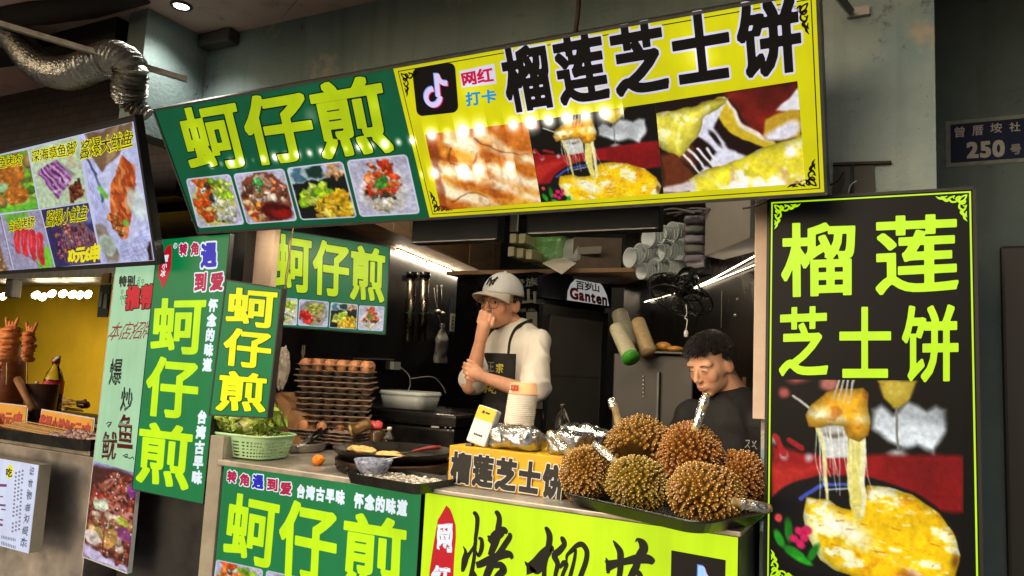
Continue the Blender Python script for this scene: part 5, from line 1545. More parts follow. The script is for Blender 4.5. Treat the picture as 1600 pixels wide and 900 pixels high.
# foil parcels
def crumple(mb, amp, f, seed):
    mb.v = [v + Vector((mnoise.noise(v * f + Vector((seed, 0, 0))), mnoise.noise(v * f + Vector((0, seed, 5))), mnoise.noise(v * f + Vector((3, 1, seed))))) * amp for v in mb.v]
    return mb
def lump_box(c, d, rz, nn=14, pw=4.0):
    """rounded closed box on a fine grid"""
    mb = MB(); M = Matrix.Rotation(rz, 3, 'Z')
    def fn(q):
        return 1.0 / (abs(q.x) ** pw + abs(q.y) ** pw + abs(q.z) ** pw) ** (1 / pw)
    return mb.ball(c, (d[0] / 2, d[1] / 2, d[2] / 2), M, nn * 4, nn * 2, fn=fn)
for i, (px, py, wd, dp, ht, rz, lab) in enumerate(((806, 692, .165, .10, .062, -.1, 'foil wrapped parcel beside the payment stand'), (893, 702, .13, .09, .062, -.16, 'foil wrapped parcel behind the left durian'), (918, 688, .15, .08, .07, -.05, 'foil wrapped parcel at the back, below the clear bottle'))):
    p = P(px, py, y=(1.87, 1.87, 2.0)[i])
    mb = lump_box((p.x, p.y, TB + ht / 2), (wd, dp, ht), rz, 16)
    crumple(mb, .012, 24, i * 7.7); crumple(mb, .004, 60, i * 3.3)
    mb.v = [Vector((v.x, v.y, max(v.z, TB + .001))) for v in mb.v]
    mb.sm = [False] * len(mb.sm)
    single(mb, 'foil_parcel', mat('kitchen_foil', (205, 205, 203), .26, 1.0, bump=.1, bscale=90), lab, 'parcel', 'foil parcels on the box sign', base=(p.x, p.y, TB))

# clear bottle
M_clear = mat('clear_plastic', (235, 238, 236), .06, trans=1.0, ior=1.25)
M_glassy = mat('clear_liquid', (190, 176, 150), .05, trans=.9, ior=1.33)
def bottle(label, px, py, y, h, r, liquid, capcol, zb, name='bottle', sq=False):
    p = P(px, py, y=y)
    t = thing(name, label, 'bottle', (p.x, p.y, zb))
    prof = [(0, 0), (r * .92, 0), (r, h * .03), (r * .97, h * .3), (r, h * .42), (r * .98, h * .58), (r * .72, h * .74), (r * .36, h * .84), (r * .34, h * .92)]
    MB().lathe((p.x, p.y, zb), prof, 24).build('body', M_clear, t)
    MB().lathe((p.x, p.y, zb + .002), [(0, 0), (r * .88, 0), (r * .93, h * .04), (r * .92, h * liquid), (0, h * liquid)], 20).build('liquid', mat('liquid_' + name, {'bottle': (150, 140, 120), 'oil_bottle': (196, 120, 20), 'soda_bottle': (20, 8, 5)}.get(name, (160, 150, 130)), .08, trans=.75 if name != 'soda_bottle' else 0), t)
    MB().lathe((p.x, p.y, zb + h * .9), [(r * .4, 0), (r * .42, h * .08), (r * .36, h * .1), (0, h * .1)], 16).build('cap', mat('cap_%d_%d_%d' % capcol, capcol, .4), t)
    return t
bottle('small clear plastic bottle with a black cap behind the foil parcels', 878, 676, 2.045, .125, .022, .4, (14, 14, 14), TB)

# ---- oyster counter: pan on its burner ring
pc_ = P(612, 722, z=ZC + .03) + Vector((-.015, .03, 0))
t = thing('frying_pan', 'wide round griddle pan on a burner ring with two omelettes frying', 'pan', (pc_.x, pc_.y, ZC))
M_iron = mat('cast_iron', (40, 34, 30), .4, .7, noise=.4, nscale=25, rvar=.15)
MB().lathe((pc_.x, pc_.y, ZC), [(.172, .0), (.182, .03), (.182, .036), (.165, .036), (.16, 0)], 48).build('burner_ring', mat('burnt_steel', (74, 58, 46), .45, .8, noise=.5, nscale=14, rvar=.15), t)
mh = MB()
for a in (195, 215, 235, 255, 275, 295):
    d = Vector((math.cos(math.radians(a)), math.sin(math.radians(a)), 0))
    mh.tube([Vector((pc_.x, pc_.y, ZC + .017)) + d * .173, Vector((pc_.x, pc_.y, ZC + .017)) + d * .1805], .0085, 12)
mh.build('vent_holes', M_black, t)
MB().lathe((pc_.x, pc_.y, ZC + .036), [(0, 0), (.165, 0), (.19, .03), (.192, .032), (.188, .033), (.166, .008), (0, .006)], 56).build('pan', M_iron, t)
M_om = mat('omelette', (208, 158, 72), .45, noise=.45, nscale=45, col2=(226, 196, 130), bump=.6, bscale=90)
for i, (px, py, a, b, rz, lab) in enumerate(((565, 702, .066, .034, -.25, 'golden omelette at the near left of the griddle pan'), (613, 711, .062, .032, -.1, 'golden omelette under the spatula'))):
    p = P(px, py, z=ZC + .055)
    mb = MB().ball((0, 0, 0), (a, b, .012), Matrix.Rotation(rz, 3, 'Z'), 40, 16, fn=lambda q: 1 + .12 * mnoise.noise(Vector((q.x * 3 + i * 5, q.y * 3, q.z))) + .08 * mnoise.noise(q * 9))
    mb.v = [Vector((v.x, v.y, max(v.z, -.008) + .004 * mnoise.noise(v * 60))) + Vector((p.x, p.y, ZC + .053)) for v in mb.v]
    single(mb, 'omelette', M_om, lab, 'omelette', 'omelettes in the pan')
p = P(644, 706, z=ZC + .07)
t = thing('spatula', 'grey turner spatula resting in the pan against an omelette', 'spatula', (p.x, p.y, ZC + .06))
MB().hexa([p + Vector(v) for v in ((-.055, -.02, -.012), (.0, -.028, .0), (.012, .022, .0), (-.04, .028, -.012), (-.055, -.02, -.01), (.0, -.028, .002), (.012, .022, .002), (-.04, .028, -.01))]).build('blade', mat('nylon_grey', (104, 108, 98), .4), t)
MB().tube([p + Vector(v) for v in ((.0, 0, .001), (.02, .01, .008), (.045, .03, .014), (.07, .05, .017))], [.004, .004, .006, .006], 8).build('handle', mat('red_handle', (120, 30, 26), .5), t)

# steel pot with tongs
pp_ = P(462, 690, y=2.13)
t = thing('steel_pot', 'round steel pot behind the lettuce basket', 'pot', (pp_.x, pp_.y, ZC))
zr = pp_.z - ZC
MB().lathe((pp_.x, pp_.y, ZC), [(0, 0), (.1, 0), (.106, .006), (.112, zr - .004), (.117, zr), (.112, zr + .002), (.108, zr - .004), (.101, .008), (0, .006)], 48).build('body', M_steel, t)
a, b = P(474, 693, y=2.08), P(506, 671, y=2.22)
t = thing('tongs', 'steel tongs with black grips lying across the pot', 'tongs', a)
dd = (b - a); sd = dd.cross(Vector((0, 0, 1))).normalized()
for s_ in (-1, 1):
    MB().tube([a + sd * .004 * s_ - dd * .25, a + sd * .006 * s_, a + dd * .5 + sd * .008 * s_], .004, 6).build('arm', M_steel, t)
    MB().tube([a + dd * .25 + sd * .011 * s_, a + dd * 1.0 + sd * .012 * s_], [.007, .0075], 8).build('grip', M_blackgloss, t)

# lettuce basket: pierced plastic walls
bc = P(393, 705, y=1.885)
bz0, bz1 = ZC + .004, ZC + .075
t = thing('plastic_basket', 'light green pierced plastic basket holding lettuce at the counter corner', 'basket', (bc.x, bc.y, ZC))
mb = MB(); N = 96; rows = 13
def bring(k, f):
    a = 2 * math.pi * k / N
    sx = .118 + .022 * f; sy = .075 + .018 * f
    c_, s_ = math.cos(a), math.sin(a); e = .55
    return Vector((bc.x + sx * math.copysign(abs(c_) ** e, c_), bc.y + sy * math.copysign(abs(s_) ** e, s_), bz0 + (bz1 - bz0) * f))
for j in range(rows + 1):
    for k in range(N): mb.v.append(bring(k, j / rows))
for j in range(rows):
    for k in range(N):
        if 1 <= j < rows - 2 and j % 2 == 1 and k % 2 == 0: continue
        mb.f.append([j * N + k, j * N + (k + 1) % N, (j + 1) * N + (k + 1) % N, (j + 1) * N + k]); mb.mi.append(0); mb.sm.append(False)
mb.f.append([N - 1 - k for k in range(N)]); mb.mi.append(0); mb.sm.append(False)
M_bask = mat('green_basket_plastic', (184, 226, 172), .35, noise=.05)
bo = mb.build('wall', M_bask, t)
sm_ = bo.modifiers.new('thickness', 'SOLIDIFY'); sm_.thickness = .0018
MB().tube([bring(k, 1.0) + (bring(k, 1.05) - bring(k, 1)) * .6 for k in range(N + 1)], .0042, 8, False).build('rim', M_bask, t)
# lettuce leaves
M_leaf = mat('lettuce_leaf', (206, 220, 116), .4, noise=.5, nscale=22, col2=(136, 172, 52), bump=.4, bscale=60)
M_leaf2 = mat('lettuce_heart', (226, 228, 160), .45, noise=.3, nscale=30, bump=.4, bscale=60)
def leaf(mb, base, dirv, upv, L_, W_, curl, seed, mi=0):
    dirv = Vector(dirv).normalized(); side = dirv.cross(Vector(upv)).normalized(); up_ = side.cross(dirv)
    nu, nv_ = 13, 14; vs = []; fs = []
    for i in range(nu):
        s_ = i / (nu - 1)
        ang = curl * s_
        ctr = base + dirv * (L_ * math.sin(ang) / max(curl, .01)) + up_ * (L_ * (1 - math.cos(ang)) / max(curl, .01))
        nrm = up_ * math.cos(ang) - dirv * math.sin(ang)
        w = W_ * (math.sin(math.pi * min(1, s_ * .86 + .12)) ** .6)
        for j in range(nv_):
            q = 2 * j / (nv_ - 1) - 1
            rf = .32 * W_ * abs(q) ** 2 * math.sin(j * 2.1 + i * 1.1 + seed) + .1 * W_ * mnoise.noise(Vector((i * .6, j * .6, seed)))
            vs.append(ctr + side * (w * q) + nrm * (rf + .35 * W_ * q * q) + dirv * (.05 * math.sin(j * 3 + seed) * W_ * s_))
    for i in range(nu - 1):
        for j in range(nv_ - 1):
            a_ = i * nv_ + j; fs.append((a_, a_ + 1, a_ + nv_ + 1, a_ + nv_))
    mb.add(vs, fs, mi, True)
mb = MB(); rr = random.Random(4)
lc = Vector((bc.x - .03, bc.y, bz1 + .0))
for k in range(34):
    a = rr.uniform(math.pi * .55, math.pi * 1.55) if k < 20 else rr.uniform(0, 6.28)
    d = Vector((math.cos(a), math.sin(a) * .8, rr.uniform(.05, 1.1)))
    q = lc + Vector((rr.uniform(-.05, .05), rr.uniform(-.035, .035), rr.uniform(-.012, .022)))
    leaf(mb, q, d, (0, 0, 1), rr.uniform(.065, .12), rr.uniform(.045, .075), rr.uniform(.2, 1.0), k, 0 if k < 28 else 1)
single(mb, 'lettuce', [M_leaf, M_leaf2], 'loose green lettuce leaves spilling over the left of the basket', 'lettuce', base=lc)
mb = MB()
for k in range(260):
    q = Vector((bc.x + rr.uniform(-.05, .115), bc.y + rr.uniform(-.065, .065), bz1 - rr.uniform(.0, .06) + .012 * rr.random()))
    d = Vector((rr.uniform(-1, 1), rr.uniform(-1, 1), rr.uniform(-.35, .35))).normalized() * rr.uniform(.01, .024)
    mb.tube([q - d, q + Vector((0, 0, .004)), q + d], .0018, 4, mi=k % 2)
o = single(mb, 'shredded_lettuce', [M_leaf2, mat('lettuce_shred', (150, 176, 60), .5)], 'pale shredded lettuce filling the right side of the basket', 'shredded lettuce', base=(bc.x, bc.y, bz0 + .01)); o['kind'] = 'stuff'

# bowl with sauce, spoon
p = P(582, 744, y=1.745)
t = thing('sauce_bowl', 'small blue and white porcelain bowl of dark sauce in front of the pan', 'bowl', (p.x, p.y, p.z))
M_porc = mat('porcelain', (186, 190, 200), .2, noise=.8, nscale=55, col2=(30, 40, 92))
MB().lathe((p.x, p.y, p.z), [(0, 0), (.03, 0), (.032, .006), (.046, .024), (.056, .046), (.0548, .047), (.045, .028), (.03, .012), (0, .01)], 40).build('bowl', M_porc, t)
MB().lathe((p.x, p.y, p.z + .034), [(0, 0), (.0485, 0)], 28).build('sauce', mat('dark_sauce', (52, 22, 12), .15), t)
a = p + Vector((.0, .0, .04))
sp_ = thing('spoon', 'steel spoon resting in the sauce bowl', 'spoon', a)
MB().tube([a + Vector((-.015, 0, -.004)), a + Vector((.03, .005, .008)), a + Vector((.085, .018, .022))], [.005, .003, .004], 8, flat=.5).build('handle', M_steel, sp_)

# oyster tray overhanging the edge
ta, tb_ = P(560, 744, z=ZC + .028), P(700, 752, z=ZC + .028)
cx_, cyy = -1.212, 1.735
mb = MB(); loopbox(mb, rrect(cx_, cyy, .255, .15, .02, -.12), ZC + .001, rrect(cx_, cyy, .275, .172, .025, -.12), ZC + .03, .002)
single(mb, 'oyster_tray', M_trayd, 'shallow steel tray of shucked oysters over the green counter edge', 'tray', base=(cx_, cyy, ZC))
mb = MB(); rr = random.Random(9)
for k in range(330):
    x, y_ = rr.uniform(-.118, .118), rr.uniform(-.066, .066)
    q = Vector((cx_ + x * math.cos(-.12) - y_ * math.sin(-.12), cyy + x * math.sin(-.12) + y_ * math.cos(-.12), ZC + .014 + rr.uniform(0, .008)))
    mb.ball(q, (rr.uniform(.006, .011), rr.uniform(.005, .008), rr.uniform(.003, .006)), Matrix.Rotation(rr.uniform(0, 6), 3, 'Z'), 7, 5, mi=k % 3)
o = single(mb, 'oyster_meat', [mat('oyster_a', (168, 158, 140), .2), mat('oyster_b', (132, 124, 110), .2), mat('oyster_c', (196, 188, 172), .25)], 'grey shucked oyster meat heaped in the shallow tray', 'oyster meat', base=(cx_, cyy, ZC + .01)); o['kind'] = 'stuff'

# smiling orange toy
p = P(497, 727, z=ZC)
t = thing('orange_toy', 'small round orange toy with a smiling face on the steel counter', 'toy', (p.x, p.y, ZC))
MB().ball((p.x, p.y, ZC + .0165), (.02, .02, .0175)).build('body', mat('orange_rubber', (236, 128, 20), .4), t)
vd = (CAM - Vector((p.x, p.y, ZC + .016))); vd.z = .25; vd.normalize(); sd = Vector((-vd.y, vd.x, 0)).normalized()
fm = MB()
cc = Vector((p.x, p.y, ZC + .0165))
for s_ in (-1, 1): fm.ball(cc + (vd + sd * .42 * s_ + Vector((0, 0, .25))).normalized() * .0188, .0022, u=8, w=6)
fm.tube([cc + (vd + sd * x + Vector((0, 0, -.18 + .5 * x * x))).normalized() * .0192 for x in np.linspace(-.42, .42, 7)], .0009, 5)
fm.build('face', M_ink, t)

# eggs in a low stack of trays, bottles and jars beside it
def egg_tray_bm(n=6, pitch=.0475):
    mb = MB(); S = n * pitch; G = n * 8; W = G + 1
    for j in range(W):
        for i in range(W):
            x = i / G * S; y = j / G * S
            f = (math.cos(2 * math.pi * x / pitch) + math.cos(2 * math.pi * y / pitch)) / 2
            e = min(x, S - x, y, S - y) / (.3 * pitch)
            w = min(1, e); w = w * w * (3 - 2 * w)
            z = .028 * (1 - w) + (.015 + .015 * max(-.75, min(.8, f * 1.2))) * w
            mb.v.append(Vector((x - S / 2, y - S / 2, z + .0012 * mnoise.noise(Vector((x * 60, y * 60, 1))))))
    for j in range(G):
        for i in range(G):
            mb.f.append([j * W + i, j * W + i + 1, (j + 1) * W + i + 1, (j + 1) * W + i]); mb.mi.append(0); mb.sm.append(True)
    per = [i for i in range(W)] + [j * W + G for j in range(1, W)] + [G * W + i for i in range(G - 1, -1, -1)] + [j * W for j in range(G - 1, 0, -1)]
    b0 = len(mb.v)
    for k, i in enumerate(per):
        v = mb.v[i]; mb.v.append(Vector((v.x * 1.016, v.y * 1.016, v.z - .003 - .0025 * abs(math.sin(k * .37)))))
    for k in range(len(per)):
        k2 = (k + 1) % len(per)
        mb.f.append([per[k], b0 + k, b0 + k2, per[k2]]); mb.mi.append(0); mb.sm.append(False)
    return mb
M_pulp = mat('egg_tray_pulp', (140, 116, 98), .9, noise=.2, nscale=40, bump=.4, bscale=150)
M_pulp2 = mat('egg_tray_pulp_grey', (112, 96, 84), .9, noise=.2, nscale=40, bump=.4, bscale=150)
M_egg = mat('brown_egg', (206, 140, 92), .45, noise=.12, nscale=20)
tm = egg_tray_bm().build('egg_tray', M_pulp)
ts = P(527, 610, y=2.42)
zs0 = 1.05
# a dark chest under the tall stack
ang = math.radians(33)
stk = []
zt_ = P(527, 572, y=2.42).z
nst = 13; tm2 = None
for k in range(nst):
    o = tm if k == 0 else tm.copy()
    if k % 3 == 1:
        if tm2 is None: tm2 = tm.data.copy(); tm2.materials.clear(); tm2.materials.append(M_pulp2)
        o.data = tm2
    if k: COL.objects.link(o)
    o.location = (ts.x + R.uniform(-.009, .009), ts.y + R.uniform(-.009, .009), zt_ - .022 * (nst - k))
    o.rotation_euler.z = ang + R.uniform(-.06, .06) + (math.pi / 2) * (k % 2)
    tag(o, 'brown pulp egg tray in the tall stack before the dark wall', 'egg tray', 'tall stack of egg trays')
zst = zt_ - .022 * nst
def egg(loc, label, group):
    global _egg
    e = MB().ball((0, 0, 0), (.0215, .0215, .0275), u=16, w=10, fn=lambda q: 1 - .06 * q.z).build('egg', M_egg) if _egg is None else _egg.copy()
    if _egg is None: _egg = e
    else: COL.objects.link(e)
    e.location = loc; e.rotation_euler = (R.uniform(-.2, .2), R.uniform(-.2, .2), R.uniform(0, 6))
    tag(e, label, 'egg', group)
_egg = None
for i in range(6):
    for j in range(6):
        x, y_ = (i - 2.5) * .0475, (j - 2.5) * .0475
        egg((ts.x + x * math.cos(ang) - y_ * math.sin(ang), ts.y + x * math.sin(ang) + y_ * math.cos(ang), zt_ - .022 + .024), 'brown egg on top of the tall egg tray stack', 'eggs on the tall stack')
lt = P(528, 687, y=2.36)
for k in range(4):
    o = tm.copy(); COL.objects.link(o); o.location = (lt.x + .004 * k, lt.y, ZC + .002 + .013 * k); o.rotation_euler.z = .1 + .03 * k
    tag(o, 'brown pulp egg tray in the low stack on the counter', 'egg tray', 'low stack of egg trays')
for i, j in ((0, 0), (1, 0), (0, 1), (1, 1), (2, 1), (0, 2), (3, 2), (2, 2), (1, 2), (4, 3), (2, 3), (3, 3), (1, 4), (3, 4), (5, 4), (2, 5), (4, 5)):
    egg((lt.x + (i - 2.5) * .0475, lt.y + (j - 2.5) * .0475 + .1 * (i - 2.5) * .0475, ZC + .075), 'brown egg in the low tray on the counter', 'eggs in the low tray')
# seasoning jar lying on the eggs, jar with red lid, oil bottle
a, b = P(550, 672, y=2.22), P(580, 662, y=2.26)
t = thing('seasoning_jar', 'metal lidded seasoning jar lying on its side on the egg trays', 'jar', a)
MB().tube([a, b], .022, 20).build('body', mat('jar_tin', (128, 96, 58), .35, .5, noise=.3, nscale=30), t)
MB().tube([a - (b - a) * .12, a + (b - a) * .02], .0235, 20).build('lid', mat('jar_lid', (176, 150, 100), .35, .7), t)
p = P(588, 694, y=2.28)
t = thing('glass_jar', 'squat glass jar with a crumpled red bag on it', 'jar', (p.x, p.y, ZC))
MB().lathe((p.x, p.y, ZC), [(0, 0), (.026, 0), (.028, .01), (.028, .075), (.024, .085)], 20).build('body', mat('brown_glass', (96, 70, 44), .12, trans=.5), t)
crumple(MB().ball((p.x - .012, p.y, ZC + .1), (.032, .022, .02), u=18, w=10), .012, 50, 2).build('red_bag', mat('red_plastic', (190, 60, 60), .35), t)
bottle('small squeeze bottle of amber oil right of the egg trays', 607, 694, 2.24, .105, .021, .55, (226, 220, 200), ZC, 'oil_bottle')

# paper bag and clear bag at the pillar
p = P(452, 684, y=2.25)
mb = MB(); NU, NV = 40, 26
for j in range(NV + 1):
    f = j / NV
    for i in range(NU):
        a = 2 * math.pi * i / NU
        w = .115 * (1 - .55 * f ** 1.3) + .01; d = .06 * (1 - .35 * f)
        c_, s_ = math.cos(a), math.sin(a)
        v = Vector((math.copysign(abs(c_) ** .6, c_) * w - .055 * f, math.copysign(abs(s_) ** .6, s_) * d + .01 * f, .19 * f))
        k = .02 * (.3 + f)
        v += Vector((mnoise.noise(v * 17), mnoise.noise(v * 17 + Vector((5, 0, 0))), .5 * mnoise.noise(v * 15 + Vector((0, 7, 0))))) * k
        mb.v.append(Vector((p.x, p.y, ZC + .012)) + v)
for j in range(NV):
    for i in range(NU):
        mb.f.append([j * NU + i, j * NU + (i + 1) % NU, (j + 1) * NU + (i + 1) % NU, (j + 1) * NU + i]); mb.mi.append(0); mb.sm.append(False)
single(mb, 'paper_bag', mat('kraft_paper', (158, 112, 70), .75, noise=.15, nscale=20), 'crumpled brown paper bag beside the beige post', 'bag', base=(p.x, p.y, ZC))
p = P(441, 575, y=2.02)
mb = MB().ball(p, (.03, .02, .075), None, 18, 20, fn=lambda q: 1 + .25 * mnoise.noise(q * 4))
mb.sm = [False] * len(mb.sm)
single(mb, 'clear_bag', mat('cling_film', (190, 176, 160), .25, alpha=.45, bump=.5), 'crumpled clear plastic bag hanging behind the small green sign', 'bag', base=p)

# posts and boards round the opening
def post(name, label, a0, a1, y, z0, z1, depth, m, cat='post'):
    x0 = P(*a0, y=y).x; x1 = P(*a1, y=y).x
    b = Vector(((x0 + x1) / 2, y + depth / 2, z0))
    return single(MB().box((b.x, b.y, (z0 + z1) / 2), (x1 - x0, depth, z1 - z0), bev=.002), name, m, label, cat, base=b)
post('beige_post', 'beige painted post left of the opening, behind the small hanging sign', (366, 400), (426, 400), 2.05, ZC + .001, 1.884, .03, M_beige)
post('beige_board', 'narrow beige board along the left edge of the black upright sign', (1178, 480), (1201, 480), 1.90, 1.287, 1.884, .028, M_beige, 'board')
post('corner_post', 'grey-beige post at the left end of the green counter', (322, 760), (343, 760), 1.765, 0, z_g + .09, .06, mat('grey_beige_paint', (150, 142, 124), .6, noise=.25, nscale=8))
b = P(270, 850, y=1.88)
single(MB().box((b.x - .03, 1.90, .47), (.52, .03, .94)), 'dark_board', M_dark, 'dark board under the tall green banner', 'board', base=(b.x - .03, 1.9, 0))
a = P(456, 352, y=1.83)
mb = MB(); rr = random.Random(2)
for s_ in range(2):
    mb.tube([P(456 - 12 * k / 9 + rr.uniform(-1.5, 1.5) + s_ * 2, 355 + 98 * k / 9, y=1.80) for k in range(10)], .0022, 5)
single(mb, 'straw_rope', M_rope, 'frayed straw rope hanging down the right edge of the beige post', 'rope')
# ------------------------------------------------------------------ inside the stall
# lamp strip hidden behind the lintel that lights the counter
tt = strip('counter_strip_light', (-2.05, 1.90, 1.866), (-.36, 1.90, 1.866), 'warm strip light under the lintel over the counter', .007, 120.0, 'light strips in the stall')
MB().box((-1.2, 1.9, 1.8795), (1.76, .056, .005)).build('channel', M_white, tt)
MB().box((-1.2, 1.9265, 1.8705), (1.76, .003, .014)).build('lip', M_white, tt)  # channel and lip: unseen shield added to keep light off the screens
strip('ceiling_strip_light', (-2.0, 2.30, 2.36), (-.5, 2.30, 2.36), 'strip light on the stall ceiling behind the black screens', .012, 60.0, 'light strips in the stall')
# ---- on the left wall
def LWp(px, py, h=0.0):
    l = LW.L(px, py); return LW.o + LW.ex * float(l[0]) + LW.ey * float(l[1]) + LW.n * h
M_tubes = mat('cup_tube_steel', (170, 160, 146), .28, 1.0, rvar=.1, nscale=20)
for k, (px, lab) in enumerate(((624, 'left of two steel cup dispenser tubes on the dark wall'), (645, 'right of two steel cup dispenser tubes on the dark wall'))):
    t = thing('cup_dispenser', lab, 'cup dispenser', LWp(px, 530, .05), 'steel cup dispensers')
    a, b = LWp(px + 4, 432, .06), LWp(px - 1, 532, .06)
    MB().tube([a, b], .026, 20).build('tube', M_tubes, t)
    m_ = a + (b - a) * .56
    MB().tube([m_, m_ + (b - a) * .03], .0275, 20).build('green_band', mat('green_band', (30, 90, 40), .5), t)
    MB().tube([a + (a - b) * .07, a + (b - a) * .02], .031, 18).build('collar', M_blackgloss, t)
    MB().box(a + (b - a) * .03 - LW.n * .03, (.03, .05, .03)).build('bracket', M_black, t)
for k, (px, lab) in enumerate(((676, 'steel ladle hanging on the wall, left of two'), (683, 'steel ladle hanging on the wall, right of two'))):
    a, b = LWp(px, 449, .03), LWp(px + 1, 484 + 3 * k, .03)
    t = thing('ladle', lab, 'ladle', b, 'ladles on the dark wall')
    MB().tube([a, (a + b) / 2, b], .004, 6).build('handle', M_steel, t)
    hk = [a + Vector((0, 0, 0)) + LW.ex * (.012 * math.sin(q)) + Vector((0, 0, .012 * math.cos(q))) for q in np.linspace(-1.5, 1.5, 7)]
    MB().tube(hk, .003, 6).build('hook', M_steel, t)
    MB().ball(b - Vector((0, 0, .012)), (.022, .022, .016)).build('cup', M_steel, t)
# white carrier bag
a = LWp(677, 505, .05); b = LWp(676, 567, .05)
t = thing('carrier_bag', 'white plastic carrier bag tied up and hung on the dark wall', 'bag', b)
H = (a - b).length; mb = MB(); NU, NV = 36, 24
for j in range(NV + 1):
    f = j / NV
    w = .075 * (1 if f < .62 else max(.16, 1 - ((f - .62) / .3) ** 1.0)) if f < .9 else .03
    for i in range(NU):
        q = 2 * math.pi * i / NU
        v = LW.ex * (math.cos(q) * w) + LW.n * (math.sin(q) * w * .4) + Vector((0, 0, H * f))
        mb.v.append(b + v + Vector((mnoise.noise(v * 22), mnoise.noise(v * 22 + Vector((4, 0, 0))), 0)) * .013)
for j in range(NV):
    for i in range(NU):
        mb.f.append([j * NU + i, j * NU + (i + 1) % NU, (j + 1) * NU + (i + 1) % NU, (j + 1) * NU + i]); mb.mi.append(0); mb.sm.append(True)
mb.f.append([NU - 1 - i for i in range(NU)]); mb.mi.append(0); mb.sm.append(False)
mb.build('bag', mat('white_bag_plastic', (190, 188, 184), .4, bump=.3, bscale=40, noise=.12, nscale=20), t)
MB().tube([a + Vector((0, 0, -.01)), LWp(676, 470, .02), LWp(676, 450, .01)], .002, 5).build('loop', M_white, t)
# calendar
cq_ = [LW.L(*p_) for p_ in ((703, 466), (735, 468), (731, 526), (700, 522))]
t = thing('wall_calendar', 'small wall calendar with a dark picture and a pale date sheet', 'calendar', LW.W(cq_[3], 0))
LWP = Panel(LW.o, LW.ex, LW.ey)
sgn = 1 if LWP.n.dot(LW.n) > 0 else -1
def lw_flat(q, h0, h1, m, nm, par):
    mb = MB(); vs = [LW.o + LW.ex * float(a_[0]) + LW.ey * float(a_[1]) + LW.n * hh for hh in (h0, h1) for a_ in q]
    mb.hexa(vs); return mb.build(nm, m, par)
lw_flat(cq_, .001, .006, mat('calendar_card', (24, 40, 74), .5), 'card', t)
bq = lambda u0, v0, u1, v1: [bil(cq_, u0, v0), bil(cq_, u1, v0), bil(cq_, u1, v1), bil(cq_, u0, v1)]
lw_flat(bq(.02, .42, .98, .92), .007, .009, M_paper, 'date_sheet', t)
lw_flat(bq(.02, .02, .98, .4), .007, .0085, mat('calendar_picture', (70, 78, 92), .5, noise=.8, nscale=40, col2=(14, 18, 30)), 'picture', t)
mb = MB()
for r_ in range(4):
    for c_ in range(5):
        q = bq(.1 + .17 * c_, .5 + .1 * r_, .18 + .17 * c_, .54 + .1 * r_)
        mb.hexa([LW.o + LW.ex * float(a_[0]) + LW.ey * float(a_[1]) + LW.n * hh for hh in (.0092, .0098) for a_ in q])
mb.build('date_marks', mat('grey_ink', (96, 96, 100), .6), t)
# bunny sticker
c_ = LW.L(473, 551)
mb = MB()
def disc(cx, cy, rx, ry, h):
    n = 20
    mb.add([LW.o + LW.ex * float(c_[0] + cx + rx * math.cos(k * 2 * math.pi / n)) + LW.ey * float(c_[1] + cy + ry * math.sin(k * 2 * math.pi / n)) + LW.n * h for k in range(n)], [tuple(range(n))])
disc(0, 0, .016, .013, .002); disc(-.007, .02, .005, .014, .0022); disc(.008, .02, .005, .014, .0024); disc(0, -.018, .009, .011, .0026)
single(mb, 'bunny_sticker', M_paper, 'tiny white bunny sticker on the dark wall above the egg trays', 'sticker')
# sockets with charger and cable
sq = [LW.L(*p_) for p_ in ((553, 561), (612, 563), (611, 582), (552, 578))]
t = thing('wall_socket', 'row of black wall sockets with a white charger plugged in', 'socket', LW.W(sq[3], 0))
lw_flat(sq, .001, .012, M_blackgloss, 'plate', t)
lw_flat([bil(sq, u, v) for u, v in ((-.02, -.12), (1.0, -.12), (1.0, -.02), (-.02, -.02))], .001, .016, mat('socket_trim', (120, 120, 118), .4), 'trim', t)
lw_flat([bil(sq, u, v) for u, v in ((.9, .1), (1.1, .1), (1.1, .75), (.9, .75))], .012, .035, M_white, 'charger', t)
a = LWp(617, 573, .03)
single(MB().tube(smooth_pts([a, LWp(623, 585, .06), LWp(620, 600, .08), LWp(611, 609, .1), LWp(606, 612, .12)], 6), .003, 6), 'charger_cable', M_white, 'white charger cable drooping from the sockets', 'cable')
single(MB().tube(smooth_pts([LWp(617, 590, .1), LWp(640, 587, .14), LWp(651, 600, .16), LWp(652, 612, .18)], 6), .003, 6), 'data_cable', M_white, 'white cable arching over the clear storage box', 'cable')
# black chest and clear storage box
ch = P(655, 660, y=2.62)
cz1 = P(640, 641, y=2.50).z
t = thing('chest_freezer', 'black chest with a glossy lid behind the frying pan', 'freezer', (ch.x - .08, ch.y + .12, 0))
MB().box((ch.x - .12, ch.y + .12, cz1 / 2 - .03), (.72, .46, cz1 - .06), bev=.01).build('body', M_blackgloss, t)
MB().box((ch.x - .12, ch.y + .12, cz1 - .03), (.74, .48, .05), bev=.012).build('lid', M_blackgloss, t)
MB().box(P(680, 667, y=2.50), (.034, .004, .006)).build('badge', mat('badge_silver', (210, 210, 205), .3, .8), t)
mm = MB()
for k in range(4): mm.box(P(696 + 4 * k, 668 + (k % 2) * 4, y=2.50), (.006, .003, .003))
mm.build('marks', mat('badge_silver', (210, 210, 205)), t)
sb = P(640, 640, y=2.60)
t = thing('storage_box', 'translucent plastic storage box on the black chest', 'box', (sb.x, sb.y, cz1))
mb = MB(); loopbox(mb, rrect(sb.x, sb.y, .2, .14, .03), cz1 + .001, rrect(sb.x, sb.y, .225, .165, .035), cz1 + .062, .003); mb.sm = [True] * len(mb.sm)
mb.build('body', mat('milky_plastic', (196, 200, 196), .3, alpha=.55), t)
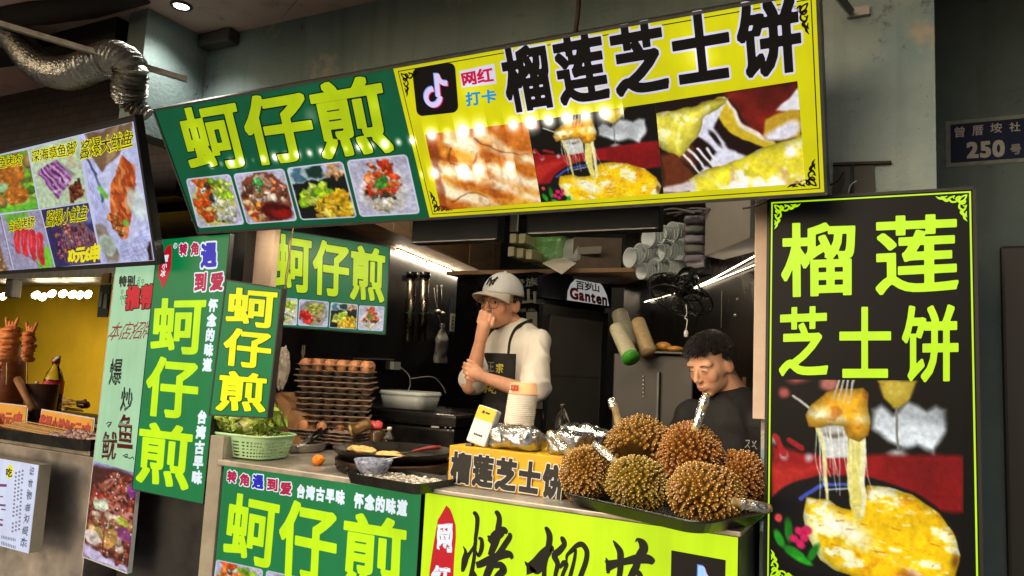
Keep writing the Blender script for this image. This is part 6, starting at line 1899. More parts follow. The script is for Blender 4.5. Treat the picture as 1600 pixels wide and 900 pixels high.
mb = MB(); loopbox(mb, rrect(sb.x, sb.y, .235, .175, .04), cz1 + .06, rrect(sb.x, sb.y, .225, .165, .035), cz1 + .072, .004)
mb.build('lid', mat('milky_lid', (190, 196, 192), .3, alpha=.7), t)
zq = 1.02
# cartons on the shelf along the left wall
za, zb2 = float(LW.L(700, 398)[1]), float(Panel(LW.o + LW.n * .26, LW.ex, LW.ey).L(700, 398)[1])
zsh = w1.z + .03
d_sh = max(.06, .26 * (za - zsh) / (za - zb2))
print('SHELF', za, zb2, zsh, d_sh)
SH = Panel(LW.o + LW.n * d_sh, LW.ex, LW.ey)
M_cards = [mat('carton_pale', (178, 148, 116), .75, noise=.2, nscale=7, stretch=(1, 1, 5)), mat('carton_brown', (160, 124, 90), .8, noise=.15, nscale=9), M_wood]
for k, (x0, x1, yb, lab, d_) in enumerate(((548, 612, 372, 'pale wooden carton nearest the green inner sign on the high shelf', .24), (613, 664, 385, 'brown carton on the high shelf, above the steel dispensers', .24), (665, 733, 398, 'brown carton on the high shelf, above the wall calendar', .24), (734, 804, 405, 'long brown carton at the back end of the high shelf', .24))):
    s0 = float(SH.L(x0, yb)[0]); s1 = float(SH.L(x1, yb)[0]); z0 = zsh + .002 * k
    b0 = SH.o + SH.ex * s0; b1 = SH.o + SH.ex * (s1 - .006)
    vs = []
    for z in (z0, z0 + .34):
        for q in (b0, b1, b1 - LW.n * (d_sh - .01), b0 - LW.n * (d_sh - .01)): vs.append(Vector((q.x, q.y, z)))
    t = thing('carton', lab, 'carton', Vector((b0.x, b0.y, z0)), 'cartons on the high shelf')
    MB().hexa(vs).build('box', M_cards[(2, 0, 1, 0)[k]], t)
    mm_ = (b0 + b1) / 2
    vs = [Vector((q.x, q.y, z)) + LW.n * h_ for h_ in (.0005, .0015) for q, z in ((mm_ - SH.ex * .02, z0 + .02), (mm_ + SH.ex * .02, z0 + .02), (mm_ + SH.ex * .02, z0 + .33), (mm_ - SH.ex * .02, z0 + .33))]
    MB().hexa(vs).build('tape', mat('parcel_tape', (176, 150, 110), .25), t)
a = LW.o + LW.ex * float(SH.L(560, 372)[0]); bb = LW.o + LW.ex * (float(SH.L(806, 405)[0]) + .02)
vs = [Vector((q.x, q.y, z)) for z in (zsh - .012, zsh - .001) for q in (a + LW.n * .005, bb + LW.n * .005, bb + LW.n * (d_sh + .01), a + LW.n * (d_sh + .01))]
single(MB().hexa(vs), 'wall_shelf', M_wood, 'long plywood shelf along the left wall above the light strips, holding cartons', 'shelf')
# black screens hung behind the sign
for k, (x0, x1, yb0, yb1, lab) in enumerate(((641, 776, 382, 373, 'left of two black screens hung behind the tilted sign'), (821, 1029, 367, 357, 'wider right black screen hung behind the tilted sign'))):
    y_ = 2.14; a, b = P(x0, yb0, y=y_), P(x1, yb1, y=y_); z0 = (a.z + b.z) / 2
    t = thing('hanging_screen', lab, 'screen', ((a.x + b.x) / 2, y_ + .03, z0), 'black screens behind the sign')
    cx, w_ = (a.x + b.x) / 2, b.x - a.x
    MB().box((cx, y_ + .03, z0 + .16), (w_, .05, .32), bev=.004).build('case', mat('screen_black', (7, 7, 8), .6, spec=.08), t)
    MB().box((cx, y_ + .004, z0 + .004), (w_ * .96, .004, .004)).build('bezel', mat('screen_bezel', (44, 42, 38), .4, .3), t)
    MB().box((cx, y_ + .08, z0 + .45), (.04, .03, .3)).build('mount', M_grey, t)
a, b = P(800, 340, y=2.3), P(812, 372, y=2.3)
single(MB().box((a.x + .01, 2.3, a.z + .12), (.028, .012, .34)), 'hanging_strap', mat('grey_strap', (110, 112, 110), .5), 'pale grey strap between the two black screens', 'strap')

# ---- drinks fridge
fc = Vector((-1.496, 3.2, 0)); fe = Vector((.29, .957, 0)).normalized(); fs_ = Vector((-.957, .29, 0))
zt_f = P(845, 424, y=3.2).z; 
t = thing('drinks_fridge', 'tall black drinks fridge with an arched white brand sign on its header', 'fridge', fc + fe * .3 + fs_ * .29)
FW, FD = .56, .6
def fbox(u0, u1, v0, v1, z0, z1, bev=0.0):
    mb = MB(); vs = []
    for z in (z0, z1):
        for (u, v) in ((u0, v0), (u1, v0), (u1, v1), (u0, v1)):
            q = fc + fe * u + fs_ * v; vs.append(Vector((q.x, q.y, z)))
    return mb.hexa(vs)
fbox(0, FW, .03, FD, 0, zt_f).build('cabinet', M_blackgloss, t)
FP = Panel(fc, fe, (0, 0, 1)); FPn = FP.n
zh0 = float(FP.L(900, 473)[1]); zh1 = float(FP.L(900, 426)[1])
# arched header
mb = MB(); n = 20; pts = [(0, zh0)] + [(FW, zh0)] + [(FW - FW * k / n, zh1 - .05 + .055 * math.sin(math.pi * k / n)) for k in range(n + 1)]
slab(mb, FP, pts, -.02, .012); mb.build('header', mat('fridge_header', (20, 22, 34), .3), t)
ctr = FP.L(914, 478)
def fl_pt(px, py): return tuple(FP.L(px, py))
arc = [fl_pt(*q) for q in ((882.5, 469), (883.5, 455), (888, 444), (896, 436), (906, 432), (918, 432.5), (928, 437), (938, 447), (944.5, 461), (948, 478))]
flat(MB(), FP, arc, .0145).build('brand_panel', glow('fridge_sign_white', (196, 194, 190), .55), t)
letters(t, FP, [('百岁山', [(896, 437.5), (932, 444), (933, 457), (896, 452)])], mat('black_ink', (0, 0, 0)), 'brand_characters', h=.016, bold=.03, n=48)
letters(t, FP, [('Ganten', [(886, 448), (944.5, 460), (945, 478), (886.5, 467)])], mat('brand_red', (150, 24, 34), .5), 'brand_lettering', h=.0165, bold=.045, n=56)
door = MB()
slab(door, FP, [(.02, .12), (FW - .02, .12), (FW - .02, zh0 - .03), (.02, zh0 - .03)], -.02, .008); dr = door.build('door', mat('fridge_door', (40, 39, 39), .35), t)
MB().hexa([FP.W(q, h) for h in (.009, .0105) for q in ((.07, .18), (FW - .07, .18), (FW - .07, zh0 - .08), (.07, zh0 - .08))]).build('glass', mat('fridge_glass', (84, 82, 78), .1, spec=.8, noise=.2, nscale=3), dr)
MB().hexa([FP.W(q, h) for h in (.009, .03) for q in ((.03, .9), (.045, .9), (.045, 1.4), (.03, 1.4))]).build('handle', M_grey, dr)
mm = MB()
for z_ in (.5, .8, 1.1, 1.35): mm.hexa([FP.W(q, h) for h in (.0108, .012) for q in ((.09, z_), (FW - .09, z_), (FW - .09, z_ + .008), (.09, z_ + .008))])
for q0_, q1_ in (((.07, .18), (.078, zh0 - .08)), ((FW - .078, .18), (FW - .07, zh0 - .08))): mm.hexa([FP.W(q, h) for h in (.0108, .013) for q in ((q0_[0], q0_[1]), (q1_[0], q0_[1]), (q1_[0], q1_[1]), (q0_[0], q1_[1]))])
mm.build('shelf_edges', mat('fridge_trim', (92, 90, 86), .35, .5), dr)
# lettered side toward the street
SP = Panel(fc + fs_ * FD, -fs_, (0, 0, 1))
GREY = mat('side_lettering', (120, 120, 112), .5)
letters(t, SP, [('水中贵族', [(768, 440), (840, 433), (841, 446), (768, 456)])], mat('side_lettering_dim', (92, 92, 88), .5), 'side_caption', h=.003, bold=.02, n=48)
letters(t, SP, [('百岁山', [(764, 458), (838.5, 450), (838.5, 474), (764, 482)])], GREY, 'side_lettering', h=.003, bold=.04, n=64)
letters(t, SP, [('天然矿泉水', [(772, 483), (838, 481), (838, 487), (772, 490)])], mat('side_lettering_dim', (92, 92, 88)), 'side_caption', h=.003, bold=.02, n=40)
fq = [SP.L(*q) for q in ((823, 488), (840, 487), (841, 532), (823, 532))]
flat(MB(), SP, [tuple(q) for q in fq], .003).build('pale_label', mat('pale_label', (124, 122, 112), .6), t)
# ---- parcels above the fridge
fz = zt_f
M_bagg = mat('green_film', (110, 170, 90), .25, alpha=.6, bump=.5, bscale=30)
M_bagw = mat('white_film', (170, 176, 170), .3, alpha=.75, bump=.4, bscale=30)
def bundle(name, label, px, py, y, d, m, cat, seed, pw=5.0, amp=.012):
    c = P(px, py, y=y)
    mb = lump_box(c, d, R.uniform(-.2, .2), 10, pw); crumple(mb, amp, 18, seed); mb.sm = [False] * len(mb.sm)
    return single(mb, name, m, label, cat, base=c - Vector((0, 0, d[2] / 2)))
shz = P(880, 425, y=3.35).z
single(MB().box((P(930, 425, y=3.55).x, 3.62, shz - .0), (1.5, .62, .02)), 'high_shelf', M_card, 'board shelf above the drinks fridge loaded with cups and bags', 'shelf')
bundle('bag_bundle', 'bundle of clear green plastic bags on the shelf above the fridge', 862, 392, 3.42, (.2, .2, .15), M_bagg, 'bags', 3)
bundle('bag_bundle', 'whitish bundle of plastic bags right of the green bags', 898, 398, 3.45, (.16, .2, .14), M_bagw, 'bags', 5)
for k, (px, py) in enumerate(((815, 378), (829, 378), (812, 398), (826, 400), (840, 402))):
    c = P(px, py, y=3.3)
    single(MB().box(c, (.034, .2, .048), bev=.003), 'small_carton', mat('small_carton', (158, 154, 120), .7, noise=.1), 'small cream packet stacked left of the green bags', 'packet', 'cream packets by the green bags')
c = P(935, 408, y=3.5)
t = thing('grey_carton', 'dull brown carton with a printed pale flap on the shelf', 'carton', c - Vector((0, 0, .1)))
MB().box(c, (.24, .24, .2), rz=.3, bev=.004).build('box', mat('dull_card', (92, 80, 68), .8, noise=.2), t)
MB().box(c + Vector((0, -.15, .03)), (.15, .004, .035), rz=-.12).build('printed_flap', mat('pale_card', (128, 120, 112), .7), t)
a = P(865, 425, y=3.15)
single(MB().hexa([P(848, 412, y=3.2), P(878, 429, y=3.1), P(900, 412, y=3.2), P(872, 402, y=3.4)] + [q + Vector((0, 0, .004)) for q in (P(848, 412, y=3.2), P(878, 429, y=3.1), P(900, 412, y=3.2), P(872, 402, y=3.4))]), 'white_sheet', M_paper, 'folded white sheet drooping over the fridge top', 'sheet')
# white bowls/cups on their sides
M_wcup = mat('white_cup', (214, 220, 222), .45)
def side_cup():
    return MB().lathe((0, 0, 0), [(.0, .078), (.034, .078), (.047, .002), (.05, .0), (.05, -.003), (.0455, .0), (.032, .074), (.0, .074)], 24)
c6s = lambda x, y: (860 + x / 3.75, 320 + y / 3.75)
proto_c = None
for k, (x, y, dx) in enumerate(((575, 192, 1), (640, 176, 1), (712, 160, 1.4), (520, 285, 1.3), (632, 278, .8), (672, 262, .8), (752, 262, 1), (776, 258, .6), (465, 310, .8), (535, 388, .9), (602, 368, .8), (668, 362, .8))):
    px, py = c6s(x, y)
    c = P(px, py, y=3.12)
    for j in range(5):
        axis = Vector((.62, 1, .02)).normalized()
        if proto_c is None:
            proto_c = side_cup().build('white_cup', M_wcup); o = proto_c
        else:
            o = proto_c.copy(); COL.objects.link(o)
        o.rotation_euler = axis.to_track_quat('Z', 'Y').to_euler()
        o.location = c + axis * (.016 * j)
        s_ = .92 if k < 9 else .76
        o.scale = (s_, s_, s_)
        tag(o, 'white cup lying in the sideways cup pile above the fan', 'cup', 'white cups piled on the shelf')
# stacked printed bags and the grey cabinet right of the cups
for k in range(5):
    c = P(1088, 348 + 15 * k, y=3.0)
    single(crumple(lump_box(c, (.085, .16, .036), .1, 8, 6), .004, 40, k), 'printed_pack', mat('pack_%d' % (k % 2), ((132, 124, 138), (104, 104, 98))[k % 2], .45, alpha=.95), 'flat plastic pack in the small pile beside the pale cabinet', 'pack', 'flat packs by the cabinet')
ca, cbx = P(1101, 405, y=2.82), P(1172, 362, y=2.55)
mb = MB(); hgt = .36
q = [P(1101, 406, y=2.85), P(1172, 364, y=2.5)]
back = [q[0] + Vector((.12, .25, .0)), q[1] + Vector((.1, .25, 0))]
zz = (q[0].z + q[1].z) / 2
vs = [Vector((v.x, v.y, zz)) for v in (q[0], q[1], back[1], back[0])]
mb.hexa(vs + [v + Vector((0, 0, hgt)) for v in vs])
single(mb, 'wall_cabinet', mat('grey_cabinet', (140, 134, 128), .6, noise=.12, nscale=5), 'pale grey cabinet hung high at the right beside the beige board', 'cabinet')
mb = MB()
for k in range(7):
    x0 = 1030 + 12 * k
    mb.tube(smooth_pts([P(x0, 330 + 4 * (k % 3), y=2.9), P(x0 + 25, 326 + 5 * (k % 2), y=2.85), P(x0 + 55, 333 - 3 * (k % 3), y=2.8)], 5), .004, 5)
single(mb, 'cable_bundle', mat('grey_cable', (96, 92, 96), .5), 'tangle of grey cables over the cups, just under the sign', 'cables')

# ---- fan
fcn = P(1062, 460, y=2.75)
t = thing('wall_fan', 'black wall fan tilted down over the seated man', 'fan', fcn)
ax = Vector((-.25, -.45, -.85)).normalized()
Rf = ax.to_track_quat('Z', 'Y').to_matrix()
rf = .128
cg_ = MB()
for z_, k in ((-.03, .62), (0, 1.0), (.03, .8), (.04, .45)):
    cg_.tube([fcn + Rf @ Vector((rf * k * math.cos(a), rf * k * math.sin(a), z_)) for a in np.linspace(0, 2 * math.pi, 41)], .003, 5, False)
for i in range(44):
    a = 2 * math.pi * i / 44
    cg_.tube([fcn + Rf @ Vector((rf * k * math.cos(a + tw), rf * k * math.sin(a + tw), z_)) for k, z_, tw in ((.25, .042, .0), (.6, .038, .0), (.85, .026, .0), (1, 0, 0), (.85, -.022, 0), (.3, -.035, 0))], .0013, 4, False)
cg_.build('cage', M_blackgloss, t)
bl_ = MB()
for i in range(3):
    a = 2 * math.pi * i / 3; vs = []
    for u in np.linspace(.2, .86, 6):
        for w_ in np.linspace(-.5, .5, 5):
            an = a + w_ * .95 * (.55 + .5 * u); vs.append(fcn + Rf @ Vector((rf * u * math.cos(an), rf * u * math.sin(an), .012 * w_ * 2)))
    bl_.add(vs, [(r_ * 5 + c_, r_ * 5 + c_ + 1, (r_ + 1) * 5 + c_ + 1, (r_ + 1) * 5 + c_) for r_ in range(5) for c_ in range(4)], 0, True)
bl_.build('blades', mat('fan_blade', (24, 24, 26), .25), t)
MB().ball(fcn - ax * .075, (.042, .042, .05), Rf).build('motor', M_blackgloss, t)
MB().lathe(fcn - ax * .06, [(.0, .0), (.035, 0), (.038, .03), (.02, .06), (0, .06)], 18, Rf).build('hub', M_blackgloss, t)
MB().tube([fcn - ax * .085, fcn - ax * .11 + Vector((.06, .03, .0)), P(1105, 408, y=2.9)], [.014, .016, .014], 8).build('arm', M_black, t)
a = P(1072, 476, y=2.72)
t = thing('hanging_plug', 'white plug on a cord dangling below the fan', 'plug', a)
MB().tube(smooth_pts([a, P(1073, 490, y=2.72), P(1070, 497, y=2.72), P(1074, 500, y=2.72), P(1072, 515, y=2.72)], 5), .0018, 5).build('cord', M_white, t)
MB().lathe(P(1072, 522, y=2.72), [(.0, -.012), (.008, -.01), (.009, .004), (.005, .014), (0, .016)], 10).build('plug_body', M_white, t)
a = RPp(1130, 455, .006); b = RPp(1129, 512, .006)
single(MB().tube([a, b], .0016, 5), 'pull_cord', mat('grey_cord', (140, 138, 130), .5), 'thin pale cord on the steel sheet behind the seated man', 'cord')
for k, (px, py, lab) in enumerate(((1157, 468, 'upper small steel fixing on the steel sheet'), (1153, 493, 'lower small steel fixing on the steel sheet'))):
    single(MB().ball(RPp(px, py, .012), .006, u=10, w=8), 'round_fixing', M_steel, lab, 'fixing', 'small fixings on the steel sheet')
# ---- dark cooker at the back with cup sleeves and bread on it
oz = P(1030, 554, y=2.95).z
o0 = P(956, 600, y=2.95); o1 = P(1082, 600, y=2.95)
t = thing('oven', 'black oven cabinet behind the durians carrying cup sleeves and bread', 'oven', ((o0.x + o1.x) / 2, 3.15, 0))
MB().box(((o0.x + o1.x) / 2, 3.17, oz / 2), (o1.x - o0.x, .42, oz), bev=.006).build('body', mat('oven_black', (30, 29, 28), .4, noise=.3, nscale=5, rvar=.12), t)
MB().box(((o0.x + o1.x) / 2 + .08, 3.14, oz + .008), (o1.x - o0.x - .1, .46, .012), bev=.003).build('top', M_blackgloss, t)
mm = MB()
for k in range(6): mm.ball(P(1005, 588 + 6.3 * k, y=2.953), .003, u=8, w=6)
mm.build('indicator_dots', mat('pale_dots', (200, 200, 195), .4), t)
MB().box((P(1028, 610, y=2.945).x, 2.95, oz - .22), (.012, .02, .3), bev=.004).build('handle', M_grey, t)
M_slv = mat('sleeve_film', (170, 164, 140), .3, noise=.25, nscale=60, stretch=(1, 1, 3))
for k, (a_, b_, y_, r_, end, lab) in enumerate((((963, 512), (985, 558), 2.80, .034, True, 'leaning sleeve of cups with a green end, nearest the fridge'), ((968, 490), (984, 545), 2.98, .04, False, 'pale sleeve of cups leaning at the back, behind the green-ended one'), ((997, 503), (1014, 552), 2.90, .034, False, 'tan sleeve of cups leaning right, beside the bread'))):
    a, b = P(*a_, y=y_ + .1), P(*b_, y=y_)
    t = thing('cup_sleeve', lab, 'cups', b, 'sleeves of cups on the oven')
    nn = 22; pts = [a + (b - a) * (i / nn) for i in range(nn + 1)]
    MB().tube(pts, [r_ * (.96 + .05 * (i % 2)) * (.9 + .1 * i / nn) for i in range(nn + 1)], 18).build('cups', (M_slv, mat('sleeve_grey', (128, 124, 108), .35, noise=.2, nscale=60), mat('sleeve_tan', (156, 134, 98), .4, noise=.25, nscale=60))[k], t)
    if end: MB().tube([b - (b - a) * .02, b + (b - a) * .06], r_ * 1.04, 18).build('green_end', mat('green_film_end', (56, 140, 40), .35), t)
for k, (px, lab) in enumerate(((1036, 'crusty bun on the oven, left of two'), (1055, 'flat bread on the oven, right of two'))):
    c = P(px, 550, y=3.0)
    mb = MB().ball((c.x, c.y, oz + .034 - .008 * k), (.034, .04, .02 - .007 * k), u=18, w=10, fn=lambda q: 1 + .1 * mnoise.noise(q * 4))
    single(mb, 'bread', mat('bread_crust', (190, 132, 54), .6, noise=.4, nscale=30), lab, 'bread', 'bread on the oven', base=(c.x, c.y, oz + .014))
# ------------------------------------------------------------------ people: closed shapes fused into one skin
def fuse(mb, name, voxel, smooth, m, parent, colour=None, factor=.5, bump=None):
    me = bpy.data.meshes.new(name)
    me.from_pydata(mb.v, [], mb.f)
    o = bpy.data.objects.new(name, me); COL.objects.link(o)
    r = o.modifiers.new('r', 'REMESH'); r.mode = 'VOXEL'; r.voxel_size = voxel
    s = o.modifiers.new('s', 'SMOOTH'); s.iterations = smooth; s.factor = factor
    dg = bpy.context.evaluated_depsgraph_get(); dg.update()
    me2 = bpy.data.meshes.new_from_object(o.evaluated_get(dg), depsgraph=dg)
    bpy.data.objects.remove(o); bpy.data.meshes.remove(me)
    me2.name = name
    co = np.zeros(len(me2.vertices) * 3, np.float32); me2.vertices.foreach_get('co', co); co = co.reshape(-1, 3)
    if bump is not None: co = bump(co)
    off = np.array(wloc(parent), np.float32)
    if colour is not None:
        c = colour(co)
        at = me2.color_attributes.new('Col', 'FLOAT_COLOR', 'POINT')
        at.data.foreach_set('color', np.concatenate([c, np.ones((len(c), 1))], 1).astype(np.float32).reshape(-1))
    me2.vertices.foreach_set('co', (co - off).reshape(-1))
    me2.polygons.foreach_set('use_smooth', [True] * len(me2.polygons))
    me2.materials.clear(); me2.materials.append(m); me2.update()
    o = bpy.data.objects.new(name, me2); COL.objects.link(o); o.parent = parent
    return o

def skin_mat(name):
    m, nt, b = nmat(name)
    a = nt.nodes.new('ShaderNodeAttribute'); a.attribute_name = 'Col'
    nt.links.new(a.outputs['Color'], b.inputs['Base Color'])
    b.inputs['Roughness'].default_value = .48
    b.inputs['Subsurface Weight'].default_value = .12
    b.inputs['Subsurface Radius'].default_value = (.012, .004, .002)
    b.inputs['Subsurface Scale'].default_value = 1.0
    MATS[name] = m
    return m
M_skin = skin_mat('skin')
def frame_of(fwd, up=(0, 0, 1), roll=0.0):
    f = Vector(fwd).normalized(); u = Vector(up); s = f.cross(u).normalized(); u = s.cross(f)      # s = the person's right
    M = Matrix((s, f, u)).transposed()
    return M @ Matrix.Rotation(roll, 3, 'Y')

def head_shapes(mb, c, M, k=1.0, open_mouth=False):
    """x right, y forward, z up from the middle of the head"""
    H = lambda x, y, z: c + M @ Vector((x, y, z)) * k
    def E(p, r, rot=None): mb.ball(H(*p), tuple(v * k for v in r), M if rot is None else M @ rot, 22, 16)
    E((0, -.012, .045), (.074, .094, .076))
    E((0, .012, .0), (.067, .078, .085))
    E((0, .03, -.045), (.056, .056, .062))
    E((0, .055, -.092), (.026, .024, .02))
    for s in (-1, 1):
        E((s * .029, .022, -.06), (.025, .048, .033), Matrix.Rotation(s * .25, 3, 'Z'))
        E((s * .03, .052, -.022), (.032, .03, .036))
        E((s * .027, .064, .024), (.034, .02, .018))
        E((s * .073, -.012, -.008), (.010, .02, .031), Matrix.Rotation(s * .35, 3, 'Z'))
        E((s * .011, .096, -.034), (.0078, .01, .007))
        E((s * .03, .079, -.0), (.0155, .011, .0085))
    mb.caps(H(0, .088, .012), H(0, .106, -.028), .0072 * k, .0108 * k, 12)
    E((0, .087, -.058), (.022, .011, .0065)); E((0, .085, -.07), (.019, .011, .0075)); E((0, .08, -.064), (.026, .012, .014))
    return H

def skin_colour(c, M, base, lips, k=1.0):
    Mi = np.array(M.inverted())
    def f(co):
        q = (co - np.array(c)) @ Mi.T / k
        col = np.ones((len(co), 3)) * np.array(lin(base))
        n = np.array([mnoise.noise(Vector(v) * 60) for v in co])
        col *= (1 + .08 * n)[:, None]
        def bl(cx, cy, cz, rx, ry, rz, tint, a):
            d = ((q[:, 0] - cx) / rx) ** 2 + ((q[:, 1] - cy) / ry) ** 2 + ((q[:, 2] - cz) / rz) ** 2
            w = np.exp(-d * 1.2)[:, None] * a
            col[:] = col * (1 - w) + np.array(lin(tint)) * w
        bl(0, .095, -.064, .021, .02, .0085, lips, .85)
        bl(0, .098, -.0635, .017, .02, .0022, (70, 26, 22), .8)
        for s in (-1, 1):
            bl(s * .042, .075, -.03, .022, .03, .018, (190, 104, 80), .35)
            bl(s * .03, .1, .0, .016, .03, .006, (120, 72, 54), .3)
            bl(s * .075, -.01, -.01, .012, .02, .03, (188, 96, 74), .4)
        bl(0, .115, -.034, .014, .014, .01, (192, 108, 82), .25)
        return col
    return f

def eyes(t, H, M, k, gaze=(0, 1, -.2), closed=False):
    g = Vector(gaze).normalized()
    for s in (-1, 1):
        c = H(s * .0305, .0815 - (.006 if closed else 0), .0005)
        e = MB()
        e.ball(c, tuple(v * k for v in (.0125, .0085, .0048 if not closed else .0016)), M, 16, 10)
        ob = e.build('eye', mat('eye_white', (196, 186, 176), .3), t)
        i = MB()
        i.ball(c + M @ (Vector((g.x * .5 * .008, .0055, g.z * .003))) * k, tuple(v * k for v in (.0052, .0042, .0046 if not closed else .0015)), M, 12, 8)
        i.build('iris', mat('iris_dark', (20, 12, 10), .15), ob)
        l = MB()
        l.tube([H(s * (.0305 + x), .0885 - abs(x) * .35, .005 - x * x * 30) for x in np.linspace(-.0135, .0135, 7)], [.0008, .0014, .0017, .0018, .0017, .0014, .0008], 6)
        l.build('eyelid', mat('lash_dark', (34, 20, 16), .6), t)
        b = MB()
        b.tube([H(s * (.031 + x), .0945 - abs(x) * .5 - (.004 if s * x > 0 else 0), .0225 - x * x * 14 + (.002 if x * s < 0 else 0)) for x in np.linspace(-.019, .021, 8)], [.0012, .0026, .003, .003, .0028, .0024, .0018, .0008], 6, flat=.6)
        b.build('eyebrow', mat('brow_hair', (26, 18, 15), .8), t)

def hair_strands(mb, c, M, k, n, r, zmin, seed, L_, fr=None):
    rr = random.Random(seed)
    got = 0
    while got < n:
        q = Vector((rr.gauss(0, 1), rr.gauss(0, 1), rr.gauss(0, 1))).normalized()
        z = q.z * r[2]; y = q.y * r[1]
        lim = zmin(q)
        if z < lim: continue
        got += 1
        p = c + M @ (Vector((q.x * r[0], q.y * r[1], q.z * r[2])) + Vector((0, -.012, .045))) * k
        nrm = (M @ q).normalized()
        whorl = M @ Vector((rr.uniform(-.25, .25) + .5 * q.x, .75 if q.z > -.1 else .1, -.55 if q.y > .1 else -.7))
        d = (nrm * .55 + whorl.normalized() * .8 + Vector((rr.uniform(-.2, .2), rr.uniform(-.2, .2), rr.uniform(-.2, .2)))).normalized()
        d2 = (d * .7 + whorl.normalized() * .5 - nrm * .15).normalized()
        l = L_ * rr.uniform(.6, 1.2) * k
        mb.tube([p - nrm * .004, p + d * l * .5, p + d * l * .5 + d2 * l * .5], [.0034 * k, .0027 * k, .0004], 5, False, rr.randint(0, 1))

# ---- standing man in the white cap
Y1 = 2.92
fw = Vector((-.12, -.99, -.05))
M1 = frame_of(fw, roll=math.radians(-3))
hc = P(783, 474, y=Y1 - .02)
pt = thing('person', 'standing man in white cap, white t-shirt and black apron, fist at his mouth', 'person', (hc.x + .02, hc.y + .05, 0))
KH = 1.02
sk = MB()
H1 = head_shapes(sk, hc, M1, KH)
# trunk and limbs follow the body's own facing
Mb = frame_of((-.26, -.965, 0))
bcn = Vector((hc.x + .055, hc.y + .07, 0))
B = lambda x, y, z: bcn + Mb @ Vector((x, y, 0)) + Vector((0, 0, z))
zS = P(790, 523, y=Y1).z         # shoulder height
sk.caps(H1(0, -.03, -.05), B(0, -.005, zS + .01), .05, .05, 16)
sk.caps(B(0, 0, zS - .06), B(0, 0, zS - .30), .09, .09, 18); sk.caps(B(-.08, 0, zS - .05), B(.08, 0, zS - .05), .046, .046)
sk.caps(B(0, 0, zS - .30), B(0, 0, zS - .52), .105, .115, 18)
for s in (-1, 1):
    sk.caps(B(s * .08, 0, zS - .52), B(s * .09, .02, .5), .085, .06); sk.caps(B(s * .09, .02, .5), B(s * .09, 0, .08), .055, .04); sk.caps(B(s * .09, -.02, .05), B(s * .1, .13, .035), .038, .03)
# right arm (to the left in view): upper arm down, forearm up, fist at the mouth
shR = B(.142, 0, zS - .035)
elR = P(735, 603, y=Y1 - .12); wrR = P(751, 531, y=Y1 - .17); 
shL = B(-.125, .0, zS - .035)
elL = P(833, 616, y=Y1 - .08); wrL = P(757, 590, y=Y1 - .20)
sk.caps(shR, elR, .04, .039); sk.caps(elR, elR + (wrR - elR) * .35, .039, .036); sk.caps(elR + (wrR - elR) * .35, wrR, .036, .025)
sk.caps(shL, elL, .04, .039); sk.caps(elL, elL + (wrL - elL) * .4, .039, .034); sk.caps(elL + (wrL - elL) * .4, wrL, .034, .024)
# right hand: palm, four curled fingers and a thumb across the lips
mouth = H1(0, .1, -.066)
palm = P(756, 511, y=Y1 - .175)
sk.caps(wrR, palm, .027, .03)
hx = (M1 @ Vector((1, 0, 0))); hy = (M1 @ Vector((0, 1, 0))); hz = Vector((0, 0, 1))
toM = (mouth - palm).normalized()
vdir = (CAM - palm).normalized()
acr = vdir.cross(toM).normalized()
if acr.z > 0: acr = -acr          # knuckle row runs downward from the index finger
for i, (l1, l2, l3, r_) in enumerate(((.04, .027, .02, .0092), (.043, .029, .022, .0095), (.04, .027, .02, .009), (.033, .022, .017, .008))):
    k0 = palm + acr * (.0195 * (i - 1.25)) + vdir * .008 + toM * .012 + Vector((0, 0, .01))
    k1 = k0 + (toM * .75 + vdir * .55 + Vector((0, 0, .12))).normalized() * l1
    k2 = k1 + (toM * .55 - vdir * .75 - Vector((0, 0, .05))).normalized() * l2
    k3 = k2 + (-toM * .55 - vdir * .7).normalized() * l3
    sk.caps(k0, k1, r_ * 1.15, r_ * 1.05, 10); sk.caps(k1, k2, r_ * 1.05, r_, 10); sk.caps(k2, k3, r_, r_ * .85, 10)
th0 = palm + vdir * .014 - acr * .01
th1 = th0 + (toM * .8 + vdir * .25 - acr * .25).normalized() * .034
th2 = th1 + (toM * .95 - vdir * .15 + acr * .1).normalized() * .024
sk.caps(th0, th1, .0125, .0105, 10); sk.caps(th1, th2, .0105, .0085, 10)
# left hand tucked flat under the right elbow
pl = wrL + (wrL - elL).normalized() * .045
sk.caps(wrL, pl, .024, .027)
fd = (wrL - elL).normalized(); fu = Vector((0, 0, 1))
for i, l in enumerate((.06, .066, .062, .05)):
    a0 = pl + fu * (.018 * (1.5 - i)); a1 = a0 + fd * l * .55; a2 = a1 + (fd * .6 + Vector((.1, .6, -.05))).normalized() * l * .5
    sk.caps(a0, a1, .0092, .0088, 10); sk.caps(a1, a2, .0088, .0074, 10)
ta0 = wrL + fd * .02 + fu * .022; sk.caps(ta0, ta0 + fd * .03 + fu * .022, .0115, .009, 10); sk.caps(ta0 + fd * .03 + fu * .022, ta0 + fd * .055 + fu * .026, .009, .0075, 10)
fuse(sk, 'body', .003, 9, M_skin, pt, skin_colour(hc, M1, (214, 158, 126), (178, 92, 80), KH))
eyes(pt, H1, M1, KH, (-.3, 1, -.35))
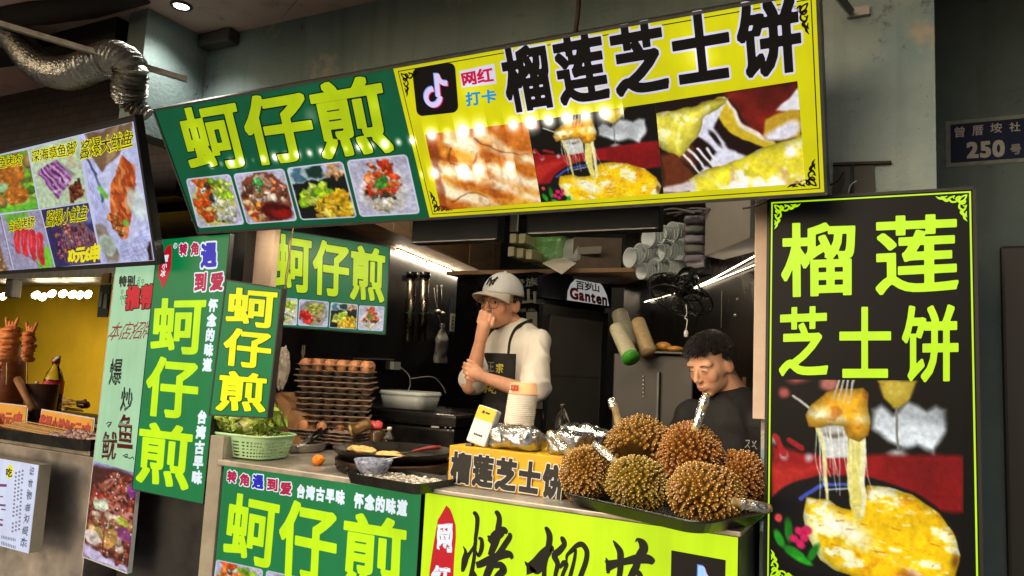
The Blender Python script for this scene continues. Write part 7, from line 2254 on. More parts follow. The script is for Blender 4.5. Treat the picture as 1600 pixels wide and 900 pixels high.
# t-shirt
sh = MB()
sh.caps(B(0, 0, zS - .05), B(0, 0, zS - .3), .118, .118, 20); sh.caps(B(-.088, 0, zS - .035), B(.095, 0, zS - .035), .066, .066, 16)
sh.caps(B(0, 0, zS - .3), B(0, 0, zS - .5), .124, .13, 20)
sh.caps(B(0, -.005, zS - .02), B(0, -.012, zS + .012), .084, .07, 18)
for a, b in ((shR, elR), (shL, elL)):
    d = (b - a); sh.caps(a - d * .03, a + d * .5, .058, .06, 16); sh.caps(a + d * .5, a + d * .86, .06, .07, 16)
def cloth(seed, amp=.006):
    def f(co):
        n = np.array([mnoise.noise(Vector((v[0] * 9, v[1] * 9, v[2] * 16 + seed)) ) + .6 * mnoise.noise(Vector((v[0] * 22 + v[2] * 14, v[1] * 22, v[2] * 12 + seed))) for v in co])
        rg = np.array([max(0, 1 - 5 * abs(mnoise.noise(Vector((v[0] * 7 + v[2] * 5, v[1] * 7, v[2] * 6 - v[0] * 4 + seed * 3))))) for v in co])
        n = n + 1.1 * rg
        n2 = np.array([mnoise.noise(Vector((v[0] * 9 + 7, v[1] * 9, v[2] * 16 + seed))) for v in co])
        return co + np.stack([n * amp, n2 * amp, n * amp * .4], 1)
    return f
fuse(sh, 'tshirt', .007, 6, mat('white_cotton', (224, 218, 208), .85, noise=.06, nscale=14, bump=.15, bscale=200), pt, None, .5, cloth(1, .007))
# apron: bib over the chest, neck straps, skirt
def shell(pts_fn, nu, nv, name, m, par, solid=.003):
    mb = MB()
    for j in range(nv + 1):
        for i in range(nu + 1): mb.v.append(pts_fn(i / nu, j / nv))
    for j in range(nv):
        for i in range(nu):
            a = j * (nu + 1) + i; mb.f.append([a, a + 1, a + nu + 2, a + nu + 1]); mb.mi.append(0); mb.sm.append(True)
    o = mb.build(name, m, par); q = o.modifiers.new('thickness', 'SOLIDIFY'); q.thickness = solid; q.offset = 0
    return o
M_apron = mat('black_apron', (22, 21, 21), .8, noise=.2, nscale=30, bump=.3, bscale=180)
def bib(u, v):
    w = .1 + .045 * max(0, (v - .45) / .55) ** 1.2; a = (u - .5) * 2
    z = zS - .085 - .24 * v
    r_ = .136 + .006 * mnoise.noise(Vector((u * 3, v * 4, 3)))
    th = a * w / .13
    return B(-math.sin(th) * r_, math.cos(th) * r_ + .012, z)
ap = shell(bib, 20, 20, 'apron', M_apron, pt)
def skirt(u, v):
    th = (u - .5) * 3.6; r_ = .146 + .015 * v + .008 * math.sin(th * 5 + v) * v
    return B(-math.sin(th) * r_, math.cos(th) * r_ + .008, zS - .315 - .45 * v)
shell(skirt, 36, 14, 'apron_skirt', M_apron, ap)
for s in (-1, 1):
    top = H1(s * .05, -.035, -.135)
    q = [B(s * .08, .144, zS - .09), B(s * .078, .135, zS - .03), B(s * .072, .10, zS + .02), B(s * .066, .05, zS + .045), B(s * .055, -.02, zS + .066), B(s * .02, -.07, zS + .07)]
    if s == 1: q = [v + Mb @ Vector((-.008, 0, 0)) for v in q]
    MB().tube(smooth_pts(q, 5), .0105, 8, flat=.35).build('apron_strap', M_apron, ap)
AP = Panel(B(0, .153, zS - .158), -(Mb @ Vector((1, 0, 0))), (0, 0, 1))
if AP.n.dot(Mb @ Vector((0, 1, 0))) < 0: AP = Panel(AP.o, Mb @ Vector((1, 0, 0)), (0, 0, 1))
letters(ap, AP, [('宗', [(.025, .03), (.065, .03), (.065, -.012), (.025, -.012)])], mat('apron_yellow', (186, 176, 66), .7), 'lettering', h=.004, px=False, bold=.02, n=48, warp=brushy(2, .08))
letters(ap, AP, [('正', [(-.03, .035), (.012, .035), (.012, -.008), (-.03, -.008)])], mat('apron_grey', (120, 118, 110), .7), 'lettering', h=.004, px=False, bold=.015, n=48, warp=brushy(3, .08))
letters(ap, AP, [('好吃', [(-.06, -.06), (.03, -.06), (.03, -.1), (-.06, -.1)])], MATS['apron_yellow'], 'lettering', h=.004, px=False, bold=.015, n=48, warp=brushy(4, .08))
# cap
cp = MB()
cM = M1 @ Matrix.Rotation(math.radians(4), 3, 'X')
cc0 = H1(0, -.012, .048)
def capf(u, v):
    th = u * 2 * math.pi; ph = v * math.pi / 2
    q = Vector((math.cos(th) * math.sin(ph) * .0845, math.sin(th) * math.sin(ph) * .104, math.cos(ph) * .088 - .012 * v * v))
    return cc0 + cM @ q * KH
M_capw = mat('white_cap_cotton', (222, 222, 224), .8, noise=.04, bump=.2, bscale=220)
co_ = shell(capf, 40, 14, 'cap', M_capw, pt, .003)
MB().ball(cc0 + cM @ Vector((0, 0, .09)) * KH, .007, u=10, w=6).build('cap_button', M_capw, co_)
sm_l = MB()
for k in range(6):
    u = (k + .5) / 6; sm_l.tube([capf(u, v) + (capf(u, v) - cc0).normalized() * .0012 for v in np.linspace(.04, .98, 9)], .0008, 4)
sm_l.build('cap_seams', mat('cap_seam', (176, 176, 178), .8), co_)
def brim(u, v):
    th = math.pi / 2 + (u - .5) * 2.15
    base = Vector((math.cos(th) * .0845, math.sin(th) * .104, -.012))
    ext = math.cos((u - .5) * math.pi) ** .55
    q = base + Vector((math.cos(th) * .35, math.sin(th), 0)) * (.082 * v * ext) + Vector((0, 0, -.03 * v * v * .55 - .19 * (u - .5) ** 2 * .55 * (v + .12)))
    return cc0 + cM @ q * KH
shell(brim, 28, 10, 'cap_brim', mat('cap_brim_cotton', (206, 196, 180), .8), co_, .004)
lm = MB()
LPn = Panel(cc0 + cM @ Vector((0, .1, .03)) * KH, -(cM @ Vector((1, 0, 0))), cM @ Vector((0, 0, 1)))
if LPn.n.dot(cM @ Vector((0, 1, 0))) < 0: LPn = Panel(LPn.o, cM @ Vector((1, 0, 0)), cM @ Vector((0, 0, 1)))
def on_cap(x, y):
    # project the emblem onto the dome of the cap
    q = Vector((x, 0, .038 + y)); q.y = .106 * math.sqrt(max(0, 1 - (q.x / .0845) ** 2 - (max(0, q.z) / .09) ** 2))
    if LPn.ex.dot(cM @ Vector((1, 0, 0))) < 0: q.x = -q.x
    return cc0 + cM @ q * KH * 1.015
for st in ([(-.02, -.018), (-.014, .018)], [(-.014, .018), (.012, -.018)], [(.012, -.018), (.016, .02)], [(-.022, .012), (-.002, -.002)], [(.022, .014), (-.002, -.002)], [(-.002, -.002), (-.002, -.024)]):
    lm.tube([on_cap(st[0][0] + (st[1][0] - st[0][0]) * i / 6, st[0][1] + (st[1][1] - st[0][1]) * i / 6) for i in range(7)], .0026, 6)
lm.build('cap_emblem', M_ink, co_)
# short hair under the cap
hm = MB()
hair_strands(hm, hc, M1, KH, 420, (.0745, .0955, .0775), lambda q: 9 if q.z > -.05 else (-.062 if q.y < -.1 else (-.05 if q.y < .22 and abs(q.x) > .6 else .2)), 3, .016)
hm.build('hair', [mat('black_hair', (18, 15, 14), .5), mat('black_hair_b', (30, 25, 23), .45)], pt)
# glasses
gl = MB()
for s in (-1, 1):
    ring = [H1(s * .033 + .0245 * math.cos(a), .1035 - .14 * abs(.0245 * math.cos(a)) * (1 if s * math.cos(a) > 0 else .2), -.004 + .0215 * math.sin(a)) for a in np.linspace(0, 2 * math.pi, 25)]
    gl.tube(ring, .0012, 6, False)
    gl.tube([H1(s * .0565, .1, .004), H1(s * .074, .07, .006), H1(s * .079, -.005, .006)], .0012, 6)
gl.tube([H1(-.0095, .1045, .0), H1(0, .108, .003), H1(.0095, .1045, .0)], .0012, 6)
go = gl.build('glasses', mat('glasses_frame', (120, 112, 100), .25, .9), pt)
# cord bracelet
bd = (wrR - elR).normalized(); bc0 = elR + (wrR - elR) * .42
a = bd.orthogonal().normalized(); b = bd.cross(a)
MB().tube([bc0 + (a * math.cos(k) + b * math.sin(k)) * .0405 + bd * .006 * math.cos(k) for k in np.linspace(0, 2 * math.pi, 25)], .0032, 7, False).build('bracelet', mat('white_cord', (222, 206, 176), .7), pt)

# ---- seated man in black, looking down
Y2 = 2.62
M2 = frame_of((-.50, -.95, -.42), roll=math.radians(2))
hc2 = P(1112, 570, y=Y2)
p2 = thing('person', 'seated man with short black hair in a black t-shirt, looking down behind the durians', 'person', (hc2.x + .08, hc2.y + .1, 0))
KH2 = .9
s2 = MB()
H2 = head_shapes(s2, hc2, M2, KH2)
Mb2 = frame_of((-.42, -.9, 0))
b2 = Vector((hc2.x + .06, hc2.y + .085, 0)); zS2 = P(1120, 632, y=Y2).z - .015
B2 = lambda x, y, z: b2 + Mb2 @ Vector((x, y, 0)) + Vector((0, 0, z))
s2.caps(H2(0, -.03, -.05), B2(0, -.01, zS2 + .02), .054, .06, 16)
s2.caps(B2(0, 0, zS2 - .02), B2(0, 0, zS2 - .5), .11, .12, 18); s2.caps(B2(-.11, 0, zS2 - .05), B2(.11, 0, zS2 - .05), .06, .06)
for s in (-1, 1):
    s2.caps(B2(s * .09, 0, zS2 - .5), B2(s * .1, .38, zS2 - .52), .085, .06); s2.caps(B2(s * .1, .38, zS2 - .52), B2(s * .1, .36, .08), .055, .04); s2.caps(B2(s * .1, .34, .045), B2(s * .1, .47, .035), .036, .03)
    e = B2(s * .24, .06, zS2 - .32); w_ = B2(s * .12, .25, zS2 - .36)
    s2.caps(B2(s * .175, 0, zS2 - .045), e, .05, .04); s2.caps(e, w_, .04, .027)
    pm = w_ + (w_ - e).normalized() * .05; s2.caps(w_, pm, .026, .028)
    f_ = (w_ - e).normalized(); sd = f_.cross(Vector((0, 0, 1))).normalized()
    for i, l in enumerate((.06, .066, .062, .05)):
        a0 = pm + sd * .018 * (i - 1.5); a1 = a0 + (f_ + Vector((0, 0, -.25))) * l * .5; s2.caps(a0, a1, .009, .0085, 8); s2.caps(a1, a1 + (f_ * .6 - Vector((0, 0, .8))).normalized() * l * .5, .0085, .007, 8)
    s2.caps(w_ + f_ * .02 - sd * s * .02, pm - sd * s * .045 + f_ * .01, .011, .009, 8)
fuse(s2, 'body', .0036, 12, M_skin, p2, skin_colour(hc2, M2, (206, 156, 126), (172, 96, 84), KH2))
eyes(p2, H2, M2, KH2, (-.2, 1, -.8), closed=True)
h2 = MB()
h2.caps(B2(0, 0, zS2 - .04), B2(0, 0, zS2 - .5), .132, .14, 20); h2.caps(B2(-.12, 0, zS2 - .05), B2(.12, 0, zS2 - .05), .076, .076, 16); h2.caps(B2(0, -.012, zS2 - .02), B2(0, -.015, zS2 + .008), .085, .07, 16)
for s in (-1, 1):
    a = B2(s * .175, 0, zS2 - .045); e = B2(s * .24, .06, zS2 - .32); h2.caps(a, a + (e - a) * .75, .072, .07, 16)
ts_ = fuse(h2, 'tshirt', .008, 6, mat('black_cotton', (16, 16, 18), .8, noise=.3, nscale=9, bump=.2, bscale=150), p2, None, .5, cloth(5, .007))
TP = Panel(B2(-.07, .152, zS2 - .1), Mb2 @ Vector((-1, 0, 0)), (0, 0, 1))
if TP.n.dot(Mb2 @ Vector((0, 1, 0))) < 0: TP = Panel(TP.o, Mb2 @ Vector((1, 0, 0)), (0, 0, 1))
mk = MB()
for st in ([(-.02, .01), (-.006, .012), (-.012, -.002), (-.022, -.012)], [(-.012, -.002), (-.004, -.012)], [(.006, .012), (.012, .0), (.004, -.006)], [(.02, .014), (.012, .002), (.022, -.012)]):
    ribbon(mk, TP, [(x + (.11 if TP.ex.dot(Mb2 @ Vector((-1, 0, 0))) > 0 else -.0), y_, .0035) for x, y_ in st], .006)
mk.build('white_print', mat('white_print', (120, 120, 120), .7), ts_)
# short cropped hair: cap of hair and strands over it
hb = MB()
hb.ball(H2(0, -.016, .05), (.077 * KH2, .0955 * KH2, .085 * KH2), M2, 30, 22, fn=lambda q: 1 + .035 * mnoise.noise(q * 7) - (.22 if (q.z < -.1 and q.y > -.2) else 0) - (.10 if (q.y > .6 and q.z < .26) else 0))
ho = hb.build('hair', [MATS['black_hair'], MATS['black_hair_b']], p2)
hs = MB()
hair_strands(hs, hc2, M2, KH2, 2600, (.0765, .095, .0845), lambda q: (-.06 if q.y < -.25 else (-.015 if q.y < .25 else .022)), 8, .03)
hs.build('hair_strands', [MATS['black_hair'], MATS['black_hair_b']], ho)
# stool under him
t = thing('stool', 'plain dark stool under the seated man', 'stool', (b2.x, b2.y, 0)); 
zst2 = zS2 - .5 - .12
MB().lathe((b2.x, b2.y, zst2 - .03), [(0, 0), (.15, 0), (.16, .01), (.16, .025), (.15, .03), (0, .03)], 28).build('seat', M_black, t)
for k in range(4):
    a = math.pi / 4 + k * math.pi / 2
    MB().tube([(b2.x + .1 * math.cos(a), b2.y + .1 * math.sin(a), zst2 - .03), (b2.x + .15 * math.cos(a), b2.y + .15 * math.sin(a), 0)], .012, 8).build('leg', M_grey, t)
c = P(1170, 598, y=2.85)
single(MB().box((c.x, c.y, c.z), (.05, .06, .04), rz=.4, bev=.003), 'small_box', mat('tan_card', (146, 106, 74), .7), 'tan cardboard box behind the seated man at the beige board', 'box')
# ------------------------------------------------------------------ the next stall at left
M_yel = mat('yellow_wall_paint', (206, 172, 10), .6, noise=.15, nscale=3)
M_brick, nt, bb_ = nmat('dark_brick')
geo = nt.nodes.new('ShaderNodeNewGeometry'); mp = nt.nodes.new('ShaderNodeMapping'); mp.inputs['Rotation'].default_value = (math.radians(90), 0, 0)
bk = nt.nodes.new('ShaderNodeTexBrick'); bk.inputs['Scale'].default_value = 6.0
bk.inputs['Color1'].default_value = (*lin((52, 44, 42)), 1); bk.inputs['Color2'].default_value = (*lin((40, 34, 34)), 1); bk.inputs['Mortar'].default_value = (*lin((22, 20, 20)), 1)
nt.links.new(geo.outputs['Position'], mp.inputs[0]); nt.links.new(mp.outputs[0], bk.inputs[0]); nt.links.new(bk.outputs[0], bb_.inputs['Base Color']); bb_.inputs['Roughness'].default_value = .7
wallbox('next_stall_wall', -6.5, -2.5, 3.35, 3.45, 0, 2.6, M_yel, 'thing', 'bright yellow back wall of the next stall', 'wall')
wallbox('brick_wall', -6.5, -2.62, 2.02, 2.12, 2.02, 2.62, M_brick, 'thing', 'dark brick wall above the menu board', 'wall')
wallbox('partition_wall', -2.56, -2.46, 2.08, 3.4, 0, 2.6, M_dark)
wallbox('next_stall_ceiling', -6.5, -2.56, 2.12, 3.4, 1.98, 2.02, M_black)
wallbox('far_wall', -6.6, -6.5, .4, 3.5, 0, 2.62, M_dark)
# hood over the next stall with its row of lamps
hz = P(90, 447, y=2.75)
t = thing('lamp_hood', 'black hood over the yellow wall holding a row of bright lamps', 'lamp', (hz.x, 2.8, hz.z))
MB().box((-4.1, 2.75, hz.z + .09), (2.6, .34, .14), bev=.01).build('hood', M_black, t)
MB().box((-4.1, 2.56, hz.z + .05), (2.6, .03, .06)).build('front_rail', M_grey, t)
M_lamp = mat('warm_lamp', (255, 244, 220), emit=(255, 232, 190), emit_s=28.0)
for k, (px, py) in enumerate(((4, 463), (55, 461), (66, 464), (80, 459), (97, 459), (112, 460), (123, 461), (136, 460))):
    c = P(px, py, y=2.75 - .02 * (k % 2))
    MB().tube([c + Vector((-.03, .03, .012)), c + Vector((.035, -.02, -.006))], [.016, .02], 12).build('lamp', M_lamp, t)
c = P(21, 450, y=2.6)
single(MB().box(c + Vector((0, 0, .05)), (.07, .06, .22), bev=.005), 'lamp_bracket', M_black, 'black bracket hanging from the hood at far left', 'bracket')
# hung payment card, code left out
c = P(163, 470, y=2.3)
t = thing('hanging_card', 'dark green payment card with two pale patches hung by the pale banner', 'card', c)
MB().box(c, (.115, .006, .16), rz=-.2).build('board', mat('card_dark', (36, 50, 46), .4), t)
mm = MB()
mm.box(c + Vector((-.026, -.002, .006)), (.038, .006, .07), rz=-.2); mm.box(c + Vector((.032, -.014, -.004)), (.038, .006, .07), rz=-.2)
mm.build('pale_patch', mat('card_pale', (92, 104, 98), .5), t)
MB().box(c + Vector((0, -.002, .11)), (.09, .01, .05), rz=-.2).build('yellow_tag', mat('tag_yellow', (150, 110, 40), .6), t)
# counter with white lit box
zc2 = P(146, 706, y=1.86).z
NB = Panel((0, 1.80, 0), (1, 0, 0), (0, 0, 1))
cq4 = lambda q: sub_(q, 3.4625, 3.4625, 0, 640)
c1_ = P(60.5, 727, y=1.80); c2_ = P(78, 726, y=1.86)
x1 = c1_.x
t = thing('next_counter', 'steel counter of the next stall with a white lit notice box on its front', 'counter', (x1 - .4, 2.05, 0))
xr = P(146, 735, y=1.95).x
MB().box(((x1 - 1.8 + xr) / 2, 2.25, zc2 / 2 - .02), (xr - x1 + 1.8, .6, zc2 - .04), bev=.004).build('cabinet', mat('stained_steel', (172, 166, 160), .42, .7, noise=.35, nscale=5, rvar=.15), t)
MB().box(((x1 - 1.8 + xr) / 2, 2.24, zc2 - .018), (xr - x1 + 1.82, .64, .03), bev=.004).build('top', M_steel2, t)
zb_ = P(45, 865, y=1.80).z
z1_ = c1_.z
NQ = [np.array((x1 - 1.0, z1_)), np.array((x1, z1_)), np.array((x1, zb_)), np.array((x1 - 1.0, zb_))]
slab(MB(), NB, [tuple(q) for q in NQ], -.05, -.002).build('notice_box', mat('cream_paint', (186, 176, 156), .5, noise=.1), t)
nf = face(t, NB, NQ, glow('notice_white', (205, 214, 240), .9), name='notice_face')
letters(nf, NB, [('识食物者为俊杰', cq4([(166, 310), (190, 315), (148, 745), (112, 740)]))], mat('notice_ink', (20, 20, 40), .5), h=.003, bold=.02, n=48, vert=True, gap=.35, warp=brushy(31, .04))
cd = NB.L(*cq4([(55, 336)])[0])
mm = MB(); flat(mm, NB, [(cd[0] + .022 * math.cos(a), cd[1] + .028 * math.sin(a)) for a in np.linspace(0, 2 * math.pi, 24)[:-1]], .002)
mm.build('yellow_disc', glow('notice_yellow', (232, 224, 20), .9), nf)
letters(nf, NB, [('吃', cq4([(38, 315), (72, 318), (70, 365), (36, 362)]))], MATS['notice_ink'], h=.0035, bold=.03, n=48)
mm = MB(); rr = random.Random(6)
for col_ in range(3):
    for k in range(16):
        u, v = 126 - 18 * col_ - 1.3 * k, 325 + 21 * k + 6 * col_
        if rr.random() < .12: continue
        q = NB.Q(cq4([(u - 5, v), (u + 5, v + 1), (u + 4, v + 12), (u - 6, v + 11)])); flat(mm, NB, [tuple(a) for a in q], .002 + .00001 * k)
for k in range(9):
    q = NB.Q(cq4([(10 + 9 * k, 680 + 2 * k), (15 + 9 * k, 681 + 2 * k), (14 + 9 * k, 697 + 2 * k), (9 + 9 * k, 696 + 2 * k)])); flat(mm, NB, [tuple(a) for a in q], .002)
    q = NB.Q(cq4([(10 + 9 * k, 712 + 3 * k), (15 + 9 * k, 713 + 3 * k), (14 + 9 * k, 730 + 3 * k), (9 + 9 * k, 729 + 3 * k)])); flat(mm, NB, [tuple(a) for a in q], .002)
mm.build('small_print', mat('notice_grey', (120, 124, 150), .5), nf)
mm = MB()
for (u, v, a, b) in ((0, 510, 34, 14), (10, 535, 24, 10), (0, 590, 20, 12), (2, 615, 16, 16), (-30, 400, 70, 18), (-30, 465, 50, 10)):
    q = NB.Q(cq4([(u, v), (u + a, v + 3), (u + a - 2, v + b), (u - 2, v + b - 3)])); flat(mm, NB, [tuple(z) for z in q], .002)
mm.build('large_print', mat('notice_purple', (110, 60, 110), .5), nf)
# tray of squid skewers and the price signs
tz = zc2 + .002
xa, xb = P(0, 690, y=1.86).x - .4, P(146, 700, y=1.86).x
mb = MB(); loopbox(mb, rrect((xa + xb) / 2, 1.98, xb - xa, .3, .03), tz, rrect((xa + xb) / 2, 1.98, xb - xa + .02, .32, .035), tz + .045, .003)
single(mb, 'skewer_tray', M_trayd, 'long steel tray of raw squid skewers on the next stall', 'tray', base=((xa + xb) / 2, 1.98, tz))
rr = random.Random(12); M_bamb = mat('bamboo', (204, 164, 104), .6, noise=.2, nscale=40)
M_sq = [mat('squid_a', (176, 140, 130), .25), mat('squid_b', (130, 92, 92), .25), mat('squid_c', (196, 168, 156), .25)]
proto_s = None
for k in range(26):
    y_ = 1.85 + .0052 * k; x_ = rr.uniform(-.05, .02) + xb - .14
    if k < 5:
        s_ = thing('squid_skewer', 'raw squid on a bamboo stick lying in the long tray', 'skewer', (x_, y_, tz + .03), 'squid skewers in the long tray')
        MB().tube([(x_ - .5, y_ + .02, tz + .048), (x_ + .04, y_, tz + .032)], .0028, 6).build('stick', M_bamb, s_)
        mb = MB()
        for j in range(9):
            mb.ball((x_ - .09 + .02 * j + rr.uniform(-.004, .004), y_ + rr.uniform(-.006, .006), tz + .034 + rr.uniform(-.004, .008)), (rr.uniform(.012, .02), rr.uniform(.006, .01), rr.uniform(.006, .012)), Matrix.Rotation(rr.uniform(-1, 1), 3, 'Z'), 9, 6, mi=j % 3)
        mb.build('squid', M_sq, s_)
        if k == 0: protos = []
        protos.append(s_)
    else:
        s_ = copy_tree(protos[k % 5], (rr.uniform(-.05, .05), y_ - protos[k % 5].location.y, rr.uniform(-.008, .012)))
zz_ = lambda q: sub_(q, 3.461, 3.461, 0, 440)
def price(label, y0, quad, words, wq, conv):
    pn = Panel(P(*conv([quad[0]])[0], y=y0), (1, .12, 0), (0, .12, 1))
    Q = [pn.L(*q) for q in conv(quad)]
    t = thing('price_sign', label, 'price sign', pn.W((Q[2] + Q[3]) / 2), 'yellow price signs')
    slab(MB(), pn, [tuple(q) for q in Q], -.006, -.001).build('board', M_white, t)
    inn = [bil(Q, u, v) for u, v in ((.02, .04), (.98, .04), (.98, .97), (.02, .97))]
    flat_grid(MB(), pn, inn, .001).build('card', mat('price_yellow', (226, 160, 30), .5, noise=.2, nscale=9), t)
    letters(t, pn, [(words, conv(wq))], mat('price_red', (176, 36, 20), .5), h=.003, bold=.04, n=48)
price('yellow price card with red characters behind the squid skewers, right of two', 2.03, [(224, 688), (512, 738), (496, 910), (198, 846)], '酱爆小鱿鱼15元9串', [(222, 716), (494, 768), (484, 872), (206, 800)], zz_)
price('yellow price card with red characters at the far left edge', 2.06, [(-120, 640), (152, 672), (138, 806), (-140, 780)], '烤鱿鱼10元4串', [(-110, 690), (124, 706), (118, 794), (-120, 775)], zz_)
# shelf of sticks behind
zs_ = P(120, 652, y=2.62).z
single(MB().box((-3.7, 2.72, zs_ - .03), (2.2, .3, .05)), 'dark_shelf', M_black, 'black shelf under the yellow wall', 'shelf')
mb = MB(); rr = random.Random(3)
for k in range(46):
    c = P(rr.uniform(15, 105), rr.uniform(622, 640), y=2.5); mb.tube([c, c + Vector((rr.uniform(.08, .16), rr.uniform(-.05, .05), rr.uniform(-.006, .006)))], .004, 5)
o = single(mb, 'bamboo_sticks', M_bamb, 'loose heap of bamboo sticks behind the price signs', 'sticks'); o['kind'] = 'stuff'
c = P(129, 632, y=2.6)
single(crumple(MB().ball(c, (.035, .035, .022), u=18, w=10), .012, 50, 1), 'small_dish', mat('brown_heap', (96, 46, 26), .5), 'small dark red heap on the shelf by the pale banner', 'food')
# wooden holder with fried squid on sticks
hp = P(48, 640, y=2.2)
M_hold = mat('dark_wood', (66, 36, 20), .5, noise=.4, nscale=9, stretch=(1, 1, 6))
t = thing('stick_holder', 'dark wooden holder with a slanted round stick, behind the price signs', 'holder', (hp.x, hp.y, tz))
MB().tube([P(56, 700, y=2.2), P(66, 600, y=2.2)], [.06, .075], 20).build('pot', M_hold, t)
MB().tube([P(12, 650, y=2.35), P(14, 540, y=2.35)], [.08, .085], 20).build('back_pot', mat('amber_wood', (120, 62, 20), .5, noise=.4, nscale=9, stretch=(1, 1, 5)), t)
MB().tube([P(52, 640, y=2.1), P(27, 592, y=2.1)], [.016, .018], 12).build('stick', mat('wood_stick', (150, 104, 64), .6, noise=.4, nscale=20), t)
M_fry = mat('fried_batter', (240, 158, 92), .5, noise=.5, nscale=30, col2=(204, 104, 44), bump=.7, bscale=60)
def fried(label, px, py, y, sx, sz, seed, sp):
    c = P(px, py, y=y); rr = random.Random(seed)
    t = thing('fried_squid', label, 'fried squid', c - Vector((0, 0, sz)), 'fried squid on sticks')
    mb = MB()
    for k in range(9):
        f = k / 8; mb.ball(c + Vector((rr.uniform(-.006, .006), rr.uniform(-.006, .006), sz * (1 - 2 * f))), (sx * (.55 + .5 * math.sin(math.pi * min(1, f * .8 + .25))) * rr.uniform(.9, 1.1), sx * .8, sz * .26), Matrix.Rotation(rr.uniform(-.3, .3), 3, 'Y'), 14, 9, fn=lambda q: 1 + .26 * mnoise.noise(q * 5 + Vector((seed, k, 0))))
    mb.build('body', M_fry, t)
    for k in range(sp):
        a = -.6 + 1.2 * k / (sp - 1); b0 = c + Vector((a * sx * .6, 0, sz * .9)); 
        MB().tube(smooth_pts([b0, b0 + Vector((a * .02, 0, .03)), b0 + Vector((a * .05 + .004 * math.sin(k * 3), .0, .055 + .012 * math.cos(k * 2)))], 4), [.009] * 4 + [.008] * 3 + [.007, .006], 8).build('tentacle', M_fry, t)
    MB().tube([c - Vector((0, 0, sz)), c - Vector((-.02, 0, sz + .12))], .004, 6).build('stick', M_bamb, t)
fried('large fried squid on a stick at the far left edge', 14, 538, 2.06, .056, .068, 1, 4)
fried('smaller fried squid on a stick, right of the large one', 45, 542, 2.18, .036, .06, 4, 4)
fried('fried squid piece cut off by the left edge, below the large one', -6, 590, 2.1, .02, .03, 6, 3)
# big soda bottle and small bottle
p = P(78, 640, y=2.4)
t = bottle('large clear soda bottle with red cap and red label before the yellow wall', 78, 648, 2.4, .30, .05, .42, (150, 20, 24), p.z - .03, 'soda_bottle')
LB = MB(); bp = t.location
LB.lathe(bp, [(.0505, .30 * .38), (.0508, .30 * .6)], 28, closed=True); LB.f = [f for f in LB.f if len(f) == 4]; LB.mi = LB.mi[:len(LB.f)]; LB.sm = LB.sm[:len(LB.f)]
LB.build('label', mat('soda_label', (190, 24, 28), .4), t)
MB().tube([bp + Vector((.03, -.03, .285)), bp + Vector((.055, -.03, .30)), bp + Vector((.075, -.03, .305))], .008, 8).build('cap_ring', M_white, t)
bottle('small clear squeeze bottle beside the large soda bottle', 54, 632, 2.35, .12, .022, .6, (200, 196, 186), P(54, 632, y=2.35).z, 'small_bottle')
# ------------------------------------------------------------------ overhead at left: canopy, bar, duct
M_canv = mat('dark_canopy', (30, 27, 26), .7, noise=.4, nscale=6)
y_ = 1.35
cv_ = [P(-60, 40, y=1.3), P(235, -6, y=1.55), P(178, 24, y=1.6), P(176, 66, y=1.62), P(-60, 62, y=1.3)]
t = thing('canopy', 'dark folded canopy edge under the ceiling, above the silver duct', 'canopy', cv_[0])
mb = MB()
mb.tube([P(-420, 60, y=1.5), P(-80, 26, y=1.46), P(60, 18, y=1.5), P(140, 8, y=1.55), P(225, -12, y=1.6)], [.05, .05, .048, .045, .04], 14)
crumple(mb, .012, 9, 3); mb.build('roll', M_canv, t)
CVP = Panel((0, 1.66, 0), (1, 0, 0), (0, 0, 1))
slab(MB(), CVP, [tuple(CVP.L(*q)) for q in ((-520, -60), (250, -40), (232, -2), (183, 20), (179, 72), (120, 66), (-90, 96), (-520, 166))], -.12, 0).build('awning', M_canv, t)
mb = MB(); mb.hexa([P(-520, 196, y=1.80), P(178, 72, y=1.80), P(178, 72, y=1.92), P(-520, 196, y=1.92), P(-520, 20, y=1.80), P(178, 20, y=1.80), P(178, 20, y=1.92), P(-520, 20, y=1.92)])
mb.build('valance', M_canv, t)
a, b = P(-40, 25, y=1.25), P(292, 124, y=1.66)
t = thing('angle_bar', 'long pale metal angle bar crossing in front of the duct', 'bar', a)
mb = MB(); d = (b - a).normalized(); n1 = d.cross(Vector((0, 0, 1))).normalized()
for off_, dims in ((Vector((0, 0, 0)), (.003, .022)), (Vector((0, 0, -.011)) + n1 * .011, (.022, .003))):
    q = []
    for e_ in (a, b):
        for sx, sz in ((-1, -1), (1, -1), (1, 1), (-1, 1)): q.append(e_ + off_ + n1 * (dims[0] / 2 * sx) + Vector((0, 0, dims[1] / 2 * sz)))
    mb.hexa(q)
mb.build('bar', mat('galvanised', (150, 146, 138), .5, .7, noise=.3, nscale=30), t)
# crinkled silver duct
path = smooth_pts([P(-10, -60, y=1.62), P(6, 14, y=1.60), P(28, 64, y=1.58), P(64, 104, y=1.56), P(108, 114, y=1.54), P(146, 100, y=1.53), P(178, 90, y=1.53), P(203, 106, y=1.54), P(202, 134, y=1.56), P(206, 158, y=1.59), P(232, 180, y=1.63)], 20)
mb = MB(); n = len(path); rad = []
for i in range(n):
    f = i / (n - 1)
    r_ = (.055 if f < .55 else .055 - .008 * (f - .55)) * (1 if f < .86 else 1 - (f - .86) * 4.2)
    rad.append(max(.012, r_ * (1 + (.11, .02, -.11, .02)[i % 4]) + R.uniform(-.001, .001)))
mb.tube([Vector(p) for p in path], rad, 30, True)
mb = crumple(mb, .0012, 70, 4); mb.sm = [False] * len(mb.sm)
single(mb, 'flexible_duct', mat('duct_foil', (150, 150, 146), .3, 1.0, noise=.3, nscale=50, bump=.4, bscale=120), 'crinkled silver flexible duct hanging under the canopy', 'duct')
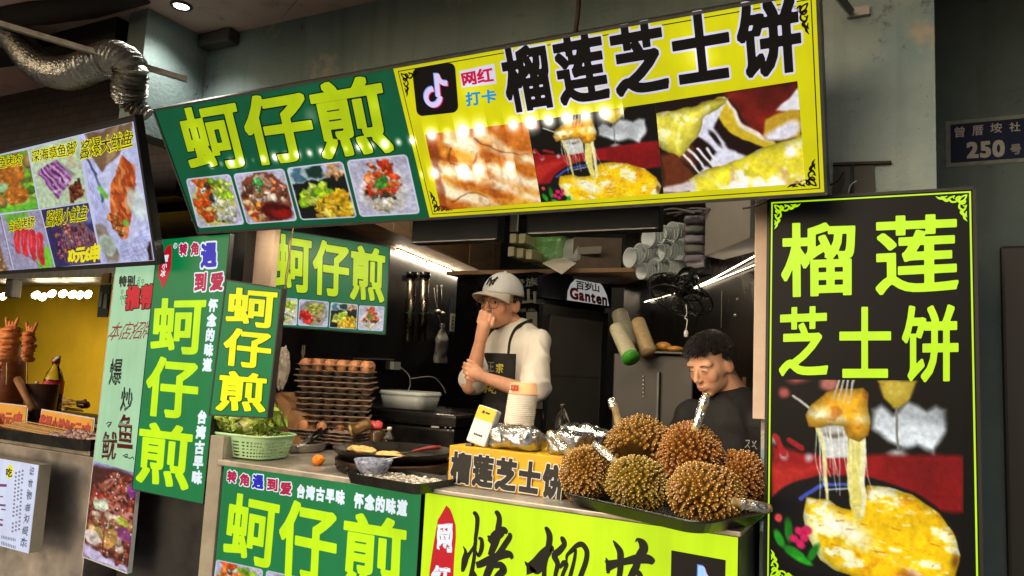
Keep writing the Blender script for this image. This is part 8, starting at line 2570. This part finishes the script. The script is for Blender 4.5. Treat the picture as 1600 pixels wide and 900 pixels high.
# ------------------------------------------------------------------ right side: number plate, bracket, hole, dark door
NP = Panel((0, 2.40, 0), (1, 0, 0), (0, 0, 1))
q = NP.Q([(1484.8, 196), (1607, 184.5), (1607, 252), (1485.5, 255)])
q = [np.array((q[0][0], q[0][1])), np.array((q[0][0] + .225, q[0][1])), np.array((q[0][0] + .225, q[3][1])), np.array((q[0][0], q[3][1]))]
t = thing('number_plate', 'dark blue house number plate reading 250 on the dim recessed wall', 'plate', NP.W(q[3]))
slab(MB(), NP, [tuple(a) for a in q], .001, .006).build('plate', mat('plate_blue', (10, 24, 58), .6, spec=.2), t)
bd_ = [np.array(a) for a in q]
plast = MB()
for i in range(4):
    a, b = bd_[i], bd_[(i + 1) % 4]; e = (b - a) / np.linalg.norm(b - a); nn = np.array((e[1], -e[0]))
    c_ = sum(bd_) / 4
    if nn @ (c_ - a) > 0: nn = -nn
    flat(plast, NP, [tuple(a - e * .012), tuple(b + e * .012), tuple(b + nn * .012 + e * .012), tuple(a + nn * .012 - e * .012)], .0025 + .0003 * i)
plast.build('mortar_edge', mat('mortar', (120, 124, 122), .9, noise=.3, nscale=30), t)
c5 = lambda z: sub_(z, 2.811, 2.811, 1240, 0)
PW = mat('plate_white', (150, 150, 148), .5, noise=.15, nscale=40)
for ch, z in (('曾', [(706, 562), (750, 558), (750, 605), (708, 608)]), ('厝', [(783, 557), (832, 552), (832, 596), (784, 600)]), ('垵', [(862, 545), (914, 542), (914, 586), (862, 588)]), ('社', [(946, 542), (994, 538), (994, 580), (946, 582)])):
    letters(t, NP, [(ch, c5(z))], PW, h=.0075, bold=.015, n=48)
letters(t, NP, [('250', c5([(757, 628), (926, 616), (926, 692), (760, 700)]))], PW, 'number', h=.0075, bold=.045, n=56, gap=.06)
letters(t, NP, [('号', c5([(950, 638), (998, 634), (998, 680), (950, 684)]))], mat('plate_grey', (110, 112, 114), .6), h=.0075, bold=.05, n=48)
HP = Panel((0, 1.928, 0), (1, 0, 0), (0, 0, 1))
hq = HP.Q([(1303, 259), (1366, 256), (1368, 306), (1300, 312)])
t = thing('wall_opening', 'small dark vent opening in the pillar over the black upright sign', 'vent', HP.W(hq[3]))
slab(MB(), HP, [tuple(a) for a in hq], .0, .004).build('recess', M_black, t)
slab(MB(), HP, [tuple(a) for a in HP.Q([(1302, 256), (1393, 253), (1393, 257), (1302, 260)])], .0, .012).build('ledge', M_rod, t)
MB().tube([HP.W(HP.L(1332, 259), .008), HP.W(HP.L(1331, 308), .008)], .004, 6).build('bar', mat('vent_grey', (50, 54, 56), .6), t)
MB().tube(smooth_pts([HP.W(HP.L(1326, 306), .02), HP.W(HP.L(1330, 294), .03), HP.W(HP.L(1339, 288), .035)], 5), .0015, 5).build('wire_end', M_white, t)
a = P(1296, -8, y=1.60); b = P(1328, 17, y=1.9)
t = thing('sign_bracket', 'grey metal arm with a small plate fixed to the pillar top', 'bracket', b)
MB().tube([a + Vector((-.05, -.1, .07)), b], .011, 4, smooth=False).build('arm', M_grey, t)
MB().box((b.x + .018, 1.922, b.z + .004), (.05, .012, .022)).build('plate', mat('zinc', (150, 150, 148), .45, .8), t)
single(MB().tube(smooth_pts([P(1160, 326, y=1.9), P(1180, 322, y=1.9), P(1240, 302, y=1.87), P(1300, 288, y=1.86), P(1318, 270, y=1.9)], 6), .0025, 5), 'thin_wire', M_wire, 'thin dark wire running over the top of the black upright sign', 'wire')
dq = P(1562, 386, y=2.39); dr_ = P(1562, 880, y=2.39)
t = thing('dark_door', 'black door panel at the right edge of the recessed wall', 'door', (dq.x + .3, 2.39, 0))
MB().box((dq.x + .32, 2.385, dq.z / 2), (.64, .03, dq.z), bev=.008).build('leaf', M_black, t)
MB().box((dq.x + .5, 2.365, 1.05), (.02, .02, .12), bev=.004).build('handle', M_grey, t)
